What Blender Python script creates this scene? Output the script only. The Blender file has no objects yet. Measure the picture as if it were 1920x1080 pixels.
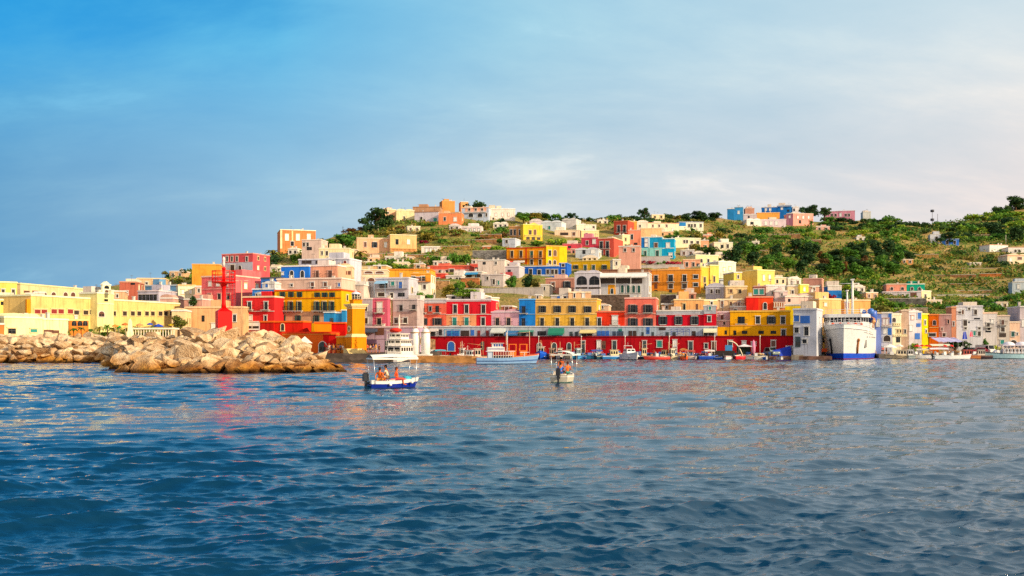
import bpy, bmesh, math, random
import numpy as np
from mathutils import Vector, Matrix
R = math.radians
random.seed(11)
rng = np.random.default_rng(7)
scene = bpy.context.scene
COL = scene.collection
F, HZ, CH = 1884.0, 648.0, 3.0          # focal length and horizon in photo pixels, eye height in metres

# ------------------------------------------------------------------ helpers
def lin(h):
    h = h.lstrip('#')
    o = []
    for i in (0, 2, 4):
        c = int(h[i:i+2], 16) / 255
        o.append(c / 12.92 if c <= .04045 else ((c + .055) / 1.055) ** 2.4)
    return o
def at(px, py, D):
    return Vector(((px - 960) / F * D, D, CH + (HZ - py) / F * D))
def zof(py, D):
    return CH + (HZ - py) / F * D

class MB:
    """collects faces with material slots and links them as one mesh object"""
    def __init__(s):
        s.v, s.f, s.m, s.sm = [], [], [], []
    def face(s, pts, m=0, smooth=False):
        b = len(s.v); s.v.extend([tuple(p) for p in pts]); s.f.append(tuple(range(b, b+len(pts)))); s.m.append(m); s.sm.append(smooth)
    def box(s, x0, x1, y0, y1, z0, z1, m=0):
        b = len(s.v)
        s.v += [(x0,y0,z0),(x1,y0,z0),(x1,y1,z0),(x0,y1,z0),(x0,y0,z1),(x1,y0,z1),(x1,y1,z1),(x0,y1,z1)]
        for q in ((3,2,1,0),(4,5,6,7),(0,1,5,4),(1,2,6,5),(2,3,7,6),(3,0,4,7)):
            s.f.append(tuple(b+i for i in q)); s.m.append(m); s.sm.append(False)
    def prism(s, poly, z0, z1, m=0):
        b = len(s.v); n = len(poly)
        s.v += [(p[0],p[1],z0) for p in poly] + [(p[0],p[1],z1) for p in poly]
        s.f.append(tuple(b+n+i for i in range(n))); s.f.append(tuple(b+n-1-i for i in range(n)))
        for i in range(n):
            j = (i+1) % n
            s.f.append((b+i,b+j,b+n+j,b+n+i))
        s.m += [m]*(n+2); s.sm += [False]*(n+2)
    def tube(s, pts, r, n=8, m=0, cap=True, smooth=True):
        pts = [Vector(p) for p in pts]
        rs = r if isinstance(r, (list, tuple)) else [r]*len(pts)
        rings = []
        for i, p in enumerate(pts):
            d = (pts[min(i+1, len(pts)-1)] - pts[max(i-1, 0)])
            d = d.normalized() if d.length > 1e-9 else Vector((0,0,1))
            a = Vector((1,0,0)) if abs(d.x) < .9 else Vector((0,1,0))
            u = d.cross(a).normalized(); w = d.cross(u)
            b = len(s.v)
            for k in range(n):
                t = 2*math.pi*k/n
                s.v.append(tuple(p + (u*math.cos(t) + w*math.sin(t))*rs[i]))
            rings.append(b)
        for i in range(len(rings)-1):
            for k in range(n):
                j = (k+1) % n
                s.f.append((rings[i]+k, rings[i]+j, rings[i+1]+j, rings[i+1]+k)); s.m.append(m); s.sm.append(smooth)
        if cap:
            s.f.append(tuple(rings[0]+n-1-k for k in range(n))); s.m.append(m); s.sm.append(False)
            s.f.append(tuple(rings[-1]+k for k in range(n))); s.m.append(m); s.sm.append(False)
    def lathe(s, prof, n=16, cx=0, cy=0, m=0, smooth=True):
        b = len(s.v)
        for (r, z) in prof:
            for k in range(n):
                t = 2*math.pi*k/n
                s.v.append((cx+r*math.cos(t), cy+r*math.sin(t), z))
        for i in range(len(prof)-1):
            for k in range(n):
                j = (k+1) % n
                s.f.append((b+i*n+k, b+i*n+j, b+(i+1)*n+j, b+(i+1)*n+k)); s.m.append(m); s.sm.append(smooth)
        s.f.append(tuple(b+n-1-k for k in range(n))); s.m.append(m); s.sm.append(False)
        q = b+(len(prof)-1)*n
        s.f.append(tuple(q+k for k in range(n))); s.m.append(m); s.sm.append(False)
    def ball(s, c, r, n=10, m=0):
        rx, ry, rz = (r, r, r) if not isinstance(r, (tuple, list)) else r
        b = len(s.v); h = n//2+1
        for i in range(h+1):
            ph = math.pi*i/h
            for k in range(n):
                t = 2*math.pi*k/n
                s.v.append((c[0]+rx*math.sin(ph)*math.cos(t), c[1]+ry*math.sin(ph)*math.sin(t), c[2]-rz*math.cos(ph)))
        for i in range(h):
            for k in range(n):
                j = (k+1) % n
                s.f.append((b+i*n+k, b+i*n+j, b+(i+1)*n+j, b+(i+1)*n+k)); s.m.append(m); s.sm.append(True)
    def mesh(s, name, mats):
        me = bpy.data.meshes.new(name)
        me.from_pydata(s.v, [], s.f)
        for mt in (mats if isinstance(mats, (list, tuple)) else [mats]):
            me.materials.append(mt)
        me.polygons.foreach_set('material_index', s.m)
        me.polygons.foreach_set('use_smooth', s.sm)
        me.update()
        return me
    def build(s, name, mats, parent=None, loc=None, rz=0):
        return link(name, s.mesh(name, mats), parent, loc, rz)

def link(name, me, parent=None, loc=None, rz=0):
    o = bpy.data.objects.new(name, me); COL.objects.link(o)
    if parent is not None: o.parent = parent
    if loc is not None: o.location = loc
    if rz: o.rotation_euler.z = rz
    return o
USED = {}
def tag(o, label, cat, group=None, kind=None):
    if label: o['label'] = label
    if cat: o['category'] = cat
    if group: o['group'] = group
    if kind: o['kind'] = kind
    return o
def thing(name, label, cat, loc=(0,0,0), rz=0, group=None):
    o = bpy.data.objects.new(name, None); COL.objects.link(o)
    o.location = loc; o.rotation_euler.z = rz; o.empty_display_size = .3
    return tag(o, label, cat, group)
def struct(o):
    o['kind'] = 'structure'; return o
def dup(root, loc, rz=None, label=None, group=None, scale=None):
    r = root.copy(); COL.objects.link(r); r.location = loc
    if rz is not None: r.rotation_euler.z = rz
    if scale is not None: r.scale = scale if hasattr(scale, '__len__') else (scale,)*3
    if label: r['label'] = label
    if group: r['group'] = group
    for ch in root.children:
        c = ch.copy(); COL.objects.link(c); c.parent = r
        for g in ch.children:
            d = g.copy(); COL.objects.link(d); d.parent = c
    return r

# ------------------------------------------------------------------ materials
MATS = {}
def newmat(name):
    m = bpy.data.materials.new(name); m.use_nodes = True
    nt = m.node_tree
    return m, nt, nt.nodes, nt.links, nt.nodes['Principled BSDF']
def mixcol(nt, blend='MIX'):
    n = nt.nodes.new('ShaderNodeMix'); n.data_type = 'RGBA'; n.blend_type = blend
    return n
def noise(nt, scale, detail=4, vec=None, rough=.55):
    n = nt.nodes.new('ShaderNodeTexNoise'); n.inputs['Scale'].default_value = scale
    n.inputs['Detail'].default_value = detail; n.inputs['Roughness'].default_value = rough
    if vec is not None: nt.links.new(vec, n.inputs['Vector'])
    return n
def ramp(nt, stops, src=None):
    n = nt.nodes.new('ShaderNodeValToRGB')
    cr = n.color_ramp
    while len(cr.elements) < len(stops): cr.elements.new(.5)
    for e, (p, c) in zip(cr.elements, stops):
        e.position = p; e.color = tuple(c) + (1,) if len(c) == 3 else c
    if src is not None: nt.links.new(src, n.inputs['Fac'])
    return n
def wpos(nt, scale=(1,1,1)):
    g = nt.nodes.new('ShaderNodeNewGeometry')
    mp = nt.nodes.new('ShaderNodeMapping'); mp.inputs['Scale'].default_value = scale
    nt.links.new(g.outputs['Position'], mp.inputs['Vector'])
    return mp.outputs['Vector']
def sat(c, k):
    g = .3*c[0] + .55*c[1] + .15*c[2]
    return [min(max(g + (x-g)*k, .004), .86) for x in c]
def plaster(hexc, wear=1.0):
    """painted lime render: broad fading, rain streaks below ledges, fine grain"""
    key = ('plaster', hexc, wear)
    if key in MATS: return MATS[key]
    m, nt, N, L, b = newmat('painted_render')
    c = [min(x, .82) for x in lin(hexc)]
    v = wpos(nt)
    n1 = noise(nt, .33, 5, v)
    n2 = noise(nt, 1.0, 6, wpos(nt, (2.4, 2.4, .22)))
    n3 = noise(nt, 3.0, 3, v)
    r1 = ramp(nt, [(.3, (.66,.66,.66)), (.46, (.94,.93,.92)), (.6, (1,1,1)), (.75, (1.06,1.05,1.04))], n1.outputs['Fac'])
    r2 = ramp(nt, [(.30, (.44,.42,.40)), (.45, (.90,.89,.87)), (.6, (1,1,1))], n2.outputs['Fac'])
    r3 = ramp(nt, [(.3, (.90,.90,.90)), (.7, (1,1,1))], n3.outputs['Fac'])
    base = N.new('ShaderNodeRGB'); base.outputs[0].default_value = (*c, 1)
    last = base.outputs[0]
    for r, f in ((r1, .75*wear), (r2, .6*wear), (r3, .8*wear)):
        mx = mixcol(nt, 'MULTIPLY'); mx.inputs[0].default_value = min(f, 1)
        L.new(last, mx.inputs[6]); L.new(r.outputs[0], mx.inputs[7]); last = mx.outputs[2]
    L.new(last, b.inputs['Base Color'])
    b.inputs['Roughness'].default_value = .9
    b.inputs['Specular IOR Level'].default_value = .15
    MATS[key] = m
    return m
def paint(hexc, rough=.45, spec=.4, metal=0):
    key = ('paint', hexc, rough, metal)
    if key in MATS: return MATS[key]
    m, nt, N, L, b = newmat('painted_surface')
    c = [min(x, .84) for x in lin(hexc)]
    n = noise(nt, 2.2, 5, wpos(nt))
    r = ramp(nt, [(.3, [x*.82 for x in c]), (.6, c)], n.outputs['Fac'])
    L.new(r.outputs[0], b.inputs['Base Color'])
    b.inputs['Roughness'].default_value = rough; b.inputs['Specular IOR Level'].default_value = spec
    b.inputs['Metallic'].default_value = metal
    MATS[key] = m
    return m
def stone(hexc, scale=1.0, seed=0):
    key = ('stone', hexc, scale)
    if key in MATS: return MATS[key]
    m, nt, N, L, b = newmat('masonry')
    c = lin(hexc)
    v = wpos(nt, (1, 1, 1.6))
    vo = N.new('ShaderNodeTexVoronoi'); vo.inputs['Scale'].default_value = 1.6*scale
    L.new(v, vo.inputs['Vector'])
    n = noise(nt, .5, 6, wpos(nt))
    r = ramp(nt, [(.0, [x*.42 for x in c]), (.5, c), (1, [min(x*1.25, .8) for x in c])], vo.outputs['Color'])
    r2 = ramp(nt, [(.3, (.55,.55,.52)), (.62, (1,1,1))], n.outputs['Fac'])
    mx = mixcol(nt, 'MULTIPLY'); mx.inputs[0].default_value = .9
    L.new(r.outputs[0], mx.inputs[6]); L.new(r2.outputs[0], mx.inputs[7])
    L.new(mx.outputs[2], b.inputs['Base Color'])
    b.inputs['Roughness'].default_value = .95; b.inputs['Specular IOR Level'].default_value = .1
    bp = N.new('ShaderNodeBump'); bp.inputs['Strength'].default_value = .6; bp.inputs['Distance'].default_value = .1
    L.new(vo.outputs['Distance'], bp.inputs['Height']); L.new(bp.outputs[0], b.inputs['Normal'])
    MATS[key] = m
    return m
def glass():
    if 'glass' in MATS: return MATS['glass']
    m, nt, N, L, b = newmat('dark_window_glass')
    n = noise(nt, .9, 2, wpos(nt))
    r = ramp(nt, [(.35, (.004,.005,.008)), (.65, (.016,.02,.026))], n.outputs['Fac'])
    L.new(r.outputs[0], b.inputs['Base Color'])
    b.inputs['Roughness'].default_value = .25; b.inputs['Specular IOR Level'].default_value = .16
    MATS['glass'] = m
    return m
def canvas(hexc):
    key = ('canvas', hexc)
    if key in MATS: return MATS[key]
    m, nt, N, L, b = newmat('canvas_cloth')
    c = [min(x, .82) for x in lin(hexc)]
    n = noise(nt, 1.3, 4, wpos(nt))
    r = ramp(nt, [(.3, [x*.85 for x in c]), (.6, c)], n.outputs['Fac'])
    L.new(r.outputs[0], b.inputs['Base Color']); b.inputs['Roughness'].default_value = .9
    MATS[key] = m
    return m
def foliage(name, c1, c2, c3):
    key = ('fol', name)
    if key in MATS: return MATS[key]
    m, nt, N, L, b = newmat('leaves_' + name)
    oi = N.new('ShaderNodeObjectInfo')
    n = noise(nt, .45, 4, wpos(nt))
    n2 = noise(nt, 2.6, 2, wpos(nt))
    r = ramp(nt, [(.3, c1), (.5, c2), (.72, c3)], n.outputs['Fac'])
    r2 = ramp(nt, [(.3, (.55,.6,.5)), (.7, (1.25,1.2,1.05))], n2.outputs['Fac'])
    mx = mixcol(nt, 'MULTIPLY'); mx.inputs[0].default_value = 1
    L.new(r.outputs[0], mx.inputs[6]); L.new(r2.outputs[0], mx.inputs[7])
    r3 = ramp(nt, [(0, (.72,.85,.8)), (.5, (1,1,1)), (1, (1.35,1.15,.8))], oi.outputs['Random'])
    mx2 = mixcol(nt, 'MULTIPLY'); mx2.inputs[0].default_value = 1
    L.new(mx.outputs[2], mx2.inputs[6]); L.new(r3.outputs[0], mx2.inputs[7])
    L.new(mx2.outputs[2], b.inputs['Base Color'])
    b.inputs['Roughness'].default_value = .75; b.inputs['Specular IOR Level'].default_value = .2
    tr = N.new('ShaderNodeBsdfTranslucent'); L.new(mx2.outputs[2], tr.inputs['Color'])
    ms = N.new('ShaderNodeMixShader'); ms.inputs[0].default_value = .25
    L.new(b.outputs[0], ms.inputs[1]); L.new(tr.outputs[0], ms.inputs[2])
    L.new(ms.outputs[0], N['Material Output'].inputs['Surface'])
    MATS[key] = m
    return m

# ------------------------------------------------------------------ camera
cam = bpy.data.cameras.new('camera'); cam_o = bpy.data.objects.new('camera', cam); COL.objects.link(cam_o)
cam_o.location = (0, 0, CH); cam_o.rotation_euler = (R(90), 0, 0)
cam.sensor_width = 36; cam.lens = 36*F/1920; cam.shift_y = (HZ-540)/1920
cam.clip_start = .5; cam.clip_end = 9000
scene.camera = cam_o

# ------------------------------------------------------------------ light: low warm sun from the right, thin veil of cloud
SUN_AZ, SUN_EL = -30.0, 22.0     # degrees from +X towards +Y, and above the horizon
sv = Vector((math.cos(R(SUN_AZ))*math.cos(R(SUN_EL)), math.sin(R(SUN_AZ))*math.cos(R(SUN_EL)), math.sin(R(SUN_EL))))
sl = bpy.data.lights.new('sun', 'SUN'); sl.energy = 4.4; sl.angle = R(.6); sl.color = (1.0, .80, .54)
so = bpy.data.objects.new('sun', sl); COL.objects.link(so)
so.rotation_euler = sv.to_track_quat('Z', 'Y').to_euler(); so.location = (150, 60, 200)

w = bpy.data.worlds.new('World'); scene.world = w; w.use_nodes = True
nt = w.node_tree; N = nt.nodes; L = nt.links
bg = N['Background']
sky = N.new('ShaderNodeTexSky'); sky.sky_type = 'NISHITA'; sky.sun_disc = False
sky.sun_elevation = R(SUN_EL); sky.sun_rotation = R(90 - SUN_AZ)
sky.air_density = 1.0; sky.dust_density = .4; sky.ozone_density = 3.0
tc = N.new('ShaderNodeTexCoord')
sep = N.new('ShaderNodeSeparateXYZ'); L.new(tc.outputs['Generated'], sep.inputs[0])
def math_n(op, a, b=None, clamp=False):
    n = N.new('ShaderNodeMath'); n.operation = op; n.use_clamp = clamp
    for i, x in enumerate((a, b)):
        if x is None: continue
        if isinstance(x, (int, float)): n.inputs[i].default_value = x
        else: L.new(x, n.inputs[i])
    return n.outputs[0]
# the clear part of the sky: tinted towards the deep cyan blue of the evening
tint = mixcol(nt, 'MULTIPLY'); tint.inputs[0].default_value = 1; tint.inputs[7].default_value = (.02, .64, .98, 1)
L.new(sky.outputs[0], tint.inputs[6])
def sstep(src, lo, hi, o0=0.0, o1=1.0):
    n = N.new('ShaderNodeMapRange'); n.interpolation_type = 'SMOOTHSTEP'
    n.inputs[1].default_value = lo; n.inputs[2].default_value = hi; n.inputs[3].default_value = o0; n.inputs[4].default_value = o1
    L.new(src, n.inputs[0]); return n.outputs[0]
X_, Y_, Z_ = sep.outputs['X'], sep.outputs['Y'], sep.outputs['Z']
# thin veil: direction projected on a high flat layer so its streaks flatten towards the horizon
zz = math_n('ADD', math_n('ABSOLUTE', Z_), .30)
cmb = N.new('ShaderNodeCombineXYZ'); L.new(math_n('DIVIDE', X_, zz), cmb.inputs[0]); L.new(math_n('DIVIDE', Y_, zz), cmb.inputs[1])
mp = N.new('ShaderNodeMapping'); mp.inputs['Rotation'].default_value = (0, 0, R(-22)); mp.inputs['Scale'].default_value = (1.0, 1.9, 1)
L.new(cmb.outputs[0], mp.inputs['Vector'])
cn = noise(nt, 1.7, 11, mp.outputs[0], .62); cn.inputs['Distortion'].default_value = .25
cn2 = noise(nt, .55, 4, mp.outputs[0], .5)
cl = math_n('SUBTRACT', math_n('ADD', math_n('MULTIPLY', cn.outputs['Fac'], .55), math_n('MULTIPLY', cn2.outputs['Fac'], .45)), .5)
# clear patch high on the left, veiled low down, to the right and behind
v = math_n('SUBTRACT', math_n('SUBTRACT', Z_, .235), math_n('MULTIPLY', math_n('ADD', X_, .45), .36))
v = math_n('SUBTRACT', v, math_n('MULTIPLY', math_n('MAXIMUM', math_n('ADD', X_, .22), 0.0), .75))
v = math_n('ADD', v, math_n('MULTIPLY', math_n('MINIMUM', Y_, 0.0), .9))
v = math_n('SUBTRACT', v, math_n('MULTIPLY', cl, .42))
mask = sstep(v, -.06, .13, 1.0, .12)
K = .725                       # veil radiance for a unit of picture brightness
def vr(*st): return ramp(nt, [(p, [c/.11/1.366*1.0 for c in lin(h)]) for p, h in st], math_n('ADD', math_n('MULTIPLY', X_, .9), .5))
lo = vr((.08,'#6ba3cb'), (.30,'#a2c5db'), (.5,'#c6d3dc'), (.72,'#dadce0'), (.92,'#ece1de'))
hi = vr((.08,'#3aa6e0'), (.30,'#5cb8e6'), (.5,'#98cbe4'), (.72,'#bcd8e6'), (.92,'#dbe6ea'))
ccol = mixcol(nt); L.new(sstep(Z_, .10, .32), ccol.inputs[0]); L.new(lo.outputs[0], ccol.inputs[6]); L.new(hi.outputs[0], ccol.inputs[7])
ctex = ramp(nt, [(.34, (.84,.92,.97)), (.46, (.98,1,1.01)), (.53, (1.12,1.08,1.04)), (.62, (1.55,1.34,1.18))], math_n('ADD', cl, .5))
cc = mixcol(nt, 'MULTIPLY'); cc.inputs[0].default_value = 1; L.new(ccol.outputs[2], cc.inputs[6]); L.new(ctex.outputs[0], cc.inputs[7])
# sky brightened behind the viewer, added as fill light for the shaded facades
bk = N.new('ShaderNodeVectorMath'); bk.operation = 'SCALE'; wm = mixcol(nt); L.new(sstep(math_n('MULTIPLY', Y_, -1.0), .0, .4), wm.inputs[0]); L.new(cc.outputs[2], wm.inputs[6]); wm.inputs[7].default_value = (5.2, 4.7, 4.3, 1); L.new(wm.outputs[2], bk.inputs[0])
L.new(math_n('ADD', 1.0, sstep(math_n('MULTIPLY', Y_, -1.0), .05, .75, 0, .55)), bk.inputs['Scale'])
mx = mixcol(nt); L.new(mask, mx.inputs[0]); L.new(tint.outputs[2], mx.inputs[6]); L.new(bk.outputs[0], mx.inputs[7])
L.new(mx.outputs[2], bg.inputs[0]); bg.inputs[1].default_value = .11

scene.view_settings.view_transform = 'Standard'; scene.view_settings.look = 'None'
scene.view_settings.exposure = 0.45; scene.view_settings.gamma = 1.0
scene.cycles.use_denoising = False
scene.cycles.max_bounces = 6; scene.cycles.diffuse_bounces = 3; scene.cycles.glossy_bounces = 3
scene.cycles.caustics_reflective = False; scene.cycles.caustics_refractive = False

# ------------------------------------------------------------------ terrain
PROF = np.array([
 (-700,631,205,575,330),(0,631,205,552,335),(200,631,215,542,335),(300,631,228,520,360),(350,632,236,507,380),(420,632,240,496,400),
 (500,638,232,482,410),(520,644,226,470,420),(600,654,226,453,440),(650,656,226,436,455),(700,656,230,423,470),
 (760,652,234,408,480),(800,640,238,402,485),(818,633,238,398,488),(850,633,237.5,396,490),(960,633,236,405,490),(1050,633,233.5,415,500),
 (1150,633,231,415,520),(1210,633,230,408,540),(1300,633,228,408,560),(1400,633,226,413,580),(1470,633,226,413,590),
 (1500,645,232,414,592),(1550,658,244,417,600),(1640,659,247,412,620),(1700,659,249,418,640),(1740,659,250,423,650),
 (1800,659,251,417,680),(1860,659,252,403,710),(1920,659,253,388,740),(2600,660,264,345,800)], float)
_gx = np.arange(-700, 2601, 10.0)
_gp = [np.convolve(np.pad(np.interp(_gx, PROF[:,0], PROF[:,i]), 3, mode="edge"), np.ones(7)/7, "valid") for i in (1,2,3,4)]
def prof(px):
    return [np.interp(px, _gx, g) for g in _gp]
PW = 1.4
def Dof(px, py):
    """depth of the hillside seen at a photo pixel"""
    py0, d0, ys, D1 = prof(px)
    t = min(max((py0-py)/(py0-ys), 0), 1.0)
    return float(d0 + (D1-d0)*t**PW)
def build_terrain():
    us = np.linspace(-.88, .86, 620); NT = 150
    ts = np.linspace(0, 1, NT)
    V = []
    px = us*F + 960
    py0, d0, ys, D1 = prof(px)
    ph = np.sin(px*.013)*.9 + np.sin(px*.037+1)*.5
    def nz(x, y):
        return (np.sin(x*.11+y*.07)+np.sin(x*.05-y*.13+1.7)+np.sin(x*.23+.4)*.5+np.sin(y*.31+x*.17)*.5)*.28
    V.append(np.stack([us*d0, d0, np.full_like(us, -2.5)], 1))
    for t in ts:
        e = (HZ - (py0 + (ys-py0)*t))/F
        # terraced fields: depth advances in treads, height in risers
        q = t*26 + ph*.6
        s = (np.floor(q) + np.clip((q-np.floor(q))*1.0, 0, 1)**2.2 - ph*.6)/26
        k = np.clip((t-.12)/.1, 0, 1)*np.clip((1-t)/.05, 0, 1)*.9
        tt = np.clip(t + (s-t)*k, 0, 1)
        d = d0 + (D1-d0)*tt**PW
        x = us*d; z = CH + e*d
        z = z + nz(x, d)*min(1, t*6)
        V.append(np.stack([x, d, z], 1))
    last = V[-1]
    for dd, dz in ((12, -.4), (40, -4), (110, -18), (240, -50), (420, -95)):
        d = last[:,1] + dd
        V.append(np.stack([us*d, d, np.maximum(last[:,2] + dz, -3)], 1))
    nr, nc = len(V), len(us)
    V = np.concatenate(V)
    i = np.arange(nr-1)[:,None]*nc + np.arange(nc-1)[None,:]
    Fc = np.stack([i, i+1, i+nc+1, i+nc], -1).reshape(-1, 4)
    me = bpy.data.meshes.new('hillside')
    me.from_pydata(V.tolist(), [], Fc.tolist())
    me.polygons.foreach_set('use_smooth', [True]*len(me.polygons))
    m, nt, N, L, b = newmat('dry_terraced_hillside')
    n1 = noise(nt, .045, 6, wpos(nt)); n2 = noise(nt, .5, 6, wpos(nt, (.35,.35,1.6)), .65); n3 = noise(nt, 1.6, 4, wpos(nt))
    r1 = ramp(nt, [(.32, (.06,.12,.025)), (.42, (.17,.22,.04)), (.5, (.34,.24,.07)), (.58, (.40,.25,.10)), (.66, (.17,.25,.045)), (.76, (.07,.14,.03))], n2.outputs['Fac'])
    r2 = ramp(nt, [(.36, (.09,.19,.03)), (.5, (.30,.23,.06)), (.62, (.42,.25,.12))], n1.outputs['Fac'])
    mx0 = mixcol(nt); mx0.inputs[0].default_value = .45; L.new(r1.outputs[0], mx0.inputs[6]); L.new(r2.outputs[0], mx0.inputs[7])
    gN = N.new('ShaderNodeNewGeometry'); sN = N.new('ShaderNodeSeparateXYZ'); L.new(gN.outputs['Normal'], sN.inputs[0])
    rN = ramp(nt, [(.62, (1,1,1)), (.86, (0,0,0))], sN.outputs['Z'])
    mx = mixcol(nt); L.new(rN.outputs[0], mx.inputs[0]); L.new(mx0.outputs[2], mx.inputs[6]); mx.inputs[7].default_value = (.34,.20,.10,1)
    r3 = ramp(nt, [(.3, (.45,.45,.45)), (.65, (1.25,1.25,1.25))], n3.outputs['Fac'])
    mm = mixcol(nt, 'MULTIPLY'); mm.inputs[0].default_value = 1; L.new(mx.outputs[2], mm.inputs[6]); L.new(r3.outputs[0], mm.inputs[7])
    L.new(mm.outputs[2], b.inputs['Base Color']); b.inputs['Roughness'].default_value = .95; b.inputs['Specular IOR Level'].default_value = .1
    bp = N.new('ShaderNodeBump'); bp.inputs['Strength'].default_value = .8; bp.inputs['Distance'].default_value = .6
    L.new(n3.outputs['Fac'], bp.inputs['Height']); L.new(bp.outputs[0], b.inputs['Normal'])
    me.materials.append(m)
    return tag(link('hillside', me), 'terraced green and brown hillside rising behind the harbour town', 'hill', kind='structure')
build_terrain()

# ------------------------------------------------------------------ water
def build_water():
    rows = []; d = 6.0
    while d < 262:
        rows.append(d); d += min(max(d*d/5650*1.0, .03), .42)
    rows = np.array(rows + [300, 400, 600, 1000, 2000, 5000])
    us = np.concatenate([np.linspace(-1.5, -.64, 30, endpoint=False), np.linspace(-.64, .64, 820), np.linspace(.64, 1.5, 31)[1:]])
    dd = np.gradient(rows)
    X = rows[:,None]*us[None,:]; Y = np.repeat(rows[:,None], len(us), 1)
    Z = np.zeros_like(X); DX = np.zeros_like(X); DY = np.zeros_like(X)
    r = np.random.default_rng(3)
    fade = np.clip((262-rows)/20, 0, 1)
    # gusts: slow patches of rougher and calmer water
    G = 1 + .35*np.sin(X*.09+Y*.05+.6)*np.sin(Y*.11-X*.03) + .25*np.sin(X*.21-Y*.17+2)
    for i in range(110):
        lam = .15*(5.0/.15)**(r.random())
        k = 2*math.pi/lam
        th = R(-80) + r.normal(0, R(21))
        amp = .0047*lam**.73*(.55+.9*r.random())*(.8 if lam > 4 else 1)
        att = np.clip((lam/(2.2*dd) - .5), 0, 1)*fade
        ph = k*(math.cos(th)*X + math.sin(th)*Y) + r.random()*6.283
        a = amp*att[:,None]*np.clip(G, .35, 1.6)
        Z += a*np.sin(ph)
        DX -= a*1.0*math.cos(th)*np.cos(ph)*-1
        DY -= a*1.0*math.sin(th)*np.cos(ph)*-1
    # wake of the motor boat that has just passed
    bx, by = -8.6, 70.5
    for sgn in (-1, 1):
        ang = R(186 + 17*sgn); ca, sa = math.cos(ang), math.sin(ang)
        s = (X-bx)*ca + (Y-by)*sa; n = -(X-bx)*sa + (Y-by)*ca
        Z += np.where(s > 0, .22*np.exp(-(n/(.7+.03*np.abs(s)))**2)*np.exp(-np.abs(s)/22)*np.cos(n*2.2), 0)
    V = np.stack([X+DX, Y+DY, Z], -1).reshape(-1, 3).astype(np.float32)
    nr, nc = X.shape
    i = (np.arange(nr-1)[:,None]*nc + np.arange(nc-1)[None,:])
    Fc = np.stack([i, i+1, i+nc+1, i+nc], -1).reshape(-1, 4)
    me = bpy.data.meshes.new('sea_water')
    me.vertices.add(len(V)); me.vertices.foreach_set('co', V.ravel())
    me.loops.add(Fc.size); me.loops.foreach_set('vertex_index', Fc.ravel().astype(np.int32))
    me.polygons.add(len(Fc)); me.polygons.foreach_set('loop_start', (np.arange(len(Fc))*4).astype(np.int32))
    me.polygons.foreach_set('loop_total', np.full(len(Fc), 4, np.int32))
    me.polygons.foreach_set('use_smooth', np.ones(len(Fc), bool))
    me.update(calc_edges=True); me.validate()
    m, nt, N, L, b = newmat('sea_water')
    b.inputs['Base Color'].default_value = (.003, .034, .078, 1)
    b.inputs['Roughness'].default_value = .02; b.inputs["IOR"].default_value = 1.56
    b.inputs['Specular IOR Level'].default_value = .5
    n1 = noise(nt, 3.4, 5, wpos(nt, (.5, 1.7, 1)), .62); n1.inputs['Distortion'].default_value = .4
    bp = N.new('ShaderNodeBump'); bp.inputs['Strength'].default_value = .45; bp.inputs['Distance'].default_value = .05
    L.new(n1.outputs['Fac'], bp.inputs['Height']); L.new(bp.outputs[0], b.inputs['Normal'])
    me.materials.append(m)
    o = link('sea_water', me); return tag(o, 'choppy dark blue harbour water with light ripples', 'water', kind='structure')
build_water()
# ------------------------------------------------------------------ windows, doors, balconies (shared meshes)
WHITE = '#e4e0d8'
FRAMECOL = {'w':'#dcdad4','y':'#e6d2a0','p':'#d8b0a0','g':'#a8a6a8','k':'#8c7a68','b':'#3a6aa8'}
SHUT = {'g':'#1c4a40','t':'#1c8078','k':'#6a4030','d':'#26323c','u':'#2a62b4','w':'#dcdcd8','r':'#8a2a24'}
_wc = {}
def arc_pts(w, h, arch, n=7):
    """outline of an opening centred on x=0, sill at z=0 (round head when arch)"""
    if not arch: return [(-w/2,0),(w/2,0),(w/2,h),(-w/2,h)]
    r = w/2; pts = [(-r,0),(r,0)]
    k = min(r, h*.5)
    for i in range(n+1):
        t = math.pi*i/n
        pts.append((r*math.cos(t), h-k + k*math.sin(t)))
    return pts
def extrude_outline(mb, pts, y0, y1, m=0):
    n = len(pts)
    b = len(mb.v)
    mb.v += [(x, y0, z) for x, z in pts] + [(x, y1, z) for x, z in pts]
    mb.f.append(tuple(b+i for i in range(n))); mb.m.append(m); mb.sm.append(False)
    for i in range(n):
        j = (i+1) % n
        mb.f.append((b+i, b+n+i, b+n+j, b+j)); mb.m.append(m); mb.sm.append(False)
def ring_outline(mb, a, c, y0, y1, m=0):
    """frame between outline a (outer) and c (inner), same count"""
    n = len(a); b = len(mb.v)
    mb.v += [(x,y0,z) for x,z in a] + [(x,y0,z) for x,z in c] + [(x,y1,z) for x,z in a] + [(x,y1,z) for x,z in c]
    for i in range(n):
        j = (i+1) % n
        for q in ((b+i,b+j,b+n+j,b+n+i), (b+i,b+2*n+i,b+2*n+j,b+j), (b+n+i,b+n+j,b+3*n+j,b+3*n+i)):
            mb.f.append(q); mb.m.append(m); mb.sm.append(False)
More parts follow.
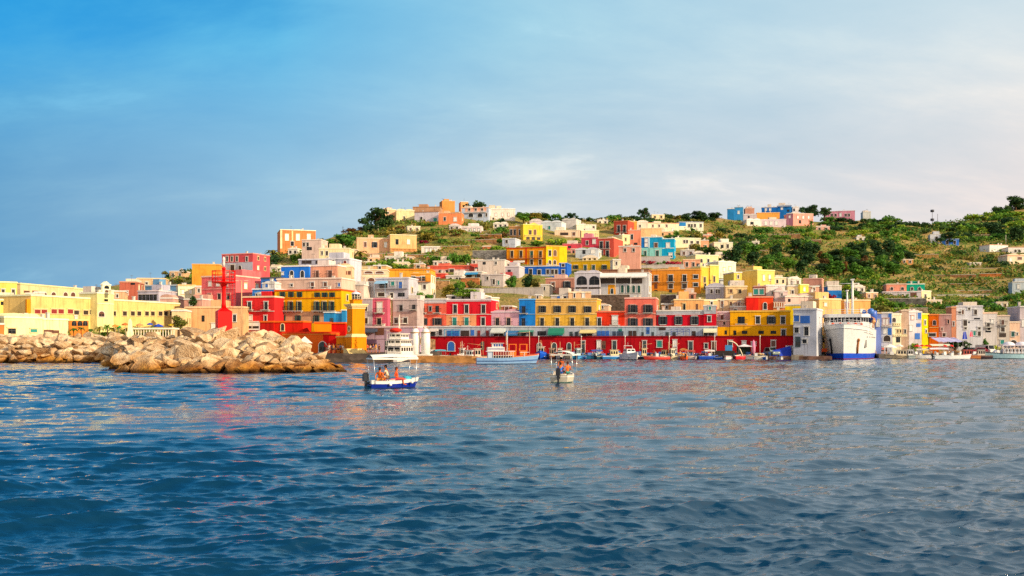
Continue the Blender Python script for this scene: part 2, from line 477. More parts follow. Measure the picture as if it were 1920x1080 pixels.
def wmesh(kind, w, h, arch, col):
    w = round(w*10)/10; h = round(h*10)/10
    key = (kind, w, h, arch, col)
    if key in _wc: return _wc[key]
    mb = MB(); mats = None
    if kind == 'pane':
        extrude_outline(mb, arc_pts(w, h, arch), -.045, .0)
        # glazing bars
        if w > .6 and h > .8:
            mb.box(-.025, .025, -.06, -.046, .02, h*.97, 1); mb.box(-w/2, -.026, -.058, -.046, h*.6, h*.6+.04, 1); mb.box(.026, w/2, -.058, -.046, h*.6, h*.6+.04, 1)
        mats = [glass(), paint(col)]
    elif kind == 'closed':
        extrude_outline(mb, arc_pts(w, h, arch), -.06, .0)
        for i in range(max(3, int(h/.22))):
            z = (i+.5)*h/max(3, int(h/.22)); mb.box(-w/2+.06, -.03, -.08, -.061, z-.04, z+.04); mb.box(.03, w/2-.06, -.08, -.061, z-.04, z+.04)
        mats = [paint(col, .6)]
    elif kind == 'frame':
        t = .12
        a = arc_pts(w+2*t, h+t, arch); c = arc_pts(w, h, arch)
        ring_outline(mb, a, c, -.11, .0)
        mb.box(-w/2-t-.08, w/2+t+.08, -.17, .0, -.12, -.002)
        if not arch: mb.box(-w/2-t-.1, w/2+t+.1, -.2, -.0, h+t+.003, h+t+.12)
        mats = [plaster(col, .6)]
    elif kind == 'shutter':
        mb.box(-w/2, w/2, -.17, -.115, 0, h)
        for i in range(max(3, int(h/.25))):
            z = (i+.5)*h/max(3, int(h/.25)); mb.box(-w/2+.05, w/2-.05, -.19, -.171, z-.05, z+.05)
        mats = [paint(col, .55)]
    elif kind == 'slab':
        mb.box(-w/2, w/2, -.75, -.0, -.16, -.02); mb.box(-w/2+.2, -w/2+.35, -.5, -.0, -.4, -.161); mb.box(w/2-.35, w/2-.2, -.5, -.0, -.4, -.161)
        mats = [plaster(col)]
    elif kind == 'rail':
        for x0, x1, y0, y1 in ((-w/2, w/2, -.74, -.70), (-w/2, -w/2+.04, -.699, -.0), (w/2-.04, w/2, -.699, -.0)):
            mb.box(x0, x1, y0, y1, .93, .98)
        n = int(w/.16)
        for i in range(n+1):
            x = -w/2 + .02 + (w-.04)*i/n
            mb.box(x-.013, x+.013, -.733, -.707, -.02, .929)
        mats = [paint(col, .5)]
    elif kind == 'leaf':
        extrude_outline(mb, arc_pts(w, h, arch), -.07, .0)
        mb.box(-.012, .012, -.085, -.071, .05, h*.92, 1)
        for s in (-1, 1): mb.box(min(s*.12, s*(w/2-.1)), max(s*.12, s*(w/2-.1)), -.085, -.071, h*.15, h*.5, 1)
        mats = [paint(col, .6), paint('#2a2622')]
    _wc[key] = mb.mesh(kind, mats)
    return _wc[key]
def put_window(root, x, y, z, w, h, style, rz=0):
    """style: letters  f=frame colour key after ':'  e.g. 'gb:w'"""
    st, _, fc = style.partition(':')
    fc = FRAMECOL.get(fc or 'w', None)
    w = max(w, .35); h = max(h, .4)
    arch = 'a' in st
    closed = next((c for c in st if c in 'cCtTkuRW'), None)
    isdoor = 'D' in st
    CC = {'c':'#c8c8c4','C':'#3a2c24','t':'#1f8a80','T':'#17504a','k':'#6a4434','u':'#2c6cc0','R':'#8c2c28','W':'#e8e6e0'}
    if isdoor:
        p = link('door', wmesh('leaf', w, h, arch, CC.get(closed, '#3a4a4e')), root, (x, y, z), rz)
    elif closed:
        p = link('shuttered_window', wmesh('closed', w, h, arch, CC[closed]), root, (x, y, z), rz)
    else:
        p = link('window', wmesh('pane', w, h, arch, '#4c5a5c' if 'g' in st else '#5a5a58'), root, (x, y, z), rz)
    if 'n' not in st:
        link('window_frame', wmesh('frame', w, h, arch, fc), p)
    if 'g' in st or 's' in st:
        c = SHUT['g'] if 'g' in st else SHUT['d']
        sw = w*.42
        for s in (-1, 1):
            link('shutter', wmesh('shutter', sw, h, False, c), p, (s*(w/2+sw/2+.02), 0, 0))
    if 'b' in st:
        bw = w+1.2
        link('balcony', wmesh('slab', bw, 0, False, '#c8c4bc'), p)
        link('railing', wmesh('rail', bw, 0, False, '#23262a'), p)
    return p

def facade(x0, x1, D, rot, D2):
    u0, u1 = (x0-960)/F, (x1-960)/F
    if D2 is not None:
        P0 = Vector((u0*D, D)); P1 = Vector((u1*D2, D2))
        W = (P1-P0).length; r = -math.atan2(P1.y-P0.y, P1.x-P0.x)
    else:
        r = R(rot)
        # D is the depth at the facade's middle
        um = (u0+u1)/2
        Pm = Vector((um*D, D)); t = Vector((math.cos(r), -math.sin(r)))
        def hit(u): # Pm + s t on ray x = u y
            return (u*Pm.y - Pm.x)/(t.x - u*t.y)
        s0, s1 = hit(u0), hit(u1)
        P0 = Pm + t*s0; P1 = Pm + t*s1; W = s1-s0
    return P0, P1, W, r
HOUSES = {}
OCC = []       # ground rectangles that stay free of scrub
def H(name, label, x0, x1, yt, yb, col, wins=(), D=None, D2=None, rot=14, dep=8.0, found=5.0, cor='#dcd8d0', bands=(), ext=(), side=(), cat=None, group=None, cort=.28, zt=None, zb=None, sidecol=None, wear=1.0, roofc='#b8a898', seed=None):
    if D is None: D = Dof((x0+x1)/2, yb)
    P0, P1, W, r = facade(x0, x1, D, rot, D2)
    Dm = (P0.y+P1.y)/2
    z1 = zof(yt, Dm) if zt is None else zt
    z0 = zof(yb, Dm) if zb is None else zb
    root = thing(name, label, cat or name.replace('_', ' '), (P0.x, P0.y, z0), -r, group)
    h = z1-z0
    rr = random.Random(seed if seed is not None else int(x0*7+yt*13))
    t = Vector((math.cos(r), -math.sin(r))); inn = Vector((math.sin(r), math.cos(r)))
    def X(px, ):                      # photo column -> distance along the facade
        u = (px-960)/F
        return (u*P0.y - P0.x)/(t.x - u*t.y)
    def Z(py, s=None):
        y = P0.y + t.y*(W/2 if s is None else s)
        return zof(py, y) - z0
    mb = MB()
    mb.box(0, W, 0, dep, -found, h, 0)
    mb.build('wall', [plaster(col, wear)], root)
    if cor:
        c = MB(); o = .14; hh = cort
        c.box(-o, W+o, -o, dep+o, h-hh, h-hh*.35); c.box(-o*.5, W+o*.5, -o*.5, dep+o*.5, h-hh*.35+.002, h+.05)
        c.build('cornice', [plaster(cor, .7)], root)
    if roofc:
        q = MB(); q.box(.25, W-.25, .25, dep-.25, h+.001, h+.09)
        ro = q.build('roof', [plaster(roofc)], root)
        light = min(lin(col)) > .3
        if light and W < 13 and rr.random() < .34 and not ext:
            nb_ = 1 if W < 6 else 2; bw_ = (W-.6)/nb_
            for kk in range(nb_):
                xm = .3+bw_*(kk+.5); rw = bw_*.47; rh = rr.uniform(.55,.9)*min(1, rw/2.2); v_ = MB(); b_ = len(v_.v)
                for yy in (.3, dep-.3): v_.v += [(xm-rw*math.cos(math.pi*i/8), yy, h+.05+rh*math.sin(math.pi*i/8)) for i in range(9)]
                v_.f.append(tuple(b_+i for i in range(9))[::-1]); v_.m.append(0); v_.sm.append(False)
                for i in range(8): v_.f.append((b_+i,b_+i+1,b_+10+i,b_+9+i)); v_.m.append(0); v_.sm.append(True)
                v_.build('vaulted_roof', [plaster(col, wear)], root)
        elif W > 4 and rr.random() < .5:
            xa = rr.uniform(.2, W*.5); xb = min(W-.2, xa+rr.uniform(2.0, 4.5)); v_ = MB(); v_.box(xa, xb, dep*.45, dep-.4, h+.091, h+rr.uniform(.9, 2.1)); v_.build('rooftop_room', [plaster(rr.choice((col, '#d8ccc0', '#e4d4bc', cor or '#d8d0c8')), wear)], root)
        n = rr.choice((1, 2, 2, 3)) if W > 3 else 0
        for k in range(n):
            cx = rr.uniform(.8, W-.8); cy = rr.uniform(1.2, dep*.7); ch = rr.uniform(.5, 1.1)
            k_ = MB()
            if rr.random() < .6:
                k_.box(cx-.28, cx+.28, cy-.25, cy+.25, h+.05, h+ch); k_.box(cx-.36, cx+.36, cy-.33, cy+.33, h+ch+.002, h+ch+.12)
                k_.build('chimney', [plaster('#d8cfc4')], ro)
            else:
                k_.tube([(cx,cy,h+.05),(cx,cy,h+1.9)], .03, 5); k_.box(cx-.5, cx+.5, cy-.02, cy+.02, h+1.6, h+1.64); k_.box(cx-.35, cx+.35, cy-.02, cy+.02, h+1.78, h+1.82)
                k_.build('aerial', [paint('#5a5a5c')], ro)
    for bd in bands:
        bx0, bx1, by0, by1, bc = bd[:5]
        s0, s1 = max(X(bx0), .0), min(X(bx1), W)
        q = MB(); q.box(s0, s1, -.025, -.0005, max(Z(by1, (s0+s1)/2), -found), min(Z(by0, (s0+s1)/2), h-.01))
        q.build('painted_panel', [plaster(bc, wear)], root)
    for wn in wins:
        st, wy0, wy1, wpx, xs = wn
        for px in xs:
            s = X(px); y = P0.y + t.y*s
            ww = wpx/F*y/max(t.x, .35)
            zb_ = zof(wy1, y)-z0; zt_ = zof(wy0, y)-z0
            put_window(root, s, -.026 if bands else -.001, zb_, ww*1.08, (zt_-zb_)*1.02, st)
    for sd in side:                    # windows on the right-hand wall: (style, y0, y1, fraction along depth, width m)
        st, wy0, wy1, fr, ww = sd
        zb_ = zof(wy1, P1.y)-z0; zt_ = zof(wy0, P1.y)-z0
        put_window(root, W+.001, dep*fr, zb_, ww, zt_-zb_, st, math.pi/2)
    if not side and h > 3 and dep >= 6 and found <= 9 and rr.random() < .6:
        nf = max(1, min(3, int(h/3.1)))
        for i in range(nf):
            for fr in ((.3, .7) if rr.random() < .5 else (.5,)):
                if rr.random() < .75: put_window(root, W+.001, dep*fr, h*(i+.35)/nf, .9, 1.25, rr.choice(('C:y','W:y','k:y','C:y')), math.pi/2)
    for e in ext:
        k = e[0]
        if k == 'awning':
            _, ax0, ax1, ay0, ay1, ac = e
            s0, s1 = X(ax0), X(ax1); za, zb2 = Z(ay0, (s0+s1)/2), Z(ay1, (s0+s1)/2)
            q = MB(); pr = 1.7
            zb3 = zb2 + (za-zb2)*.25
            q.face([(s0,-.03,za),(s1,-.03,za),(s1,-pr,zb3),(s0,-pr,zb3)]); q.face([(s0,-pr,zb3),(s1,-pr,zb3),(s1,-pr-.02,zb2),(s0,-pr-.02,zb2)])
            q.face([(s0,-.03,za),(s0,-pr,zb3),(s0,-.03,zb3)]); q.face([(s1,-.03,za),(s1,-.03,zb3),(s1,-pr,zb3)])
            q.face([(s0,-.03,za-.05),(s0,-pr,zb3-.05),(s1,-pr,zb3-.05),(s1,-.03,za-.05)])
            q.tube([(s0+.05,-pr+.05,zb3),(s0+.05,-pr+.05,Z(yb)+.02)], .03, 5); q.tube([(s1-.05,-pr+.05,zb3),(s1-.05,-pr+.05,Z(yb)+.02)], .03, 5)
            q.build('awning', [canvas(ac)], root)
        elif k == 'veranda':            # glazed veranda or pergola: frame posts and a beam roof
            _, ax0, ax1, ay0, ay1, ac = e
            s0, s1 = X(ax0), X(ax1); za, zb2 = Z(ay0, (s0+s1)/2), Z(ay1, (s0+s1)/2)
            q = MB(); pr = 1.6; n = max(2, int((s1-s0)/1.3))
            for i in range(n+1):
                x = s0+(s1-s0)*i/n
                q.box(x-.05, x+.05, -pr, -pr+.1, zb2, za-.121); q.box(x-.04, x+.04, -pr+.102, -.0, za-.12, za-.02)
            q.box(s0-.06, s1+.06, -pr-.04, -pr+.1, za-.12, za)
            q.box(s0, s1, -pr+.02, -pr+.06, zb2+.85, zb2+.93)
            q.build('veranda', [paint(ac)], root)
        elif k == 'rail':               # long terrace railing
            _, ax0, ax1, ay0, ay1, ac = e
            s0, s1 = X(ax0), X(ax1); za, zb2 = Z(ay0, (s0+s1)/2), Z(ay1, (s0+s1)/2)
            q = MB(); q.box(s0, s1, -.62, -.57, za-.06, za); q.box(s0, s1, -.7, -.0, zb2-.14, zb2)
            n = max(2, int((s1-s0)/.3))
            for i in range(n+1):
                x = s0+.02+(s1-s0-.04)*i/n; q.box(x-.015, x+.015, -.61, -.58, zb2+.001, za-.061)
            q.build('terrace_railing', [paint(ac)], root)
        elif k == 'balustrade':         # masonry parapet with piers
            _, ax0, ax1, ay0, ay1, ac = e
            s0, s1 = X(ax0), X(ax1); za, zb2 = Z(ay0, (s0+s1)/2), Z(ay1, (s0+s1)/2)
            q = MB(); q.box(s0, s1, -.3, -.031, za-.12, za); q.box(s0, s1, -.3, -.031, zb2-.1, zb2+.1)
            n = max(2, int((s1-s0)/.5))
            for i in range(n):
                x = s0+(s1-s0)*(i+.5)/n; q.box(x-.11, x+.11, -.26, -.07, zb2+.101, za-.121)
            q.build('balustrade', [plaster(ac)], root)
        elif k == 'gable':              # low triangular pediment along the front
            _, ax0, ax1, ay, ac = e
            s0, s1 = X(ax0), X(ax1); za = Z(ay, (s0+s1)/2)
            q = MB(); b = len(q.v)
            q.v += [(s0,-.08,h),(s1,-.08,h),((s0+s1)/2,-.08,za),(s0,.8,h),(s1,.8,h),((s0+s1)/2,.8,za)]
            for f in ((b,b+1,b+2),(b+5,b+4,b+3),(b+1,b+4,b+5,b+2),(b,b+2,b+5,b+3)): q.f.append(f); q.m.append(0); q.sm.append(False)
            q.build('pediment', [plaster(ac)], root)
        elif k == 'vault':              # barrel vaulted roof seen from the front
            _, ax0, ax1, ay, ac = e
            s0, s1 = X(ax0), X(ax1); za = Z(ay, (s0+s1)/2); rw = (s1-s0)/2; mid = (s0+s1)/2; rh = max(za-h, .3)
            q = MB(); n = 10; b = len(q.v)
            for yy in (.05, dep-.1):
                q.v += [(mid-rw*math.cos(math.pi*i/n), yy, h+.05+rh*math.sin(math.pi*i/n)) for i in range(n+1)]
            q.f.append(tuple(b+i for i in range(n+1))[::-1]); q.m.append(0); q.sm.append(False)
            for i in range(n): q.f.append((b+i,b+i+1,b+n+2+i,b+n+1+i)); q.m.append(0); q.sm.append(True)
            q.build('vaulted_roof', [plaster(ac)], root)
        elif k == 'hip':                # low tiled hipped roof
            _, ac, rh = e
            q = MB(); o = .4; b = len(q.v); ins = min(W, dep)*.42
            q.v += [(-o,-o,h+.1),(W+o,-o,h+.1),(W+o,dep+o,h+.1),(-o,dep+o,h+.1),(ins,dep/2,h+rh),(W-ins,dep/2,h+rh)]
            for f in ((b,b+1,b+5,b+4),(b+1,b+2,b+5),(b+2,b+3,b+4,b+5),(b+3,b,b+4),(b+3,b+2,b+1,b)): q.f.append(f); q.m.append(0); q.sm.append(False)
            q.build('tiled_roof', [plaster(ac)], root)
        elif k == 'ledge':
            _, ax0, ax1, ay, ac = e
            s0, s1 = X(ax0), X(ax1); za = Z(ay, (s0+s1)/2)
            q = MB(); q.box(s0, s1, -.12, -.026, za-.14, za); q.build('string_course', [plaster(ac, .7)], root)
        elif k == 'block':              # smaller rooftop room
            _, ax0, ax1, ay, ac = e
            s0, s1 = X(ax0), X(ax1); za = Z(ay, (s0+s1)/2)
            q = MB(); q.box(s0, s1, .9, 4.2, h+.05, za); q.box(s0-.1, s1+.1, .8, 4.3, za+.002, za+.14); q.build('rooftop_room', [plaster(ac)], root)
    # footprint kept free of scrub
    OCC.append((P0, t, inn, W, dep))
    return root
def Wl(label, x0, x1, yt, yb, col, D=None, D2=None, rot=14, thick=.7, found=3, cap='#cfc8bc', mat=None, name='retaining_wall'):
    if D is None: D = Dof((x0+x1)/2, yb)
    P0, P1, W, r = facade(x0, x1, D, rot, D2)
    Dm = (P0.y+P1.y)/2; z0, z1 = zof(yb, Dm), zof(yt, Dm)
    root = thing(name, label, 'wall', (P0.x, P0.y, z0), -r)
    q = MB(); q.box(0, W, 0, thick, -found, z1-z0); q.build('masonry', [mat or stone(col)], root)
    if cap:
        q = MB(); q.box(-.05, W+.05, -.08, thick+.08, z1-z0+.001, z1-z0+.14); q.build('coping', [plaster(cap)], root)
    OCC.append((P0, Vector((math.cos(r), -math.sin(r))), Vector((math.sin(r), math.cos(r))), W, thick))
    return root
def Drow(px): return 235/(1 + .2126*(px-960)/F)
# ================================================================== waterfront row
def row(name, label, x0, x1, yt, col, wins, yb=612, **k):
    return H(name, label, x0, x1, yt, yb, col, wins, D=Drow((x0+x1)/2)+1.4+k.pop('back', 0), rot=12, found=k.pop('found', .3), **k)
row('town_house', 'salmon house with balconies next to the red house with teal shutters', 782, 837, 560, '#ee6a52',
    [('nb:g',574,586,6,[793,820]),('w:g',575.5,583,4,[807]),('s:p',597,609.5,9,[793,820])], bands=[(782,837,560,567,'#c8c6cc')],
    ext=[('ledge',782,837,588.5,'#e6b8ae'),('ledge',782,837,567.5,'#d8d4d8')])
row('town_house', 'red house with teal shutters on an orange lower storey', 837, 921, 561, '#dc1e2e',
    [('',572,587,6.5,[853.5,875,906.5]),('tb',596,610,7,[852.5,875]),('',596,610,6.5,[906])], bands=[(837,893,589,612,'#f0a070')],
    ext=[('ledge',837,921,589,'#ecd8cc'),('ledge',837,921,564,'#e6ccd0')], cor='#d8d0d4')
H('house', 'narrow cream house behind the red house with teal shutters', 921, 936, 557.5, 590, '#f0d890', [('C',572,584,3,[928])], D=Drow(930)+11, rot=-20, found=6)
row('town_house', 'low pale pink house beside the narrow blue house', 921.3, 973, 584, '#d6a6b4', [('b:p',597,610,6.5,[932.7,953.7])], cor='#dcc4cc')
row('town_house', 'narrow sky blue house between pink and yellow houses', 973.3, 1003.6, 560.5, '#1f86de',
    [('b:b',575,587,6,[982]),('b:b',598,611,6,[981.5])], ext=[('ledge',973,1003,588.5,'#8fc0ec')], cor='#6ab0ec')
row('town_house', 'wide yellow house with dark shutters on the waterfront', 1003.9, 1119, 560, '#e2b040',
    [('s:y',574.5,586,7,[1017,1045,1073,1102]),('b:y',597,611,6.5,[1016.5,1045,1073,1101])], bands=[(1003.9,1119,560,588.5,'#e4b25e')],
    ext=[('ledge',1004,1119,588.5,'#e8cf96'),('ledge',1004,1119,565,'#e8cf96')], cor='#e2c282', side=[('W',573,586,.5,1.0)])
row('town_house', 'low orange red house beside the wide yellow house', 1119.3, 1171, 583.5, '#ee3a1c', [('b',597,611,6,[1123.8]),('Wb',593,609,9,[1153])], cor='#e87a5c')
row('town_house', 'tall salmon pink house with dark blue shutters', 1171.3, 1230, 558, '#f07462',
    [('sb:p',572,586,8.5,[1186.7,1215]),('s:p',597,611,9,[1186.7,1215])], ext=[('ledge',1171,1230,588,'#f4b8a8')], cor='#f2b4a6', side=[('c',573,586,.5,1.0)])
row('town_house', 'crimson house with a pale grey parapet and white framed windows', 1231, 1319, 581.5, '#cc1028', [('s',594,608.5,8,[1243,1272,1302])],
    bands=[(1231,1319,581.5,588.5,'#b8bcc4')], ext=[('ledge',1231,1319,589,'#d8d8dc')])
row('town_house', 'crimson house end topped by a small grey tower', 1319.2, 1343, 572, '#cc1028', [('t',574,581,4,[1331]),('',593,603,5.5,[1330])],
    bands=[(1319.2,1343,572,588.5,'#b4bac2')], back=-.25)
# shops along the quay, on top of the red wall
def shop(label, x0, x1, col, wins, ext=()):
    return H('shop', label, x0, x1, 611.6, 630.2, col, wins, D=Drow((x0+x1)/2)-.3, rot=12, dep=1.3, found=.1, cor='#d8d8da', cort=.16, roofc=None, ext=ext, wear=1.3)
shop('white shop under the salmon house with a dark blue doorway', 782, 837, '#b9bdc6', [('nD',618,630,7,[795,812]),('n',618,628,5,[826])], [('awning',806,822,616,622,'#c8c0bc')])
shop('white shop with a turquoise veranda beneath the red house', 837.2, 921, '#b6bcc8', [('nu',620,630,7,[842,850,858]),('nC',620,630,7,[868,876]),('nu',619,629,6,[886]),('nRD',620,630,5,[898,914])], [('veranda',836.5,864,617.5,630,'#2f9ac0')])
shop('white shop with a blue awning below the pink house', 921.2, 1003, '#b8bec6', [('nC',621,630,7,[930,940]),('nD',620,630,7,[982,996]),('n',621,629,8,[958,966])], [('awning',949,973,620,629.5,'#2a6a9c'),('awning',975,1001,619,623,'#3c8a78'),('awning',922,948,615,625,'#c4cac2')])
shop('white shop with a big green awning under the yellow house', 1003.2, 1119, '#b4bac6', [('nD',622,630,5,[1071,1081]),('n',621,629,7,[1012,1020]),('nu',620,629.5,8,[1040,1050]),('nC',622,630,8,[1095,1106])], [('awning',1029,1058,615,628.5,'#157a62'),('awning',1088,1118,618,625,'#d8c888')])
shop('white shop with blue tables and glass doors below the salmon pink house', 1119.2, 1231, '#a9bccb', [('nu',620,630,6,[1123,1131,1139]),('nD',621,630,5,[1152,1160,1166]),('nC',620,630,6,[1182,1190]),('ntD',616,622,6,[1163]),('nuD',612.5,626,5,[1215]),('nD',623,630,4,[1205,1224])], [('rail',1120,1168,622,630,'#3a56a0')])
shop('white shop with a cream awning below the crimson house', 1231.2, 1345, '#aab6c6', [('nC',612.5,619,11,[1242]),('nD',623,630,5,[1251,1264]),('nC',621,630,6,[1301]),('n',621,629,8,[1322,1334])], [('awning',1319,1344,616,624,'#e0dcb8'),('veranda',1259,1293,616.5,629,'#284a9a')])

# the red harbour wall with its doorways
hw = H('harbour_wall', 'long dark red harbour wall with white framed doorways above the moorings', 800, 1491, 630.4, 668, '#b40a1a',
    [('ua:w',641,658,12,[846]),('aD',643,660,7,[1011.5]),('Da',643,660,7,[1039,1067]),('nD',641,656,6,[905]),
     ('D',640,662,6,[1093.5]),('WD',639.5,664,6,[1123]),('nkD',640,655,6.5,[1132]),('D',640,656,7,[1152]),('D',640,662,6,[1208.5]),('t',640,651,8,[1236.5]),
     ('WD',638,662,6,[1265.5]),('D',641,664,6.5,[1295]),('',645,653,5.5,[1324]),('kD',641,662,7,[1338.5]),('D',639.5,650,7,[1369]),('DW',640,652,6.5,[1395]),('',642,648,7,[1413]),('k',639.5,650,7,[1450])],
    D=Drow(1145.5)-1.2, rot=12, dep=2.6, found=3, cor='#8a1a20', cort=.18, cat='wall', roofc=None, wear=1.2)
# big yellow building on the red wall
H('warehouse', 'large yellow orange building standing on the red harbour wall', 1369, 1488, 609, 630.6, '#f2a60a',
    [('n',619.5,628,4.5,[1378]),('n',620,626,9,[1396,1427,1450]),('w',618,630,7,[1469])], D=Drow(1428)+.2, rot=12, dep=7, found=.1, cor=None, roofc=None, ext=[('ledge',1369,1488,609.6,'#e8a860')])
H('warehouse', 'set back yellow upper storey with four dark windows above the red harbour wall', 1369, 1482, 582.5, 609.5, '#f0a80c',
    [('nb',593.5,607,11,[1390]),('',594,607,7,[1421]),('s',594,607,8,[1446]),('',594,607,7,[1468])], D=Drow(1426)+1.6, rot=12, dep=8, found=.2, bands=[], cor='#e8b850')
H('stair_wing', 'low yellow wing sloping down to the red wall', 1340, 1368.8, 613, 630.6, '#f2a60a', [('n',620,627,4,[1366-5])], D=Drow(1354)+.3, rot=12, dep=5, found=.1, cor=None, roofc=None, cat='house')
H('house', 'white grey house by the ferry with a blue window box', 1487.5, 1531, 578.5, 666, '#c3c6d0',
    [('u',592,603,8,[1493.6]),('nu',592.5,606,15,[1509.5]),('',615,624,6.5,[1493.6]),('w',614,629,6.5,[1512]),('',636.5,643.5,6.5,[1508.5]),('nD',631,651,8,[1496])],
    D=216, rot=25, dep=9, found=2, cor='#d8d8dc', side=[('Wk',595,604,.5,.9),('Wk',616,624,.5,.6),('Wk',637,644,.5,.6)])
H('house', 'flat house with a bright yellow band under the roof beside the white house', 1472, 1529, 570, 600, '#f0c818', [], D=238, rot=12, found=8, bands=[(1472,1529,570,574,'#e8d8b0')])

# ================================================================== left of the lighthouse
H('town_house', 'red house with white framed windows left of the yellow house', 455.5, 514.5, 555.5, 618, '#dc2a2c',
    [('b',567,580.5,6.5,[468,499]),('W',592.5,600,7,[469]),('',592.5,602,5,[498]),('WD',605,618,26,[473]),('nD',607,618,8,[503])], D=214, rot=14, dep=9, found=9, ext=[('ledge',455.5,514.5,583,'#ecd0c8'),('ledge',455.5,514.5,602,'#e8d0c0')], cor='#eec8a8')
H('house', 'blue upper house set behind the red house', 473, 516, 541, 575, '#3a86d8', [('C:w',551,556,8,[484,508])], D=226, rot=14, found=9, cor='#d8dce0')
H('town_house', 'yellow house with rows of dark green shutters', 515, 640, 543, 606, '#f2ac0a',
    [('gn:y',548,557,5.5,[530,546,562,595,609,623]),('gb:y',566,582.5,5.5,[529,545,561,594,608,622]),('g:k',592,602.5,6,[530,559,593.5])], D=216, rot=14, dep=10, found=9,
    bands=[(515,640,584,606,'#cfa27c')], ext=[('ledge',515,640,558.5,'#d8701c'),('ledge',515,640,583.5,'#e8a850')], cor='#e8581c')
H('house', 'long pinkish white house right above the yellow shuttered house', 519, 640, 521.5, 560, '#dcb8a4', [('C',533,537,4,[547]),('u',531,537,4,[636]),('k',530,537,6,[586,610]),('n',537,541,4,[586])], D=232, rot=14, found=8, cor='#ecd4c4')
H('house', 'bright blue house with two white framed windows on the upper terrace', 527, 579.5, 498, 522, '#2478e0', [('a',508,520,6,[547,567]),('W:w',511,515,3,[530])], D=243, rot=14, found=8, cor='#e8e4e0')
H('house', 'peach house with balconies beside the bright blue house', 580, 633, 497, 530, '#eea484', [('kb:p',508.5,520.5,5.5,[595]),('kb:p',508.5,520.5,7,[619])], D=242, rot=14, found=8, cor='#ecd8d0')
H('house', 'white terrace house with a long veranda above the peach house', 560, 655, 485, 500, '#c4c4d2', [('nC',488.5,494.5,18,[575]),('nC',488.5,494.5,14,[599]),('C',488,494,4,[625]),('Ra',489,496,5,[647])], D=256, rot=14, found=8, cor='#e4e0e4')
H('house', 'pale peach block with a blue door right of the peach house', 633.5, 661, 498, 545, '#f0c8a0', [('nu',528,535,6,[639]),('kn',508,515,5,[641,648,655])], D=246, rot=-6, found=8, cor='#f4e0c4')
H('house', 'white ochre house wall behind the lighthouse lantern', 641, 682, 533, 590, '#dccabc', [('t',551,557,5,[651]),('C',540,548,3,[664]),('C',556,566,3,[676])], D=240, rot=8, found=8)
H('house', 'white gallery house with large arched openings', 652, 726, 505, 535, '#ecccaa', [('ak',508.5,513,14,[691,712]),('ka',521,529,14,[661]),('ka',521,529,11,[696])], D=262, rot=-2, found=8, cor='#f2dcc0', bands=[(652,726,516,519,'#f4e0c0')])
H('house', 'white block with a small stair window left of the blue awning house', 667, 703, 528, 562, '#d6d0d2', [('C',533,541,3.5,[684]),('n',536,540,3,[676])], D=246, rot=12, found=8)
H('house', 'grey white house with a blue awning on its upper balcony', 703.5, 766, 520.5, 563, '#c2c0ca', [('n',532,540,14,[719]),('t',528.5,536,6,[736.5]),('u',529,541,6.5,[751]),('C',549.5,556,12,[715]),('C',549.5,558,5.5,[734.5]),('n',549.5,556,12,[752.5])],
    D=243, rot=14, dep=8, found=6, ext=[('awning',706,727,526.5,533,'#8ab8d8'),('rail',704,765,535,541,'#8a8a90')], cor='#d0ced6')
H('house', 'ochre roofed white house with plants on its balcony', 770, 808, 512, 560, '#e6e0cc', [('g:w',519,527,5,[775,793]),('C:w',534,542,5,[778,796]),('R',520,527,10,[785])], D=249, rot=4, found=8, bands=[(770,808,512,528,'#e89a30')], cor='#e8a848', ext=[('rail',770,808,522,528,'#b06a30')])
H('house', 'long low ochre roofed house above the blue awning house', 722, 808, 504.5, 522, '#f0a838', [('k',513,517,7,[780])], D=268, rot=4, found=8, cor='#e88c30')
H('town_house', 'pale grey house with a small balcony right of the lighthouse', 678, 698, 559, 612, '#b9b0b8', [('C',572,583,5,[686]),('C',597,607,5,[687])], D=236, rot=12, found=6)
H('town_house', 'pink house with one white shuttered window right of the lighthouse', 698.3, 727, 559, 612, '#d4607a', [('Wb:p',567.5,586,9.5,[712]),('b:p',597.5,609,7.5,[711])], D=235.5, rot=12, found=6, cor='#d890a0')
H('house', 'thin sunlit cream house wedged between pink and grey houses', 727.3, 736.5, 559.5, 590, '#f4dc9c', [], D=237, rot=-35, found=8)
H('town_house', 'grey beige house with a red flowered balcony beside the salmon house', 736.8, 782, 560.5, 612, '#bdaeac', [('w:g',573,583,5.5,[752]),('nb',571,580,5,[776]),('C',596,606.5,7,[733+10,760])], D=236, rot=12, found=6, bands=[(736.8,782,584,612,'#b89a92')], cor='#c8bcbc')
H('shop', 'lilac quay front with a dark awning and a wide sign board', 684, 782, 612, 662, '#b9a0b8', [('nC',641,655,16,[695]),('nk',616,628,16,[712]),('nD',640,656,6,[726,738]),('nC',640,656,7,[752])], D=226, rot=12, dep=8, found=2,
    ext=[('awning',684,708,616,624,'#3a4458'),('awning',684,706,637,646,'#4a2c48'),('ledge',684,782,634,'#c8b4c8')], cor='#d8c4cc')

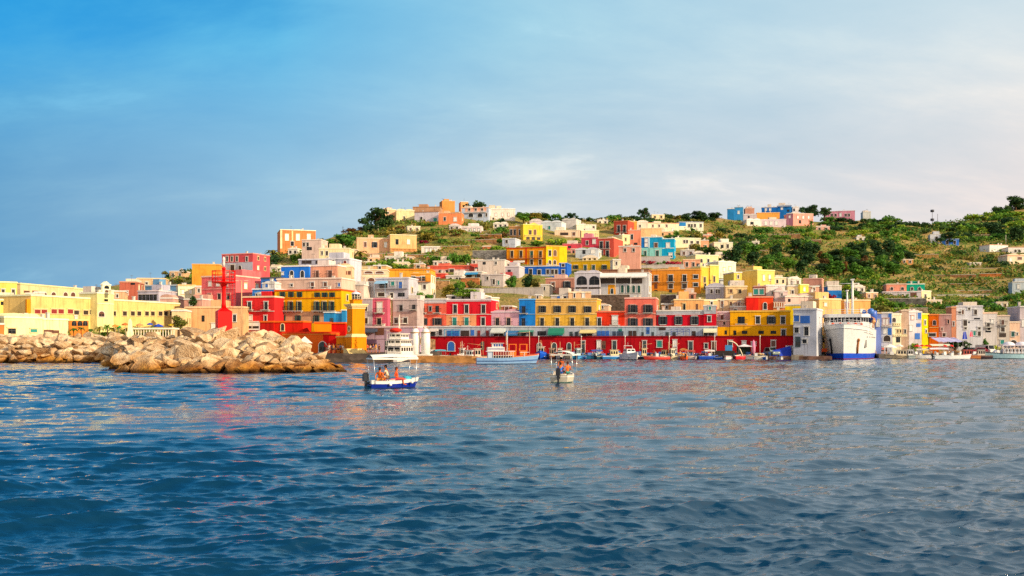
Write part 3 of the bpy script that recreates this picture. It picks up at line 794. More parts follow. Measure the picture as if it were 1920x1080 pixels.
# orange fortification walls beside the lighthouse
def LW(label, x0, x1, yt, yb, col, D, rot=14, dep=4, **k):
    return H('quay_building', label, x0, x1, yt, yb, col, k.pop('wins', ()), D=D, rot=rot, dep=dep, found=k.pop('found', 2), cor=k.pop('cor', '#e86a20'), roofc=None, cat='building', **k)
LW('dark red quay building at the end of the breakwater', 487, 513.5, 602, 632, '#c81a14', 204)
LW('red quay building with a small stair arch', 513.8, 568, 602, 624, '#e2200e', 203, wins=[('a:y',607,620,6,[530])])
LW('yellow orange block on the orange quay building', 590, 620, 604, 626, '#f08c08', 199, rot=-4)
LW('bright red block left of the lighthouse', 620.3, 648, 604.5, 628, '#e0140c', 200, rot=16)
LW('long orange quay building with a dark archway beside the breakwater', 529, 620, 622.5, 661, '#f0661a', 194.5, wins=[('aD',641,660,13,[605])], ext=[('ledge',529,620,626,'#f08a3a')], cor='#e8401a')
LW('red quay wall section beside the orange archway', 606, 630.5, 625, 661, '#d81410', 193.2, rot=16, dep=1.0)
LW('low orange building attached to the foot of the lighthouse', 630.8, 664, 630, 661, '#f08a14', 189.5, rot=10, wins=[('ny',641,649,4,[649])], cor='#f4b060')
for lb, x0, x1, y0, y1, dd in (('sky blue hut with a dark doorway above the red block', 607, 627.5, 585, 606, 204), ('plain sky blue hut between two blue huts', 627.8, 640, 586, 606, 204), ('tallest sky blue hut against the lighthouse', 640.3, 648.5, 581, 606, 203.5)):
    H('hut', lb, x0, x1, y0, y1, '#2c92d0', [('nD',596,605.5,6,[622])] if x0 == 607 else [], D=dd, rot=12, dep=3, found=1.2, cor='#d8e8f0', roofc=None, cort=.15)

# ================================================================== far left
H('convent', 'long cream yellow building with a row of small windows behind the palms', 58, 337, 561, 597, '#e6c47a',
    [('R:y',580.5,588,4.5,[70,82.5,101,114,131.5]),('C:y',582,590,4,[143,160.5,172]),('kD',582,592,4.5,[190]),('C:y',584,592,3.6,[213,233.5,248.5,260.5,275,286,300.5,310.5,322])],
    D=205, D2=247, dep=9, found=6, cor='#f6ecc0', cat='building')
H('chapel', 'cream chapel front with a round clock and a stepped bell gable', 182, 213, 549, 597, '#f4e09c', [('n',560.5,565,3,[199]),('kDa',584,594,5,[190])], D=219.2, D2=223.8, dep=5, found=5, cor='#f8f0d0',
    ext=[('ledge',182,213,569,'#f8f0d0')])
bel = H('bell_gable', 'small arched bell gable on top of the cream chapel', 192.5, 207.5, 533, 549.5, '#f8ecc8', [('an',535.5,541.5,4,[200]),('nak',544,548,3,[200])], D=220.6, D2=222.8, dep=.5, found=.2, cor='#fff4d8', cort=.18, roofc=None, ext=[('gable',193.5,206.5,527.5,'#f8ecc8')])
for sx0, sx1, lb in ((185.5,192,'left scroll shoulder beside the chapel bell gable'),(208,213.5,'right scroll shoulder beside the chapel bell gable')):
    H('parapet', lb, sx0, sx1, 544, 549.5, '#f6e8c0', [], D=220.3, D2=221.2, dep=.5, found=.2, cor='#fff4d8', cort=.12, roofc=None)
H('palace', 'long pale ochre palace with tall arched windows behind the cream building', 38, 179, 537, 575, '#e6c898', [('ka',548,557,4,[83,100,122.5,136.5,153,167.5]),('kn',545.5,549,5,[50,66])], D=236, D2=263, dep=10, found=8, cor='#f4d8a0', bands=[], cat='building')
H('house', 'yellow tower house with grey windows at the picture edge', -30, 32, 528, 566, '#f2d468', [('C:w',543,552,4,[6,25]),('ak',553,560,5,[14])], D=224, rot=-30, dep=9, found=8, cor='#f6e8a8')
H('house', 'plain yellow house front with a white cornice near the picture edge', -30, 50, 561, 606, '#f0dc70', [('ny',566,572,9,[8,22,40])], D=208, rot=-34, dep=9, found=6, cor='#f8eec0')
H('house', 'narrow orange sunlit gable beside the plain yellow house', 50.3, 57.5, 561, 597, '#f0961c', [], D=204.5, rot=-36, dep=5, found=6, cor=None, roofc=None)
H('house', 'pink house with a rose on the terrace behind the cream building', 48, 64, 549, 568, '#d8b0a0', [], D=228, rot=-10, found=6)
H('house', 'white house with a plain wall in front of the ochre palace', 64, 84, 547, 570, '#e8d8c8', [], D=229, rot=-25, found=6)
H('storehouse', 'long low cream storehouse behind the breakwater rocks', 8, 80, 594, 631, '#f2deA8', [('w:y',616,626,8,[22]),('t:y',617.5,623,7,[63])], D=186, D2=192, dep=6, found=2, cor='#f8ecc8', cat='building')
H('storehouse', 'lower cream storehouse extension next to the palms', 80.3, 128, 597.5, 631, '#f4e2ac', [('nk',618,625,8,[91]),('nk',619,625,6,[104])], D=192.5, D2=198, dep=6, found=2, cor='#f8ecc8', cat='building')
H('hut', 'orange shed at the left edge of the breakwater', -30, 8, 606, 632, '#e87a3c', [], D=184, rot=-30, dep=4, found=2)
H('arcade', 'low orange arcade with round arches behind the palms', 130, 166, 599, 622, '#e88a38', [('an:y',602,611,7,[139,150,160])], D=203, rot=-30, dep=5, found=3, cor='#f4d088')
H('house', 'brick red house on the left skyline', 224, 256, 528, 572, '#b86450', [('n',530,534,7,[249]),('C',546,553,4,[238])], D=268, rot=-8, dep=9, found=8, cor='#c88a70')
H('house', 'beige house front behind the chapel', 209, 233.5, 545, 575, '#dcae88', [('C',552,558,3.5,[220])], D=258, rot=-15, dep=8, found=8)
H('house', 'sandy block with small windows behind the brick red house', 256.5, 310, 521.5, 548, '#d8b48c', [('C',529,533,4,[262,275,290]),('k',526,531,4,[300])], D=300, rot=-12, dep=8, found=8, cor='#e8c8a0')
H('house', 'grey blue house with a glazed veranda left of the white house', 258.5, 297.5, 544.5, 572, '#b9b4c4', [('n',552,563,6,[263,270,277,284,291])], D=256, rot=14, dep=8, found=8, cor='#d8c8cc', ext=[('ledge',258.5,297.5,551,'#e0d4d4')])
H('house', 'small white house with a blue flat roof', 298, 322, 544, 575, '#e8dcd0', [], D=262, rot=-18, dep=8, found=8, cor='#8cb0c4')
H('house', 'blue house wall behind the small white house', 272, 334, 534.5, 556, '#6a9cc4', [], D=278, rot=18, dep=6, found=8, cor='#c0d0d8')
H('house', 'white cream house with pale shutters left of the pink palazzo', 334, 367, 534, 568, '#f0e4c4', [('W:y',543,551,4,[343,357])], D=264, rot=-22, dep=8, found=8, cor='#e8c088')
H('house', 'low house with a rounded dusty pink roof', 300, 324, 558, 582, '#d0a494', [], D=246, rot=5, dep=7, found=6, ext=[('vault',300,324,552,'#c8a090')])
H('building', 'flat tan building with two dark windows behind the red light tower', 347, 456, 575, 622, '#e2b482', [('n',591.5,603,5,[381]),('',591,603,6,[440]),('W',607,616,9,[402])], D=212, rot=6, dep=9, found=4, cor='#ecc89c', cat='building')
H('house', 'low pale block at the foot of the round tree', 322, 347, 581, 622, '#e8c898', [('C',600,606,4,[335])], D=206, rot=-6, dep=6, found=4)
H('palazzo', 'salmon pink palazzo with a sunlit cream side wall', 378, 442, 517, 578, '#ec6e70',
    [('W:p',528,536.5,6,[394,424]),('w:p',551,561,6,[393,411.5,429]),('W:p',528,536.5,6,[409])], D=243, rot=22, dep=15, found=6, cor='#f4c4b0', ext=[('ledge',378,442,541,'#f0b4a8')],
    side=[('W:y',530,540,.25,1.1),('W:y',530,540,.55,1.1),('W:y',530,540,.82,1.1),('W:y',552,562,.4,1.1)], cat='building')
H('house', 'flat ochre block on the left skyline above the pink palazzo', 360, 411, 495, 516, '#e09c3a', [], D=330, rot=-8, dep=9, found=8, cor='#dca860')
H('house', 'rose pink house with four tall windows above a white ground floor', 416, 474, 475.5, 512, '#d4545c', [('',481.5,490,4,[426,435,444.5,463]),('C:w',497,508,8,[436]),('aC',498,506,6,[450])], D=338, rot=20, dep=10, found=8, bands=[(416,474,492,512,'#b8bccc')], cor='#e89488')
H('villa', 'square orange house with pale shutters on the left skyline', 525.5, 592, 431, 466, '#f08850', [('W:y',439,451,6,[538,558.5,579]),('y',453,461,5,[548])], D=416, rot=-18, dep=14, found=9, cor='#fce8c8', bands=[(525.5,529,431,466,'#fce0b0'),(547,549.5,433,466,'#fcd8a0')], cat='house')
H('house', 'white house with dark windows below the square orange house', 566, 602, 449, 473, '#d8bcb0', [('C:w',455,462,4,[570,577]),('n',463,469,9,[580])], D=382, rot=8, dep=8, found=8, cor='#e8d8cc')
H('house', 'low white house with dark round window in the hillside garden', 598, 655, 465, 484, '#f0d8ac', [('C',471,479,4,[613]),('aC',474,480,6,[625.5,641]),('C',471,478,3,[604])], D=352, rot=2, dep=8, found=8, cor='#f4e4c4')

# smaller houses and huts tucked between the bigger ones
H('house', 'small blue house with a dark flat roof left of the bright blue house', 489, 524, 520, 548, '#3a74c0', [('n',528,535,6,[497]),('C',529,535,5,[512])], D=236, rot=14, found=8, cor='#5a5a60')
H('house', 'low white hut with a blue window between red and yellow houses', 492, 515, 530, 548, '#d8d4d4', [('u',533,539,5,[500])], D=231, rot=14, found=8)
H('house', 'beige rooftop hut above the narrow blue house', 1003, 1014, 552, 572, '#dcc09c', [('C',555,560,3,[1008])], D=250, rot=6, found=8)
H('house', 'peach rooftop block above the wide yellow house', 1066, 1108, 547, 572, '#eab88c', [('w',551,558,3,[1077]),('W',551,558,4,[1094])], D=252, rot=2, found=8, cor='#f4d8b4')
H('house', 'little white and blue roof terrace above the wide yellow house', 1033, 1065, 553, 575, '#c4c0c4', [('nu',555,561,6,[1048]),('n',556,561,5,[1059])], D=253, rot=14, found=8)
H('house', 'cream hut on the slope above the low orange red house', 1119, 1141, 571, 590, '#d8b89c', [('C',574,579,3,[1130])], D=251, rot=10, found=8)
H('house', 'small brick hut beside the garden above the low pink house', 940, 960, 573, 592, '#b87858', [('k',576,581,6,[950])], D=246, rot=10, found=8)
H('house', 'white grey low house with a long wall above the crenellated wall', 1014, 1030, 533, 550, '#d8ccbc', [('y',538,544,4,[1020])], D=290, rot=10, found=6)
H('house', 'long pale roof terrace behind the red town house', 838, 905, 553, 578, '#c8bcb4', [('n',556,561,6,[850,884]),('C',556,561,4,[868])], D=248, rot=14, found=6)
H('house', 'rust coloured pergola house between orange house and grey tower', 1275, 1305, 549, 575, '#c88c74', [('nC',553,561,5,[1282,1290,1298])], D=256, rot=10, found=6, cor='#e0bca4')
H('house', 'tan hut with a slanted roof beside the salmon pink house', 1240, 1262, 569, 592, '#d0a06c', [('C',573,579,4,[1250])], D=249, rot=10, found=6)
H('house', 'brown flat roofed house behind the white restaurant', 1127, 1216, 505, 520, '#a8785c', [], D=302, rot=14, found=6, cor='#8a5c48')
H('house', 'pale house on the stairs above the arched white house', 1149, 1164, 486, 510, '#ecdcc0', [('C',491,497,3,[1156])], D=306, rot=0, found=6)
H('house', 'small pink house with steps under the sunlit orange wall', 1160, 1200, 461, 482, '#dca08c', [('C',466,472,4,[1172,1188])], D=338, rot=10, found=6)
H('house', 'white wall house below the long grey retaining wall', 896, 946, 487, 500, '#d8c8bc', [('n',491,496,5,[908]),('C',491,496,3,[930])], D=330, rot=12, found=6)
H('house', 'low ochre hut behind the pale peach block', 700, 724, 497, 508, '#e0b078', [('C',500,505,4,[712])], D=288, rot=4, found=6)
H('house', 'cream stair house between lilac and yellow waterfront houses', 1343, 1368, 600, 614, '#d8c4c0', [('C',603,609,4,[1358])], D=229.5, rot=12, found=3)
H('house', 'pink flat house left of the salmon pink palazzo', 345, 378, 560, 590, '#d8a090', [('C',566,573,4,[358])], D=238, rot=10, found=6)
H('house', 'white stepped house between the ochre block and the palazzo', 366, 382, 536, 572, '#dcb49c', [('C',542,548,3,[373])], D=262, rot=-10, found=6)
# ================================================================== hill: second tier
def h(label, *a, **k):
    return H(k.pop('name', 'house'), label, *a, **k)
h('dusty pink house with brown shutters left of the white arched windows', 1023, 1077, 521, 554, '#c88c78', [('k:w',530,543.5,6,[1037]),('s:w',528,543,7,[1063]),('nC',549,553,8,[1037,1060])], rot=14, cor='#dcb0a0')
h('white building with two wide arched windows and dark bands', 1077.3, 1125, 510.5, 553, '#c9c6d2', [('an',518,534,17,[1091]),('an',518,534,17,[1114.5]),('nC',538,541.5,20,[1090.5,1115])], D=285, rot=14, cor='#d8d4dc', cat='building')
h('white restaurant with a long awning over a dark terrace and green shutters', 1125.3, 1216, 511.5, 553, '#c6c6cc', [('nC',522.5,531.5,24,[1140,1165,1191]),('aT',535,549,5,[1167,1178,1188,1198]),('aD',541,551,5,[1147.5])], D=284, rot=14, cor='#cfc8c0', cat='building',
  bands=[(1140,1155,534,552,'#f0a020')], ext=[('awning',1126,1155,512,521,'#e8e4dc'),('awning',1155.3,1184,512,521,'#e4e0d8'),('awning',1184.3,1213,512,521,'#e8e4de')])
h('large orange house with three rows of dark openings', 1215.8, 1313, 505, 552, '#e09030', [('b',517,528,6,[1230]),('b',516,528,8,[1257.5]),('b',516,528,6,[1283.5]),('',516,522,8,[1304.5]),('C',532.5,541,8,[1257.5,1283.5]),('kn',532,541,5,[1230]),('',531,537,8,[1304.5]),('n',544,551,5,[1230,1257.5])],
  rot=14, dep=10, cor='#e8a860', side=[('y',517,527,.4,1.0)])
h('tall side of the orange house coloured sunlit yellow, with a flowered ledge', 1313.5, 1331, 500, 552, '#f4c64c', [('C:y',520,530,4,[1321]),('b:y',532,542,4,[1322])], rot=-22, cor='#f8dc90')  # lit side of the orange house; sunlight put into the yellow colour
h('sunlit yellow tower house right of the flowered yellow side wall', 1331.3, 1348, 497, 552, '#f2cc60', [('C:y',518,529,4,[1339])], rot=-26, cor='#f8e0a0')
h('dusty pink terrace house with three openings above the orange house', 1281, 1313, 486, 506, '#e8a888', [('C',492,500,4,[1288,1300]),('n',494,500,5,[1309])], rot=8, cor='#f0cca8')
h('cream house with a ragged roof line above the yellow tower house', 1304, 1347, 478, 500, '#f2dca4', [('y',486,492,4,[1315,1328]),('C',489,496,4,[1340])], rot=-16, cor='#f8ecc8')
h('white sunlit house with a sloping parapet near the top of the stairs', 1347.3, 1380, 491, 524, '#f6ecd0', [('W:y',502,509,4,[1358]),('W:y',500,507,4,[1369])], rot=-24, cor='#fbf4e0')
h('small yellow house beside the brown orange house', 1376, 1391, 510, 530, '#f4d060', [('C',516,522,3,[1384])], D=292, rot=-10)
h('square orange brown house with a sunlit yellow side', 1391.5, 1419, 504, 538, '#c8823c', [('k:y',515,525,6,[1402])], rot=30, dep=9, cor='#e8b880', side=[('W:y',514,526,.3,1),('W:y',514,526,.7,1)])
h('sunlit yellow house wall with buttresses right of the orange brown house', 1420, 1452.5, 506, 538, '#f0cc70', [('W:y',516,526,4,[1432,1443])], D=296, rot=-28, dep=7, cor='#f6e0a0')  # same house as the brown front, its sunlight painted in as yellow
h('white blue box house with a thin frame below the white sunlit house', 1347, 1390, 523, 540, '#c4d0dc', [('W:g',527,535,10,[1356,1371])], rot=10, cor='#dce4ec')
h('grey house with three dark slots below the white blue box', 1323, 1361, 536.5, 556, '#b8b8c4', [('C',543,550,3.5,[1334,1344,1348])], D=266, rot=14, cor='#c8c8d0')
h('beige house with two small windows left of the green shuttered house', 1360.5, 1401, 536, 562, '#ecc894', [('k:y',543,549,5,[1370.5]),('C:y',543,550,5,[1387])], D=262, rot=4, cor='#f4dcb4')
h('beige lower house with a row of small windows and a terrace', 1343.5, 1400, 560.5, 584, '#ecc69c', [('k',565,576,4,[1354]),('k:y',566,572,4.5,[1370]),('C',566,573,4.5,[1386])], D=248, rot=4, cor='#f4dcb8', ext=[('balustrade',1376,1399,567,575,'#e8c4b0')])
h('peach house with two narrow windows behind the grey tower', 1264, 1319, 561, 586, '#f0b070', [('w:y',570,582,4,[1283]),('kn',570,582,3.5,[1307])], D=246, rot=4, cor='#f6d0a0')
h('peach house end with a pale parapet behind the crimson house', 1319.2, 1344, 562, 590, '#f2bc84', [('y',566,571,4,[1334])], D=247, rot=-18, cor='#f8e0b8')
h('dusty house with big teal shutters above the red orange house', 1413, 1436, 536, 560, '#a8645a', [('t',543,552,7,[1417.5,1428])], D=258, rot=12, cor='#c09488')
h('plain white house beside the house with teal shutters', 1436.3, 1472, 534, 558, '#ece4dc', [('t',546,551,4,[1449])], D=260, rot=4, cor='#f4ece4')
h('red orange house with one white arched window', 1399.6, 1449.5, 556, 586, '#f04a20', [('a',567.5,580,5.5,[1434.5])], D=240, rot=10, cor='#f49878', bands=[(1399.6,1422,557,586,'#e8261a')])
h('orange terrace with a white balustrade right of the red orange house', 1449.8, 1472, 566, 586, '#f0925c', [], D=239, rot=10, cor=None, roofc=None, ext=[('balustrade',1450,1472,566.5,576,'#f4d8c4')])
h('pinkish house with a flat roof beside the white arched window house', 1369, 1400, 574, 595, '#d8b8ac', [('C',580,589,5,[1379])], D=243, rot=10)
h('lilac grey house with a dark window between red and yellow buildings', 1343.5, 1369, 584, 612, '#c9bcc4', [('k',591,600,5,[1354]),('C',608,613,4,[1354])], D=231, rot=12, cor='#d8ccd4', found=6)
h('beige house with a corner window left of the yellow sunlit gable', 1477, 1500, 535, 560, '#ecd0a8', [('C',545,551,4,[1486])], D=264, rot=4)
h('yellow sunlit gable beside the beige corner house', 1500.3, 1516, 533, 560, '#f6d44c', [('W:y',539,546,4,[1508])], D=264, rot=-30, cor='#f8e49c')
h('pinkish house with a sunlit orange edge among the hillside gardens', 1505.6, 1541, 522, 545, '#cc9484', [('C',536,541,6,[1535])], rot=22, dep=8, cor='#e0b0a0')
h('pale pink house with a low wall under the beige corner house', 1472.5, 1525, 555, 574, '#e8c8b8', [('n',560,566,4,[1480])], D=250, rot=0, cor='#f4e0cc')
h('lower cream terrace house behind the yellow roof band', 1525.3, 1552, 548, 578, '#f0d4a4', [('ak',551,558,5,[1540]),('C',562,568,4,[1532])], D=252, rot=-10)
h('peach house with a rough wall behind the ferry', 1536, 1577, 560, 590, '#f0c07c', [('W:y',568,574,5,[1548])], D=246, rot=-12, cor='#f6d8a8')
h('peach house behind the ferry masts', 1583, 1632, 562, 592, '#f0b068', [('R',566,578,6,[1588]),('W:y',580,586,5,[1616])], D=250, rot=-2, cor='#f6d0a0')
h('small house with a white upper wall and a blue lower wall', 1552, 1578, 535, 560, '#2a7cd0', [], rot=8, bands=[(1552,1578,535,544.5,'#e4dcd4')], cor='#f0e8e0')
h('beige stub house between hillside gardens and yellow gable', 1516.2, 1536, 536, 556, '#dca890', [('k',540,545,4,[1526])], D=268, rot=6)
h('low lilac house with a vaulted roof left of the ferry mast', 1452.5, 1477, 545, 566, '#d8c0bc', [('C',550,556,3,[1466])], D=256, rot=8, ext=[('vault',1454,1466,540,'#d8c0bc')])

# ------------------------------------------------------------------ middle hill
h('long blue house with white framed windows above the grey terrace wall', 973, 1048, 498.5, 518, '#2062c8', [('',505,516,5.5,[995]),('',506,515,6,[1011]),('C',506,514,5,[1027,1036,1043])], rot=14, bands=[(973,1048,514.8,518,'#c8ccd8')], cor='#c8ccd8')
h('small blue tower house at the end of the long blue house', 1048.5, 1063, 493, 518, '#2062c8', [('C',495,500,5,[1056]),('C',506.5,513,5,[1056])], rot=14, cor='#4a86dc', D=Dof(1010,518)-1)
h('yellow house with green shutters and a sunlit white side', 1071, 1147, 488, 511, '#eeb81c', [('g',497.5,508,5,[1079.5,1133]),('T',497.5,508,5,[1097.5,1113])], rot=20, dep=9, cor='#ecd080', side=[('W',496,504,.5,1)], ext=[('rail',1072,1146,503,509,'#6a6a60')])
h('long orange house with dark green doors and a red cornice', 950, 1023.5, 464, 497, '#f09410', [('C:y',471,483.5,5,[960,977]),('T:y',471,483.5,5,[997]),('C:y',471,483,5,[1013.5]),('C',487,496.5,5,[997,1013])], rot=18, dep=9, cor='#c8381c', bands=[(985,988,464,497,'#d0481c')], ext=[('rail',951,1022,480,484.5,'#b05a20'),('awning',945,962,489,495,'#e04838'),('awning',964,984,488,493.5,'#d8d0c4')])
h('sunlit yellow wing of the orange house with an arched door', 1024, 1063, 461, 497, '#f6c41c', [('y',470,480,4.5,[1031]),('ak:y',469,480,6,[1040.5]),('aC',488,496,5,[1031,1040])], D=Dof(990,497)-1.5, rot=-20, dep=8, cor='#e8b860', bands=[(1036,1049,462,497,'#f09c20')])  # right side of the orange house, the sun on it given as yellow colour
h('white house with stairs and a dark red awning in the middle of town', 903, 944, 514, 539, '#cdc0bc', [('C',524,533,4,[926]),('t',527,534,3,[935]),('C',519,525,4,[914])], rot=14, cor='#dcd0cc')
h('white lilac house beside the long blue house', 944.3, 973, 499, 522, '#c4bcc4', [('n',506,512,5,[955])], rot=14, cor='#d8d0d4', ext=[('awning',939,961,510,519,'#a8383c')])
h('long salmon red house with dark recesses high above the red town house', 802, 880, 498, 514, '#e4604c', [('an',506,511,6,[810,826]),('n',506,510,4,[838]),('C',505,510.5,8,[847]),('n',506,510,4,[861])], rot=10, cor='#e8705c', bands=[(802,880,505,514,'#d8a8a0')])
h('salmon red terrace house with a sloping roof line', 882, 934, 494.5, 507, '#e85c4c', [('n',501,505,6,[893,910,925])], rot=10, cor='#e8786c')
h('small red house with a dark doorway below the long salmon house', 815, 835, 512, 528, '#e44c3c', [('CD',521,527,6,[821])], rot=10, cor='#e88878')
h('white low house with arched openings right of the small red house', 836, 866, 516, 528, '#d8ccc8', [('aC',520,526,5,[845,857,862])], rot=10, cor='#e4dcd4')
h('white house with a bright blue canopy and a dark terrace', 867, 903, 509, 524, '#c8c0bc', [('nC',514,520,8,[880]),('nC',514,521,9,[896])], rot=12, ext=[('awning',874,896,510.5,515.5,'#2c88bc')])
h('white house with a green door half hidden by garden shrubs', 1015, 1053, 416, 434, '#d4dce0', [('t',424,430,4,[1030])], rot=16, cor='#e8ecec', dep=9)
h('white cube house high on the central hill', 1054, 1080.5, 411, 429, '#e0d8d0', [], rot=20, cor='#ece8e0')
h('long white house with one dark window right of the white cube', 1081, 1118, 421, 436, '#ece0c8', [('C',424,430,3.5,[1113])], rot=-10, cor='#f4ecd8')
h('low white house with a flat roof above the yellow loggia house', 993, 1016, 413.5, 424, '#ead8d8', [], rot=6)
h('yellow house with an arched loggia and a shaded ochre side', 981, 1017, 421, 452, '#f2c440', [('C:y',432,440,5,[994]),('ak:y',430,441,5,[1003]),('anC:y',443,450,6,[990,1000,1010])], rot=-22, dep=10, cor='#f8dc80', ext=[('gable',992,1010,417,'#f4d068'),('balustrade',983,1015,440.5,444,'#f6d880')])
h('shaded ochre wing with three dark windows beside the yellow loggia house', 955, 980.5, 424, 452, '#c89058', [('',430.5,441,3.5,[958.5,965.5,975]),('C',446,451,3,[975])], rot=18, D=Dof(998,452)+2, cor='#e0b080')  # shaded front of the yellow house; the shade is put into the ochre
h('small white house with a pale blue base left of the ochre wing', 942, 966, 447, 463, '#c0c8d8', [('C',450,456,4,[950])], rot=16, cor='#d8dce4')
h('cream house with a flat roof over the red balcony house', 1090, 1123, 432, 450, '#f2d8a0', [('k',437,442,4,[1100])], rot=-4, cor='#f8e8c0')
h('beige pergola house below the white cube house', 1040, 1088, 431, 446, '#e8ccb0', [('nC',436,441,14,[1058]),('k',436,442,5,[1076])], rot=4, cor='#f4e0c8')
h('crimson pink house with white framed windows left of the balcony house', 1090, 1121, 445, 466, '#d4445c', [('C',452,459,4,[1101]),('W',449,457,5,[1114])], rot=16, cor='#e08898')
h('red house with four balcony windows and a sunlit cream side', 1121.3, 1151, 446, 483, '#d85848', [('b',453,466,5,[1127.5,1139]),('b',470,482,5,[1127.5,1139])], rot=24, dep=12, cor='#ecc8a0', sidecol='#f0d090')
h('sunlit cream tower house right of the red balcony house', 1167, 1181, 440, 478, '#f2dca8', [('C:y',446,452,3,[1173]),('C:y',458,464,3,[1173])], rot=-26, cor='#f8ecc8')
h('white terrace house with a grey roof below the crimson pink house', 1079, 1122, 467, 487, '#c4ccd4', [('n',469,476,5,[1095]),('W',467.5,475,6,[1112])], rot=14, cor='#d8dce0')
h('low magenta house behind the sunlit yellow wing', 1055, 1089, 457, 470, '#d84c5c', [('n',461,465,5,[1068])], rot=8, cor='#e8808c')
h('brick red house with two tall windows high on the slope', 1151, 1177, 414, 442, '#c0503c', [('b',423,435.5,4.5,[1160,1171])], rot=26, dep=9, cor='#d87858')
h('sunlit orange house wall beside the brick red house', 1177.5, 1194, 414.5, 438, '#f4903c', [('y',421,428,3,[1186])], rot=-18, cor='#f8b878')  # lit side of the brick red house, sun put into the orange colour
h('salmon house with a low balcony under the sunlit orange wall', 1178, 1201, 431, 462, '#ec8c70', [('p',440,449,4,[1185]),('n',455,459,6,[1192])], rot=8, D=Dof(1190,470), cor='#f4b8a0')
h('white flat house behind the peach wall on the slope', 1194.5, 1215, 415, 434, '#f0dcc8', [('C',422,426,3,[1200])], rot=2, cor='#f8ece0')
h('wide blank peach house above the turquoise house', 1202, 1241, 427.5, 448, '#f0c08c', [], rot=4, cor='#f6d8b0')
h('long low cream house on the slope right of the peach house', 1215.3, 1273, 418, 434, '#f4e2c0', [('k',421,426,3,[1224,1236,1250]),('W',428,433,3,[1262])], rot=-8, cor='#ecb090')
h('white house with small square windows and a blue end wall', 1273.3, 1319, 416, 436, '#f2e4cc', [('C',420,426,3.5,[1292,1297,1303,1314]),('C',430,435,3,[1302])], rot=-6, cor='#b8c0d0', bands=[(1273.3,1286,416.5,424,'#2c80c4')])
h('turquoise house with pale mint ground floor and white window surrounds', 1202.6, 1241, 444, 484, '#1c9cd0', [('W',448,453.5,5,[1212]),('W',456,462.5,5,[1212]),('k',456,464,6,[1230]),('T',471,481,4,[1210]),('T',470,482,5,[1232.5])], rot=14, cor='#d4e8ec',
  bands=[(1202.6,1241,464.5,484,'#8cd4d0'),(1202.6,1216,445.5,464,'#1e78d0'),(1216,1218,445,484,'#d4ecec')])
h('bright turquoise house end with white door and window', 1241.4, 1264, 447, 484, '#10a4d4', [('W',456,464.5,6,[1252.5]),('WD',475,483.5,6,[1257.5])], rot=14, dep=8, cor='#d4ecf0', bands=[(1241.4,1264,464.5,466,'#d4ecf0')], D=Dof(1222,484)-1.2)
h('white house with many dark openings right of the turquoise house', 1266, 1314, 446, 466, '#f4dcb8', [('C',450,456,4,[1283,1288]),('C',452,457,5,[1297,1308]),('aC',458,463,4,[1294,1305])], rot=-12, cor='#f8ead0')
h('low peach annex with two dark windows on the terraced slope', 1314.3, 1329, 450, 467, '#e8a884', [('C',460,464,4,[1323])], rot=4)
h('small white farmhouse with two dark windows among trees', 1339, 1374, 454, 468, '#f4e0c4', [('n',459,465,5,[1354]),('C',458,465,4,[1364.5])], rot=-2, cor='#f8ecd8')
h('peach villa with two dark windows on the left slope', 669, 731, 446, 478, '#f0b48c', [('k:w',454,463,4.5,[685]),('s:w',454,464,5,[702.5]),('W:y',454,464,5,[723])], rot=-8, dep=9, cor='#f6d8b8', ext=[('block',668,680,451,'#f0bc94')])
h('taller peach villa with one dark window and stone steps', 731.5, 781, 440, 474, '#f4bc80', [('w:y',448.5,458.5,5,[744.5]),('W:y',449,458,5,[766])], rot=-14, dep=9, cor='#f8e0b4', ext=[('balustrade',733,780,466,471,'#f0a868')])
h('white greenhouse like cottage with bright doors on the slope', 790, 824, 462, 474, '#ecdccc', [('W:g',466,473,4,[800,808,816])], rot=0, cor='#f4ece0')
h('small beige hut with a dark window in the dry garden', 776, 795, 494, 505, '#dcaa84', [('C',498,502,6,[784])], rot=4, dep=4)
h('white lilac bungalow alone on the dry central slope', 865, 903, 424, 437.5, '#e8d4d0', [('W:g',429,434,3,[874,882,890,898])], rot=4, cor='#f0e4e0', ext=[('rail',866,920,433,438,'#c8c4bc')])

# ------------------------------------------------------------------ crest of the central hill
h('small peach house with a shaded end left on the crest', 722, 742, 392, 410, '#f0b890', [('C',397,401,4,[727])], rot=-26, dep=8, cor='#f6dcc0')
h('cream crest house with one dark door', 743, 777, 394, 415, '#f4dca8', [('C',406,412,3,[758])], rot=-10, cor='#f8eccc')
h('white lilac crest house with small windows under a brown roof', 777.3, 822, 396, 417, '#d4c8d0', [('C',407,413,4,[790]),('t',409,415,6,[816])], rot=12, cor='#b08468', cort=.5)
h('brown roofed house behind the white lilac crest house', 774, 826, 387.5, 400, '#b88c6c', [], D=Dof(800,398)+14, rot=4, cor='#a87850')
h('orange crest house with two white framed windows and red flowers', 822.3, 865, 399, 421, '#f08c5c', [('w:w',407.5,414,4,[834]),('W:w',408,415,5,[853.5])], rot=6, cor='#f4b48c')
h('small orange block highest on the crest', 829, 853, 376.5, 392, '#f0924c', [], D=Dof(840,398)+26, rot=-14, cor='#f8b478', found=10)
h('ochre block behind the dark crest bushes', 864, 878, 378, 392, '#eca86c', [], D=Dof(870,398)+26, rot=-10, found=10)
h('blue grey crest house with two arched windows and a peach upper floor', 865.5, 916, 389, 414, '#b8c4d8', [('aw:w',400,407,8,[883,900]),('C',400,406,3,[912]),('C',391,396,4,[880,892,904])], rot=12, cor='#e0b49c', bands=[(872,912,390,397,'#e8a888')], ext=[('rail',872,912,395,398,'#f0e4dc')])
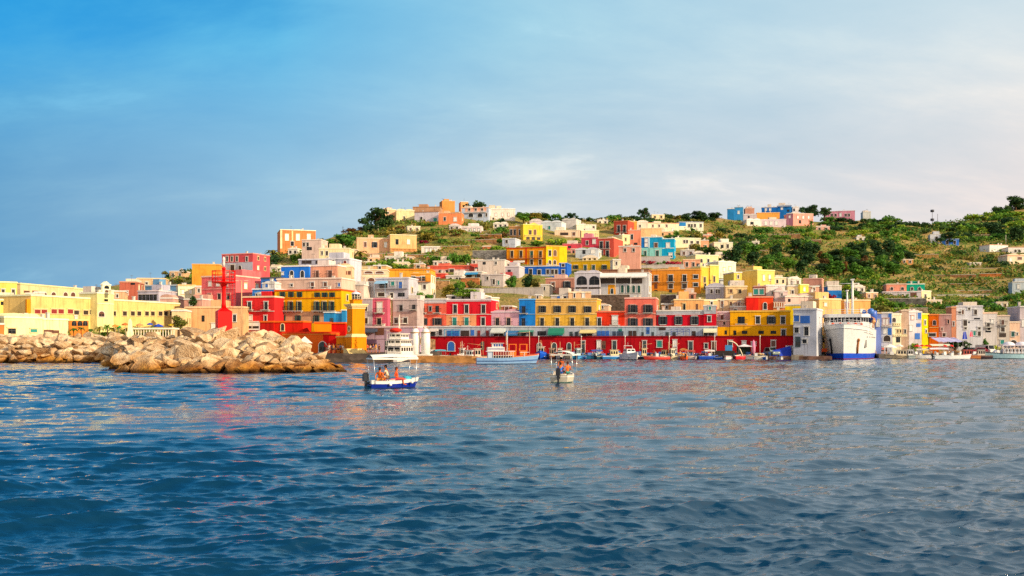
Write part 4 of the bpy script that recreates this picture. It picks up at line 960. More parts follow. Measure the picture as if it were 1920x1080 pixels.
h('long pale pink crest house at the right end of the crest', 916.5, 966, 391, 416, '#f2ddd0', [('W:p',400,405,3,[930,942,954]),('n',408,412,3,[925])], rot=-4, cor='#f8ece4')
h('white roof terrace house behind the pale pink crest house', 917, 928, 384.5, 396, '#f4d8c0', [], D=Dof(920,403)+12, rot=0)

# ------------------------------------------------------------------ crest of the right hill
h('blue house half hidden at the left of the right crest', 1363.5, 1377, 391, 409, '#2884c4', [], rot=14)
h('light blue house with a flat white roof on the right crest', 1377.3, 1393, 388, 409, '#3a94cc', [('W',396,401,3,[1385])], rot=14, cor='#a8b8c4')
h('brown pink house on the right crest between blue and ochre houses', 1397, 1414.5, 390, 406, '#c49078', [], rot=8, cor='#dcb8a4')
h('grey white house below the brown pink crest house', 1393.5, 1419, 402, 414, '#ccbcc0', [('n',405,409,3,[1404])], rot=8)
h('broad ochre house on the right crest with a plain front', 1419.3, 1462, 398.5, 416, '#eca44c', [], rot=6, cor='#f0bc78')
h('low white house in front of the broad ochre house', 1400, 1428, 412, 425, '#f0e0d4', [('n',416,421,6,[1410])], rot=-8, cor='#f8f0e8')
h('lilac white house with faint windows below the broad ochre house', 1428.3, 1474, 411, 426, '#dcc8d0', [('W',415,422,4,[1436,1446,1456])], rot=6, cor='#ece0e4')
h('long blue house on the right crest behind the ochre house', 1428, 1457, 388, 402, '#1c6cc0', [('W',391,395,3,[1436,1444])], D=Dof(1440,412)+16, rot=14, found=10)
h('tall blue house with a terrace rail on the right crest', 1457.3, 1484, 384.5, 402, '#2078c4', [('n',393,397,4,[1478]),('W',389,393,3,[1466])], D=Dof(1470,412)+14, rot=14, found=10, ext=[('rail',1458,1483,383.5,387,'#c8d0d4')])
h('pink villa with a mauve shaded wing on the right crest', 1487, 1525, 400, 425, '#f4a090', [('W:p',405,410,3,[1496,1506,1516]),('n',413,419,4,[1500])], rot=-14, dep=10, cor='#f8c8b8')
h('mauve shaded wing of the pink villa', 1474.8, 1486.7, 400, 425, '#c08098', [('W:p',404,409,3,[1481])], rot=22, D=Dof(1500,425)+1)  # shaded side of the villa, its shade painted in as mauve
h('small white house behind the pink villa', 1486, 1498, 387.5, 402, '#ece0dc', [('n',391,396,3,[1489])], D=Dof(1495,412)+14, rot=6, found=10)
h('long pink house with a pale end wall at the right of the crest', 1548, 1603, 395, 412, '#d890a4', [('C',401,406,3,[1560,1567,1586,1592]),('W',400,406,3,[1576])], rot=16, dep=9, cor='#e8e0e4')
h('small white house among trees at the far right of the crest', 1618, 1633, 396.5, 409, '#ccd0cc', [], rot=10)
# ------------------------------------------------------------------ right hillside
h('white house with a small dark window above the blue garden walls', 1744, 1764, 439, 458, '#d4d8e0', [('C',444,450,4,[1756])], rot=14)
h('blue garden house behind a dark tree on the right hillside', 1764.3, 1798, 448, 461, '#3c78d8', [('C',452,458,4,[1776,1790])], rot=14, cor='#b8c8dc')
h('white sunlit house at the right edge with a terrace roof', 1855.5, 1890, 459, 473, '#f8ece0', [('W:w',463,469,4,[1872])], rot=-14, cor='#e8b8a0')
h('low white house with dark arches at the right edge', 1890.3, 1935, 463, 475, '#e4e0d8', [('aC',468,473,4,[1904,1911])], rot=4, cor='#d8a890')
h('beige terrace house lowest of the three at the right edge', 1889, 1935, 479, 495, '#f0d4b4', [('W',484,490,4,[1895]),('k',482,487,8,[1912])], rot=-6, cor='#d89478')
h('salmon house joined to a green house above a white base', 1662, 1699.7, 532, 547, '#f49a80', [('aC',538.5,544,4.5,[1672,1692])], rot=12, cor='#f8d0bc', D=Dof(1700,558)+3)
h('sea green house joined to a salmon house on the terraced slope', 1700, 1734, 532, 547, '#12a488', [('aC',538.5,544,4.5,[1710,1724])], rot=12, dep=7, cor='#d8ecd8', D=Dof(1700,558)+3)
h('long white base storey under the salmon and green houses', 1655, 1727, 546.5, 559, '#ccc4cc', [('C',552,558,3,[1669,1693]),('R',550,556,3,[1669]),('nk',549,557,10,[1713])], rot=12, cor='#dcd4d8', D=Dof(1700,558))
h('end wall of the white base storey coloured sunlit cream', 1728, 1746, 545, 559, '#f6e0b0', [('C',552,557,4,[1735])], rot=-22, D=Dof(1700,558), cor='#fbf0d4')  # lit side wall of the base storey; the cream colour carries the sunlight
h('white house behind green bushes at the right edge of the slope', 1898, 1935, 528, 552, '#c4d0d8', [('W',534,541,4,[1910])], rot=16)

# ================================================================== right hand waterfront
h('narrow lilac blue house beside the ferry', 1641, 1652, 586, 663, '#7c90d4', [('W',600,612,4,[1646])], D=247, rot=16, cor='#e0c89c', found=3)
h('white blue house with stacked balconies right of the ferry', 1652.3, 1673, 585.5, 663, '#d4d4e0', [('W:p',598,609,4,[1658,1664]),('nu',586,608,5,[1668.5]),('nu',615,628,6,[1668]),('W',617,625,5,[1660]),('arC',629,640,11,[1663])], D=247, rot=16, cor='#ece4d8', found=3, ext=[('rail',1652.5,1672,606,611,'#e0d8d0')])
h('cream house with stepped terraces next to the blue balcony house', 1673.3, 1690, 588, 663, '#f2e0c0', [('aC',596,604,6,[1676]),('C:y',618,624,3,[1683,1688]),('ny',632,642,7,[1684])], D=248, rot=-4, cor='#f8ecd4', found=3, ext=[('balustrade',1674,1689,606,610,'#f4dcb0'),('balustrade',1674,1700,627,630,'#f4dcb0')])
h('pale beige house with a plain shaded wall in the right bay', 1690.3, 1704, 581, 663, '#dcbca4', [('y',618,625,3,[1697])], D=249, rot=16, cor='#ecd4bc', found=3)
h('white house with a blue balcony in the right bay', 1704.3, 1728, 584, 663, '#dcd4d8', [('u',586,598,6,[1723.5]),('nu',606,613,8,[1722]),('W:p',592,599,4,[1711]),('nu',625,636,9,[1720]),('W',610,620,5,[1708])], D=249, rot=-6, cor='#f0e4dc', found=3)
h('yellow end of the orange house in the right bay', 1728.3, 1742, 588, 663, '#f8c80c', [('y',601,609,3,[1734]),('y',618,624,3,[1736])], D=250, rot=-28, found=3, cor='#f8dc70')
h('orange house with a dark arched window in the right bay', 1742.3, 1760, 589, 663, '#f06c08', [('a:p',601,609.5,4.5,[1752]),('C',625,630.5,11,[1748])], D=250, rot=16, found=3, ext=[('ledge',1742.3,1760,613.5,'#f8b870')], cor='#f09050')
h('plain mauve beige house with two small windows in the right bay', 1760.3, 1784, 589, 663, '#b49490', [('k',615,620,3,[1766]),('C',625,631,5,[1770]),('w:p',600,607,3,[1778])], D=251, rot=14, found=3, cor='#c8a89c')
h('tall peach house strip left of the big white house', 1784.3, 1792.5, 575, 663, '#dc9470', [('k',604,611,3,[1788])], D=251, rot=14, found=3, cor='#f0b080')
h('big white house of four storeys in the right bay', 1793, 1842.5, 573, 663, '#d2d2d8', [('C',584,588,5,[1799]),('k',582,589,3.5,[1805]),('C',577,581,4,[1817]),('C:w',581,590,5,[1829]),('C',600,611,6,[1809.5]),('n',603,605.5,3,[1817]),('C',613.5,617.5,4,[1810,1836]),('t',621,629,4,[1827]),('C',622,630,5,[1836]),('n',596,599,10,[1832])],
  D=251, rot=7, found=3, cor='#d4d0d4', ext=[('ledge',1793,1842,599,'#d8d8dc')], side=[('C',600,608,.5,1)])
h('grey white house with balconies and green leaves at the quay', 1843, 1869.5, 586, 663, '#d0cac8', [('Cb',606,613,5,[1853]),('W',600,607,4,[1861]),('C',614.5,619,5,[1854]),('n',620,623,9,[1853])], D=252, rot=6, found=3, cor='#ecc8b0')
h('grey house with three rows of brown windows near the right edge', 1870, 1893, 591, 663, '#c8beb4', [('kb',600,609,5,[1880]),('C',614,622,6,[1880]),('nC',625,632,11,[1880]),('t',638,645,6,[1879])], D=252, rot=6, found=3, cor='#d8c0ac')
h('low peach house with an arch near the right edge', 1893.3, 1912, 603, 663, '#eec4a8', [('T',622,631,5.5,[1899]),('C',624,628,3,[1907]),('aC',638,648,11,[1900])], D=252, rot=6, found=3, cor='#f4d4bc')
h('tall lilac white house cut by the right picture edge', 1912.3, 1940, 574, 663, '#ccc0c4', [('W',600,612,5,[1919])], D=252, rot=6, found=3)

# ================================================================== retaining walls
Wl('long grey retaining wall below the dry slope', 886, 949, 470, 487, '#8c8884')
Wl('ochre stone wall above garden trees left of the brown wall', 808, 842, 527, 545, '#c89a68')
Wl('orange brown stone wall behind garden trees', 864, 898, 521.5, 540, '#c07848')
Wl('white grey terrace wall with crenellations above the low pink house', 902, 1018, 540, 557, '#c8c0bc', mat=plaster('#c4bcb8'))
Wl('dark rocky wall behind the low orange red house', 1104, 1180, 553, 590, '#6a5a50', D=262)
Wl('dark rocky wall between the salmon pink and peach houses', 1238, 1300, 553, 590, '#6c5c54', D=262)
Wl('white garden wall in front of the turquoise house', 1163, 1256, 481.5, 496, '#d4ccc8', mat=plaster('#c8c0bc'))
Wl('white balustrade wall with low piers under the bougainvillea', 1163, 1282, 497, 504, '#d4ccc8', mat=plaster('#ccc4c0'))
Wl('cream curved terrace wall above the gallery house', 661, 704, 499, 508, '#ecd8ac', mat=plaster('#ecd4a8'))
Wl('long pale road wall across the right slope', 1749, 1856, 552.5, 557.5, '#d8d0c0', mat=plaster('#d0c8b8'))
Wl('dark grey stone wall below the salmon and green houses', 1658, 1736, 560, 575, '#6c6a64')
Wl('brown field wall on the upper central slope', 880, 940, 440, 446, '#a06c40')
Wl('brown stone field wall beside the small hut', 800, 862, 481, 487, '#9c6a44')
Wl('pale stone terrace wall under the peach villas', 662, 740, 476, 484, '#d0a074')
Wl('stone terrace wall right of the peach villas', 741, 800, 478, 484, '#b8885c')
Wl('long brown terrace wall across the upper right slope', 1450, 1540, 451, 455, '#8a6648')
Wl('ochre terrace wall under the yellow field', 1540, 1600, 467, 471, '#b08a48')
Wl('reddish terrace wall low on the right slope', 1780, 1850, 532, 536, '#a8683c')
Wl('orange earth wall at the right edge of the slope', 1836, 1880, 513, 518, '#b8703c')
# ------------------------------------------------------------------ more small houses packed on the slope
for a in (
 ('small cream house right of the low white garden house', 656, 670, 468, 484, '#ecd0a4', 0), ('white hut below the square orange house', 540, 558, 466, 478, '#e4dcd0', 10),
 ('tiny peach house behind the feathery palm', 690, 712, 482, 494, '#e8b890', -6), ('white terrace house under the taller peach villa', 722, 752, 480, 492, '#e8dcd0', 6),
 ('low beige house on the dry slope left of the white cottage', 754, 776, 481, 491, '#dcb890', 0), ('cream house between the crest houses and the villas', 764, 788, 424, 435, '#f0dcb8', -12),
 ('white lilac hut under the orange crest house', 842, 862, 422, 432, '#dccccc', 8), ('terracotta shed on the dry slope above the grey retaining wall', 905, 928, 461, 470, '#c87850', 6),
 ('low white house below the pale pink crest house', 925, 952, 418, 428, '#ece0d8', 2), ('cream house in the trees right of the crest', 1000, 1026, 402, 411, '#e8c8a0', -8),
 ('pale house on the central skyline', 1120, 1140, 412, 421, '#ecd8c0', -6), ('white skyline cottage right of the ragged pine', 1222, 1246, 402, 411, '#f0d8b0', -8),
 ('peach house under the long low cream house', 1236, 1262, 434, 444, '#e8b48c', 2), ('pale lilac house right of the turquoise house end', 1276, 1302, 468, 481, '#d4c8c8', 8),
 ('white house low between the dark trees and the balustrade', 1300, 1322, 474, 486, '#e8dccc', 0), ('cream hut above the white sunlit house', 1340, 1362, 478, 490, '#f0dcb4', -12),
 ('salmon hut on the slope left of the farmhouse', 1318, 1336, 440, 450, '#e09878', 4), ('white house in the green right of the farmhouse', 1404, 1424, 452, 462, '#dcd4cc', 6),
 ('tiny white house in the middle of the right slope', 1606, 1622, 444, 452, '#e4e0dc', 8), ('small ochre barn on the brown terraces', 1690, 1712, 486, 495, '#c89058', 6),
 ('low white shed on the brown terraces at the right', 1818, 1840, 492, 500, '#dcd0c4', 4), ('pinkish house under the right crest houses', 1530, 1556, 424, 434, '#dca898', 6),
 ('white garden house above the ferry', 1600, 1622, 537, 549, '#e8dcd0', -4), ('peach garden house right of the ferry mast', 1624, 1646, 548, 561, '#e8b48c', -4),
 ('cream house above the orange right bay house', 1738, 1766, 562, 574, '#e8d0a8', 0), ('white shed among bushes above the big white house', 1868, 1890, 566, 578, '#dcd8d4', 8),
 ('small lilac house on the steps left of the orange brown house', 1364, 1386, 536, 545, '#cfc0c4', 10), ('cream attic house behind the beige corner house', 1452, 1474, 520, 534, '#f0d8b4', -6),
 ('white attic house above the pinkish hillside house', 1478, 1502, 522, 536, '#ece0d4', -8), ('pale pink house behind the lilac house by the mast', 1484, 1510, 546, 557, '#e4bcac', 2),
 ('cream back house above the white blue box house', 1392, 1412, 524, 538, '#f0dcb8', -4), ('ochre back house above the gallery house', 682, 704, 490, 500, '#e0b478', 2),
 ('cream back house above the ochre roofed house', 738, 766, 491, 505, '#ecd4ac', 0), ('white back house over the long salmon house', 812, 842, 489, 499, '#e4d4c8', 6),
 ('pale back house behind the salmon terrace house', 884, 904, 486, 496, '#d8c8bc', 8), ('rosy house right of the magenta house', 1070, 1092, 466, 477, '#d89890', 10),
 ('cream back house over the yellow green shuttered house', 1092, 1120, 482, 490, '#e4d4bc', 8), ('white back house left of the sunlit cream tower', 1150, 1167, 452, 478, '#ecdcc4', -10),
 ('sandy house left of the flat ochre block', 318, 344, 508, 522, '#d0a880', 4), ('pale house left of the rose pink house', 392, 414, 498, 510, '#d8c0ac', 6),
 ('tan terrace house below the rose pink house', 430, 470, 512, 524, '#cc9c78', 6), ('white house right of the pale wooden pole', 494, 520, 500, 512, '#dcd0c8', 8),
):
    lb, x0, x1, y0, y1, c, rt = a
    r_ = random.Random(x0); n_ = max(1, int((x1-x0)/9))
    h(lb, x0, x1, y0, y1, c, [(r_.choice(('C','k','n','C:y')), y0+(y1-y0)*.32, y0+(y1-y0)*.78, 3.6, [x0+(x1-x0)*(i+.5)/n_ for i in range(n_)])], rot=rt, dep=6, found=6, cor=r_.choice(('#f0e4d0','#e4d8cc','#dcc8b4')))
for a in (('stone terrace wall on the dry slope below the white lilac bungalow', 842, 930, 450, 454, '#b08058'), ('ochre field wall above the three green bushes', 800, 880, 462, 466, '#b88c54'),
 ('pale terrace wall on the slope right of the white farmhouse', 1376, 1440, 470, 474, '#b89468'), ('brown field wall on the left slope under the tree', 620, 662, 486, 491, '#a87c54'),
 ('long ochre terrace wall on the middle right slope', 1640, 1760, 478, 481.5, '#b08a50'), ('brown terrace wall above the long pale road wall', 1700, 1830, 516, 520, '#8c6444'),
 ('straw coloured terrace wall on the right slope', 1740, 1880, 504, 507.5, '#b89050'), ('low pale terrace wall above the right bay bushes', 1760, 1860, 545, 548.5, '#b08c60'),
 ('brown terrace wall under the right crest houses', 1400, 1500, 440, 444, '#9c7450'), ('grey brown terrace wall on the far right hilltop', 1790, 1900, 440, 443, '#8c7860'),
 ('pale terrace wall behind the ferry masts', 1640, 1740, 578, 582, '#a89478')):
    Wl(*a)
# ================================================================== quays and promenade
def slab(name, label, pts, z1, z0=-2.5, col='#9a8c7c', mat=None, cat='quay'):
    q = MB(); q.prism([(p.x, p.y) for p in pts], z0, z1)
    o = q.build(name, [mat or stone(col, .6)]); return tag(o, label, cat, kind='structure')
def gp(px, D): return Vector(((px-960)/F*D, D, 0))
slab('promenade', 'raised stone promenade behind the breakwater', [gp(-420,177),gp(478,181),gp(484,250),gp(-420,262)], 4.55, col='#c8b090')
slab('pier', 'low stone pier with a dark wall around the lighthouse', [gp(480,177.5),gp(742,176.5),gp(742,190),gp(806,196),gp(830,240),gp(484,246)], 1.55, col='#5c5048')
slab('stone_jetty', 'sunlit tan stone jetty in front of the moored white ships', [gp(768,173),gp(896,171.5),gp(884,186),gp(790,188)], 1.15, col='#c08850')
slab('quay', 'narrow quay at the foot of the red harbour wall', [Vector((gp(800,0+1).x*0+(800-960)/F*(Drow(800)-6.5), Drow(800)-6.5, 0)), Vector(((1560-960)/F*(Drow(1560)-6.0), Drow(1560)-6.0, 0)), Vector(((1545-960)/F*228, 228, 0)), Vector(((1490-960)/F*224, 224, 0)), Vector(((800-960)/F*(Drow(800)+2), Drow(800)+2, 0))], .75, col='#7a5c50')
slab('quay', 'concrete quay of the right hand bay', [gp(1484,214.5),gp(1545,219),gp(1546,240),gp(1640,243),gp(1648,236.5),gp(2300,236),gp(2300,262),gp(1484,262)], 1.0, col='#6c6660')

# ================================================================== breakwater
BW = np.array([(-330,171,181,628),(-60,171,181,628),(188,171,181,629),(206,166,179,629),(216,120,160,628),(232,110.5,132,627),(300,108.8,126,626.5),(400,108,124,622.5),(470,109,124,621.5),
               (520,110,123,632),(560,111,121,645),(600,112.5,119.5,664),(640,114,117,686),(653,115,116.5,697)], float)
def bw(px): return [float(np.interp(px, BW[:,0], BW[:,i])) for i in (1,2,3)]
def bw_point(px, t):
    """t 0 waterline .. 1 crest .. >1 behind the crest"""
    Dw, Dc, cp = bw(px); zc = zof(cp, Dc) - .35
    if t <= 1:
        D = Dw+(Dc-Dw)*t; z = zc*(t**.75) if t > 0 else zc*t*1.5
    else:
        D = Dc+(t-1)*9; z = zc - (t-1)*.2
    return Vector(((px-960)/F*D, D, z))
mb = MB(); cols = list(np.arange(-330, 190, 12)) + list(np.arange(190, 656, 4.0)); grid = []
for px in cols:
    ring = [bw_point(px, t) - Vector((0,0,.45)) for t in (-.35, 0, .25, .5, .75, 1, 1.6)]
    back = ring[-1].copy(); Db = max(back.y+1, 178.5) if px < 478 else back.y+4
    ring.append(Vector(((px-960)/F*Db, Db, back.z-.2 if px < 478 else 0))); ring.append(Vector(((px-960)/F*(Db+3), Db+3, -2.5)))
    grid.append(ring)
for a, b_ in zip(grid[:-1], grid[1:]):
    for i in range(len(a)-1): mb.face([a[i], b_[i], b_[i+1], a[i+1]])
def rockmat():
    m, nt, N, L, b = newmat('limestone_boulder')
    g = N.new('ShaderNodeNewGeometry'); sp = N.new('ShaderNodeSeparateXYZ'); L.new(g.outputs['Position'], sp.inputs[0])
    n = noise(nt, 1.1, 7, wpos(nt), .62); n2 = noise(nt, 5, 5, wpos(nt)); n3 = noise(nt, .35, 2, wpos(nt))
    oi = N.new('ShaderNodeObjectInfo')
    pale = ramp(nt, [(.25, (.18,.095,.045)), (.39, (.50,.33,.18)), (.54, (.70,.53,.33)), (.78, (.82,.70,.50))], n.outputs['Fac'])
    och = ramp(nt, [(.3, (.10,.04,.010)), (.46, (.36,.15,.025)), (.64, (.55,.27,.05))], n.outputs['Fac'])
    h = N.new('ShaderNodeMath'); h.operation = 'MULTIPLY_ADD'; L.new(n3.outputs['Fac'], h.inputs[0]); h.inputs[1].default_value = -2.4; L.new(sp.outputs['Z'], h.inputs[2])
    k = ramp(nt, [(.0, (1,1,1)), (.16, (.75,)*3), (.5, (0,0,0))]);
    mrg = N.new('ShaderNodeMapRange'); mrg.inputs[1].default_value = -.7; mrg.inputs[2].default_value = 2.1; L.new(h.outputs[0], mrg.inputs[0]); L.new(mrg.outputs[0], k.inputs[0])
    mx = mixcol(nt); L.new(k.outputs[0], mx.inputs[0]); L.new(pale.outputs[0], mx.inputs[6]); L.new(och.outputs[0], mx.inputs[7])
    wet = N.new('ShaderNodeMapRange'); wet.inputs[1].default_value = .22; wet.inputs[2].default_value = .62; wet.inputs[3].default_value = .13; wet.inputs[4].default_value = 1; L.new(sp.outputs['Z'], wet.inputs[0])
    mm = mixcol(nt, 'MULTIPLY'); mm.inputs[0].default_value = 1; L.new(mx.outputs[2], mm.inputs[6]); L.new(wet.outputs[0], mm.inputs[7])
    r3 = ramp(nt, [(0, (.62,.50,.40)), (.25, (.92,.86,.80)), (.6, (1,1,1)), (1, (1.12,1.1,1.06))], oi.outputs['Random'])
    m3 = mixcol(nt, 'MULTIPLY'); m3.inputs[0].default_value = 1; L.new(mm.outputs[2], m3.inputs[6]); L.new(r3.outputs[0], m3.inputs[7])
    L.new(m3.outputs[2], b.inputs['Base Color']); b.inputs['Roughness'].default_value = .92; b.inputs['Specular IOR Level'].default_value = .15
    bp = N.new('ShaderNodeBump'); bp.inputs['Strength'].default_value = 1.0; bp.inputs['Distance'].default_value = .26
    ad = N.new('ShaderNodeMath'); L.new(n.outputs['Fac'], ad.inputs[0]); L.new(n2.outputs['Fac'], ad.inputs[1]); L.new(ad.outputs[0], bp.inputs['Height']); L.new(bp.outputs[0], b.inputs['Normal'])
    return m
ROCK = rockmat()
o = mb.build('breakwater_core', [ROCK]); tag(o, 'rubble core of the rocky breakwater between the boulders', 'breakwater', kind='structure')
rocks = []
for v in range(14):
    bm = bmesh.new(); bmesh.ops.create_icosphere(bm, subdivisions=3, radius=1)
    rr = random.Random(100+v)
    planes = [(Vector((rr.gauss(0,1), rr.gauss(0,1), rr.gauss(0,1))).normalized(), rr.uniform(.30, .62)) for _ in range(9)]
    for vv in bm.verts:
        for n_, d_ in planes:
            e = vv.co.dot(n_)-d_
            if e > 0: vv.co -= n_*e*.98
        vv.co *= 1.6
        vv.co += Vector((math.sin(vv.co.y*5+v), math.sin(vv.co.z*6+v*2), math.sin(vv.co.x*5+v*3)))*.022
    me = bpy.data.meshes.new('boulder'); bm.to_mesh(me); bm.free(); me.materials.append(ROCK); rocks.append(me)
def boulder(p, s, zone):
    o = bpy.data.objects.new('boulder', random.choice(rocks)); COL.objects.link(o)
    o.location = p; o.scale = (s*random.uniform(.95,1.6), s*random.uniform(.75,1.1), s*random.uniform(.5,.8))
    o.rotation_euler = (random.uniform(-.35,.35), random.uniform(-.4,.4), random.uniform(0,6.28))
    lb, gr = zone
    tag(o, lb, 'boulder', gr)
ZN = {('h',1):('pale cream boulder on the upper slope of the rocky headland', 'pale boulders on the upper headland'),
      ('h',0):('ochre stained boulder at the waterline of the rocky headland', 'ochre boulders along the headland waterline'),
      ('a',1):('pale boulder on the upper slope of the straight breakwater arm', 'pale boulders on the straight breakwater arm'),
      ('a',0):('brown wet boulder at the waterline of the straight breakwater arm', 'brown boulders along the straight arm waterline')}
nb = 0
for zone, x0, x1, step, trows, size in (('a', -60, 200, 17.6, (.0,.16,.34,.54,.74,.93,1.1), .82), ('h', 212, 648, 21.2, (.0,.10,.22,.35,.48,.62,.76,.9,1.05), .77)):
    for ti, t in enumerate(trows):
        px = x0 + (step*.5 if ti % 2 else 0)
        while px < x1:
            st = step*(1 + (.12 if t < .2 else 0))
            q = px+random.uniform(-.3,.3)*st; tt = t+random.uniform(-.05,.05)
            if zone == 'h' and q > 560 and ti % 2 and t > .3: px += st; continue
            q = min(max(q, x0), x1)
            p = bw_point(q, tt); s = size*random.choice((.6,.8,.95,1,1.2,1.45))*(1.12 if t < .2 else 1)*(.72 if q > 600 else 1)
            p.z += -.1 + (.1 if t > .9 else 0)
            boulder(p, s, ZN[(zone, 1 if t > .2 else 0)]); nb += 1
            px += st
print('boulders', nb)

# ================================================================== red light tower on the breakwater
RED = paint('#ff0502', .5, .2)
D = 125.5; s = D/F
b0 = at(419.5, 624.5, D)
lt = thing('light_tower', 'bright red harbour light tower with ladder and railed platform on the breakwater', 'light tower', (b0.x, b0.y, b0.z-.4), R(28))
def zy(py): return zof(py, D) - (b0.z-.4)
q = MB(); a = .86
q.box(-a, a, -a, a, -.6, zy(584)); b_ = len(q.v)
q.v += [(-a,-a,zy(584)),(a,-a,zy(584)),(a,a,zy(584)),(-a,a,zy(584)),(-.22,-.22,zy(577)),(.22,-.22,zy(577)),(.22,.22,zy(577)),(-.22,.22,zy(577))]
for f in ((0,1,5,4),(1,2,6,5),(2,3,7,6),(3,0,4,7)): q.f.append(tuple(b_+i for i in f)); q.m.append(0); q.sm.append(False)
q.build('base', [RED], lt)
q = MB(); q.lathe([(.32,zy(578)),(.27,zy(570)),(.22,zy(560)),(.22,zy(545)),(.28,zy(538)),(.45,zy(533)),(.65,zy(531.5))], 14); q.build('column', [RED], lt)
q = MB(); q.lathe([(.3,zy(533)),(1.42,zy(530.5)),(1.46,zy(530)),(1.46,zy(528.6)),(.2,zy(528))], 20); q.build('platform', [RED], lt)
q = MB()
for zz in (zy(523.5), zy(516), zy(508.5)): q.tube([(1.42*math.cos(t*math.pi/10), 1.42*math.sin(t*math.pi/10), zz) for t in range(21)], .045, 5)
for k in range(10): t = k*math.pi/5; q.tube([(1.42*math.cos(t),1.42*math.sin(t),zy(528.5)),(1.42*math.cos(t),1.42*math.sin(t),zy(508.5))], .04, 5)
q.build('railing', [RED], lt)
q = MB(); q.tube([(0,0,zy(529)),(0,0,zy(505))], [.2,.17], 10); q.lathe([(.22,zy(505.5)),(.26,zy(503)),(.12,zy(500.5))], 12); q.build('mast', [RED], lt)
q = MB(); q.lathe([(.14,zy(500.8)),(.17,zy(494)),(.15,zy(488)),(.19,zy(486.5)),(.12,zy(483)),(.03,zy(481))], 12); q.build('lantern', [paint('#d8d0c8',.3)], lt)
q = MB(); lx = .95
ca, sa = math.cos(R(-28)), math.sin(R(-28))
for dx in (-.2, .2):
    q.tube([((lx+dx)*ca, (lx+dx)*sa-.02, zy(531)), ((lx+dx)*ca, (lx+dx)*sa-.02, zy(578))], .022, 5)
    q.tube([((lx+dx+.25)*ca-.3*sa*0, (lx+dx+.25)*sa-.3, zy(531)), ((lx+dx+.25)*ca, (lx+dx+.25)*sa-.3, zy(572))], .015, 4)
for k in range(16):
    zz = zy(577)+(zy(532)-zy(577))*k/15; q.tube([((lx-.2)*ca,(lx-.2)*sa-.02,zz),((lx+.2)*ca,(lx+.2)*sa-.02,zz)], .016, 4)
for k in range(5):
    zz = zy(568)+(zy(536)-zy(568))*k/4; q.tube([((lx-.2)*ca,(lx-.2)*sa-.02,zz),(lx*ca+.1,lx*sa-.5,zz),((lx+.2)*ca+.2,(lx+.2)*sa-.35,zz),((lx+.2)*ca,(lx+.2)*sa-.02,zz)], .014, 4)
q.tube([(.2*ca,.2*sa,zy(577)),((lx)*ca,(lx)*sa,zy(577))], .03, 5); q.tube([(.17*ca,.17*sa,zy(553)),(lx*ca,lx*sa,zy(553))], .025, 5)
q.build('ladder', [RED], lt)

# street lamp left of the red house
def lamp(px, pyt, pyb, D, label, arms=2, col='#d8a878'):
    b0 = at(px, pyb, D); H_ = zof(pyt, D)-b0.z
    t = thing('street_lamp', label, 'street lamp', b0)
    q = MB(); q.tube([(0,0,-.8),(0,0,H_)], [.1,.06], 8); q.build('pole', [paint(col,.6)], t)
    q = MB()
    for sx in ((-1,1) if arms == 2 else (1,)):
        q.tube([(0,0,H_-.05),(sx*.3,0,H_+.06),(sx*.62,0,H_)], .03, 5); q.box(min(sx*.45,sx*.95), max(sx*.45,sx*.95), -.12, .12, H_-.07, H_+.03)
    q.build('lamp_head', [paint('#c8b8a0',.5)], t)
lamp(453, 526, 622, 150, 'tall beige street lamp with two arms beside the red light tower')
lamp(722, 620, 662, 190, 'dark street lamp on the lilac quay front', 1, '#3a3438')

# ================================================================== lighthouse
D = 186.0; s = D/F
c = at(664.5, 661.5, D); c.y += 1.8; c.z = 1.5
OR = plaster('#f08c0c', .7); CRM = plaster('#f4d49c', .6)
lh = thing('lighthouse', 'square orange and yellow lighthouse with a white domed lantern on the pier', 'lighthouse', c, R(33))
def zl(py): return zof(py, D) - 1.5
a = 1.26
q = MB(); q.box(-a-.22, a+.22, -a-.22, a+.22, -.3, zl(632)); q.build('plinth', [OR], lh)
q = MB(); q.box(-a-.32, a+.32, -a-.32, a+.32, zl(632)+.002, zl(629)); q.box(-a-.12, a+.12, -a-.12, a+.12, zl(629)+.002, zl(626)); q.build('plinth_moulding', [CRM], lh)
q = MB(); q.box(-a, a, -a, a, zl(629)+.01, zl(576)); q.build('shaft', [OR], lh)
q = MB()
for i, (e, y0, y1) in enumerate(((.1, 578.5, 577), (.16, 576, 574.3), (.34, 574.2, 572), (.5, 571.8, 569.5))): q.box(-a-e, a+e, -a-e, a+e, zl(y0)+.003*i, zl(y1))
q.build('cornice', [CRM], lh)
q = MB(); q.box(-.86, .86, -.86, .86, zl(569.5)+.003, zl(563)); q.box(-.98, .98, -.98, .98, zl(563)+.002, zl(561.5)); q.build('upper_drum', [OR], lh)
q = MB(); q.lathe([(.74,zl(561.5)+.003),(.74,zl(551))], 8, smooth=False); q.build('lantern_glass', [glass()], lh)
q = MB()
for k in range(8):
    t = k*math.pi/4; q.tube([(.76*math.cos(t),.76*math.sin(t),zl(561.5)),(.76*math.cos(t),.76*math.sin(t),zl(551))], .045, 5)
for zz in (zl(558.5), zl(555)): q.tube([(.77*math.cos(t*math.pi/8), .77*math.sin(t*math.pi/8), zz) for t in range(17)], .03, 4)
q.build('lantern_bars', [paint('#e8dcc0',.5)], lh)
q = MB(); q.lathe([(.9,zl(551)),(.88,zl(550)),(.62,zl(547.5)),(.3,zl(546)),(.08,zl(545.4)),(.06,zl(542)),(.01,zl(541.5))], 16); q.build('dome', [paint('#dcdce0',.35)], lh)
q = MB(); n = 20
pts = [(math.cos(2*math.pi*i/n), math.sin(2*math.pi*i/n)) for i in range(n)]
zc = zl(616.5)
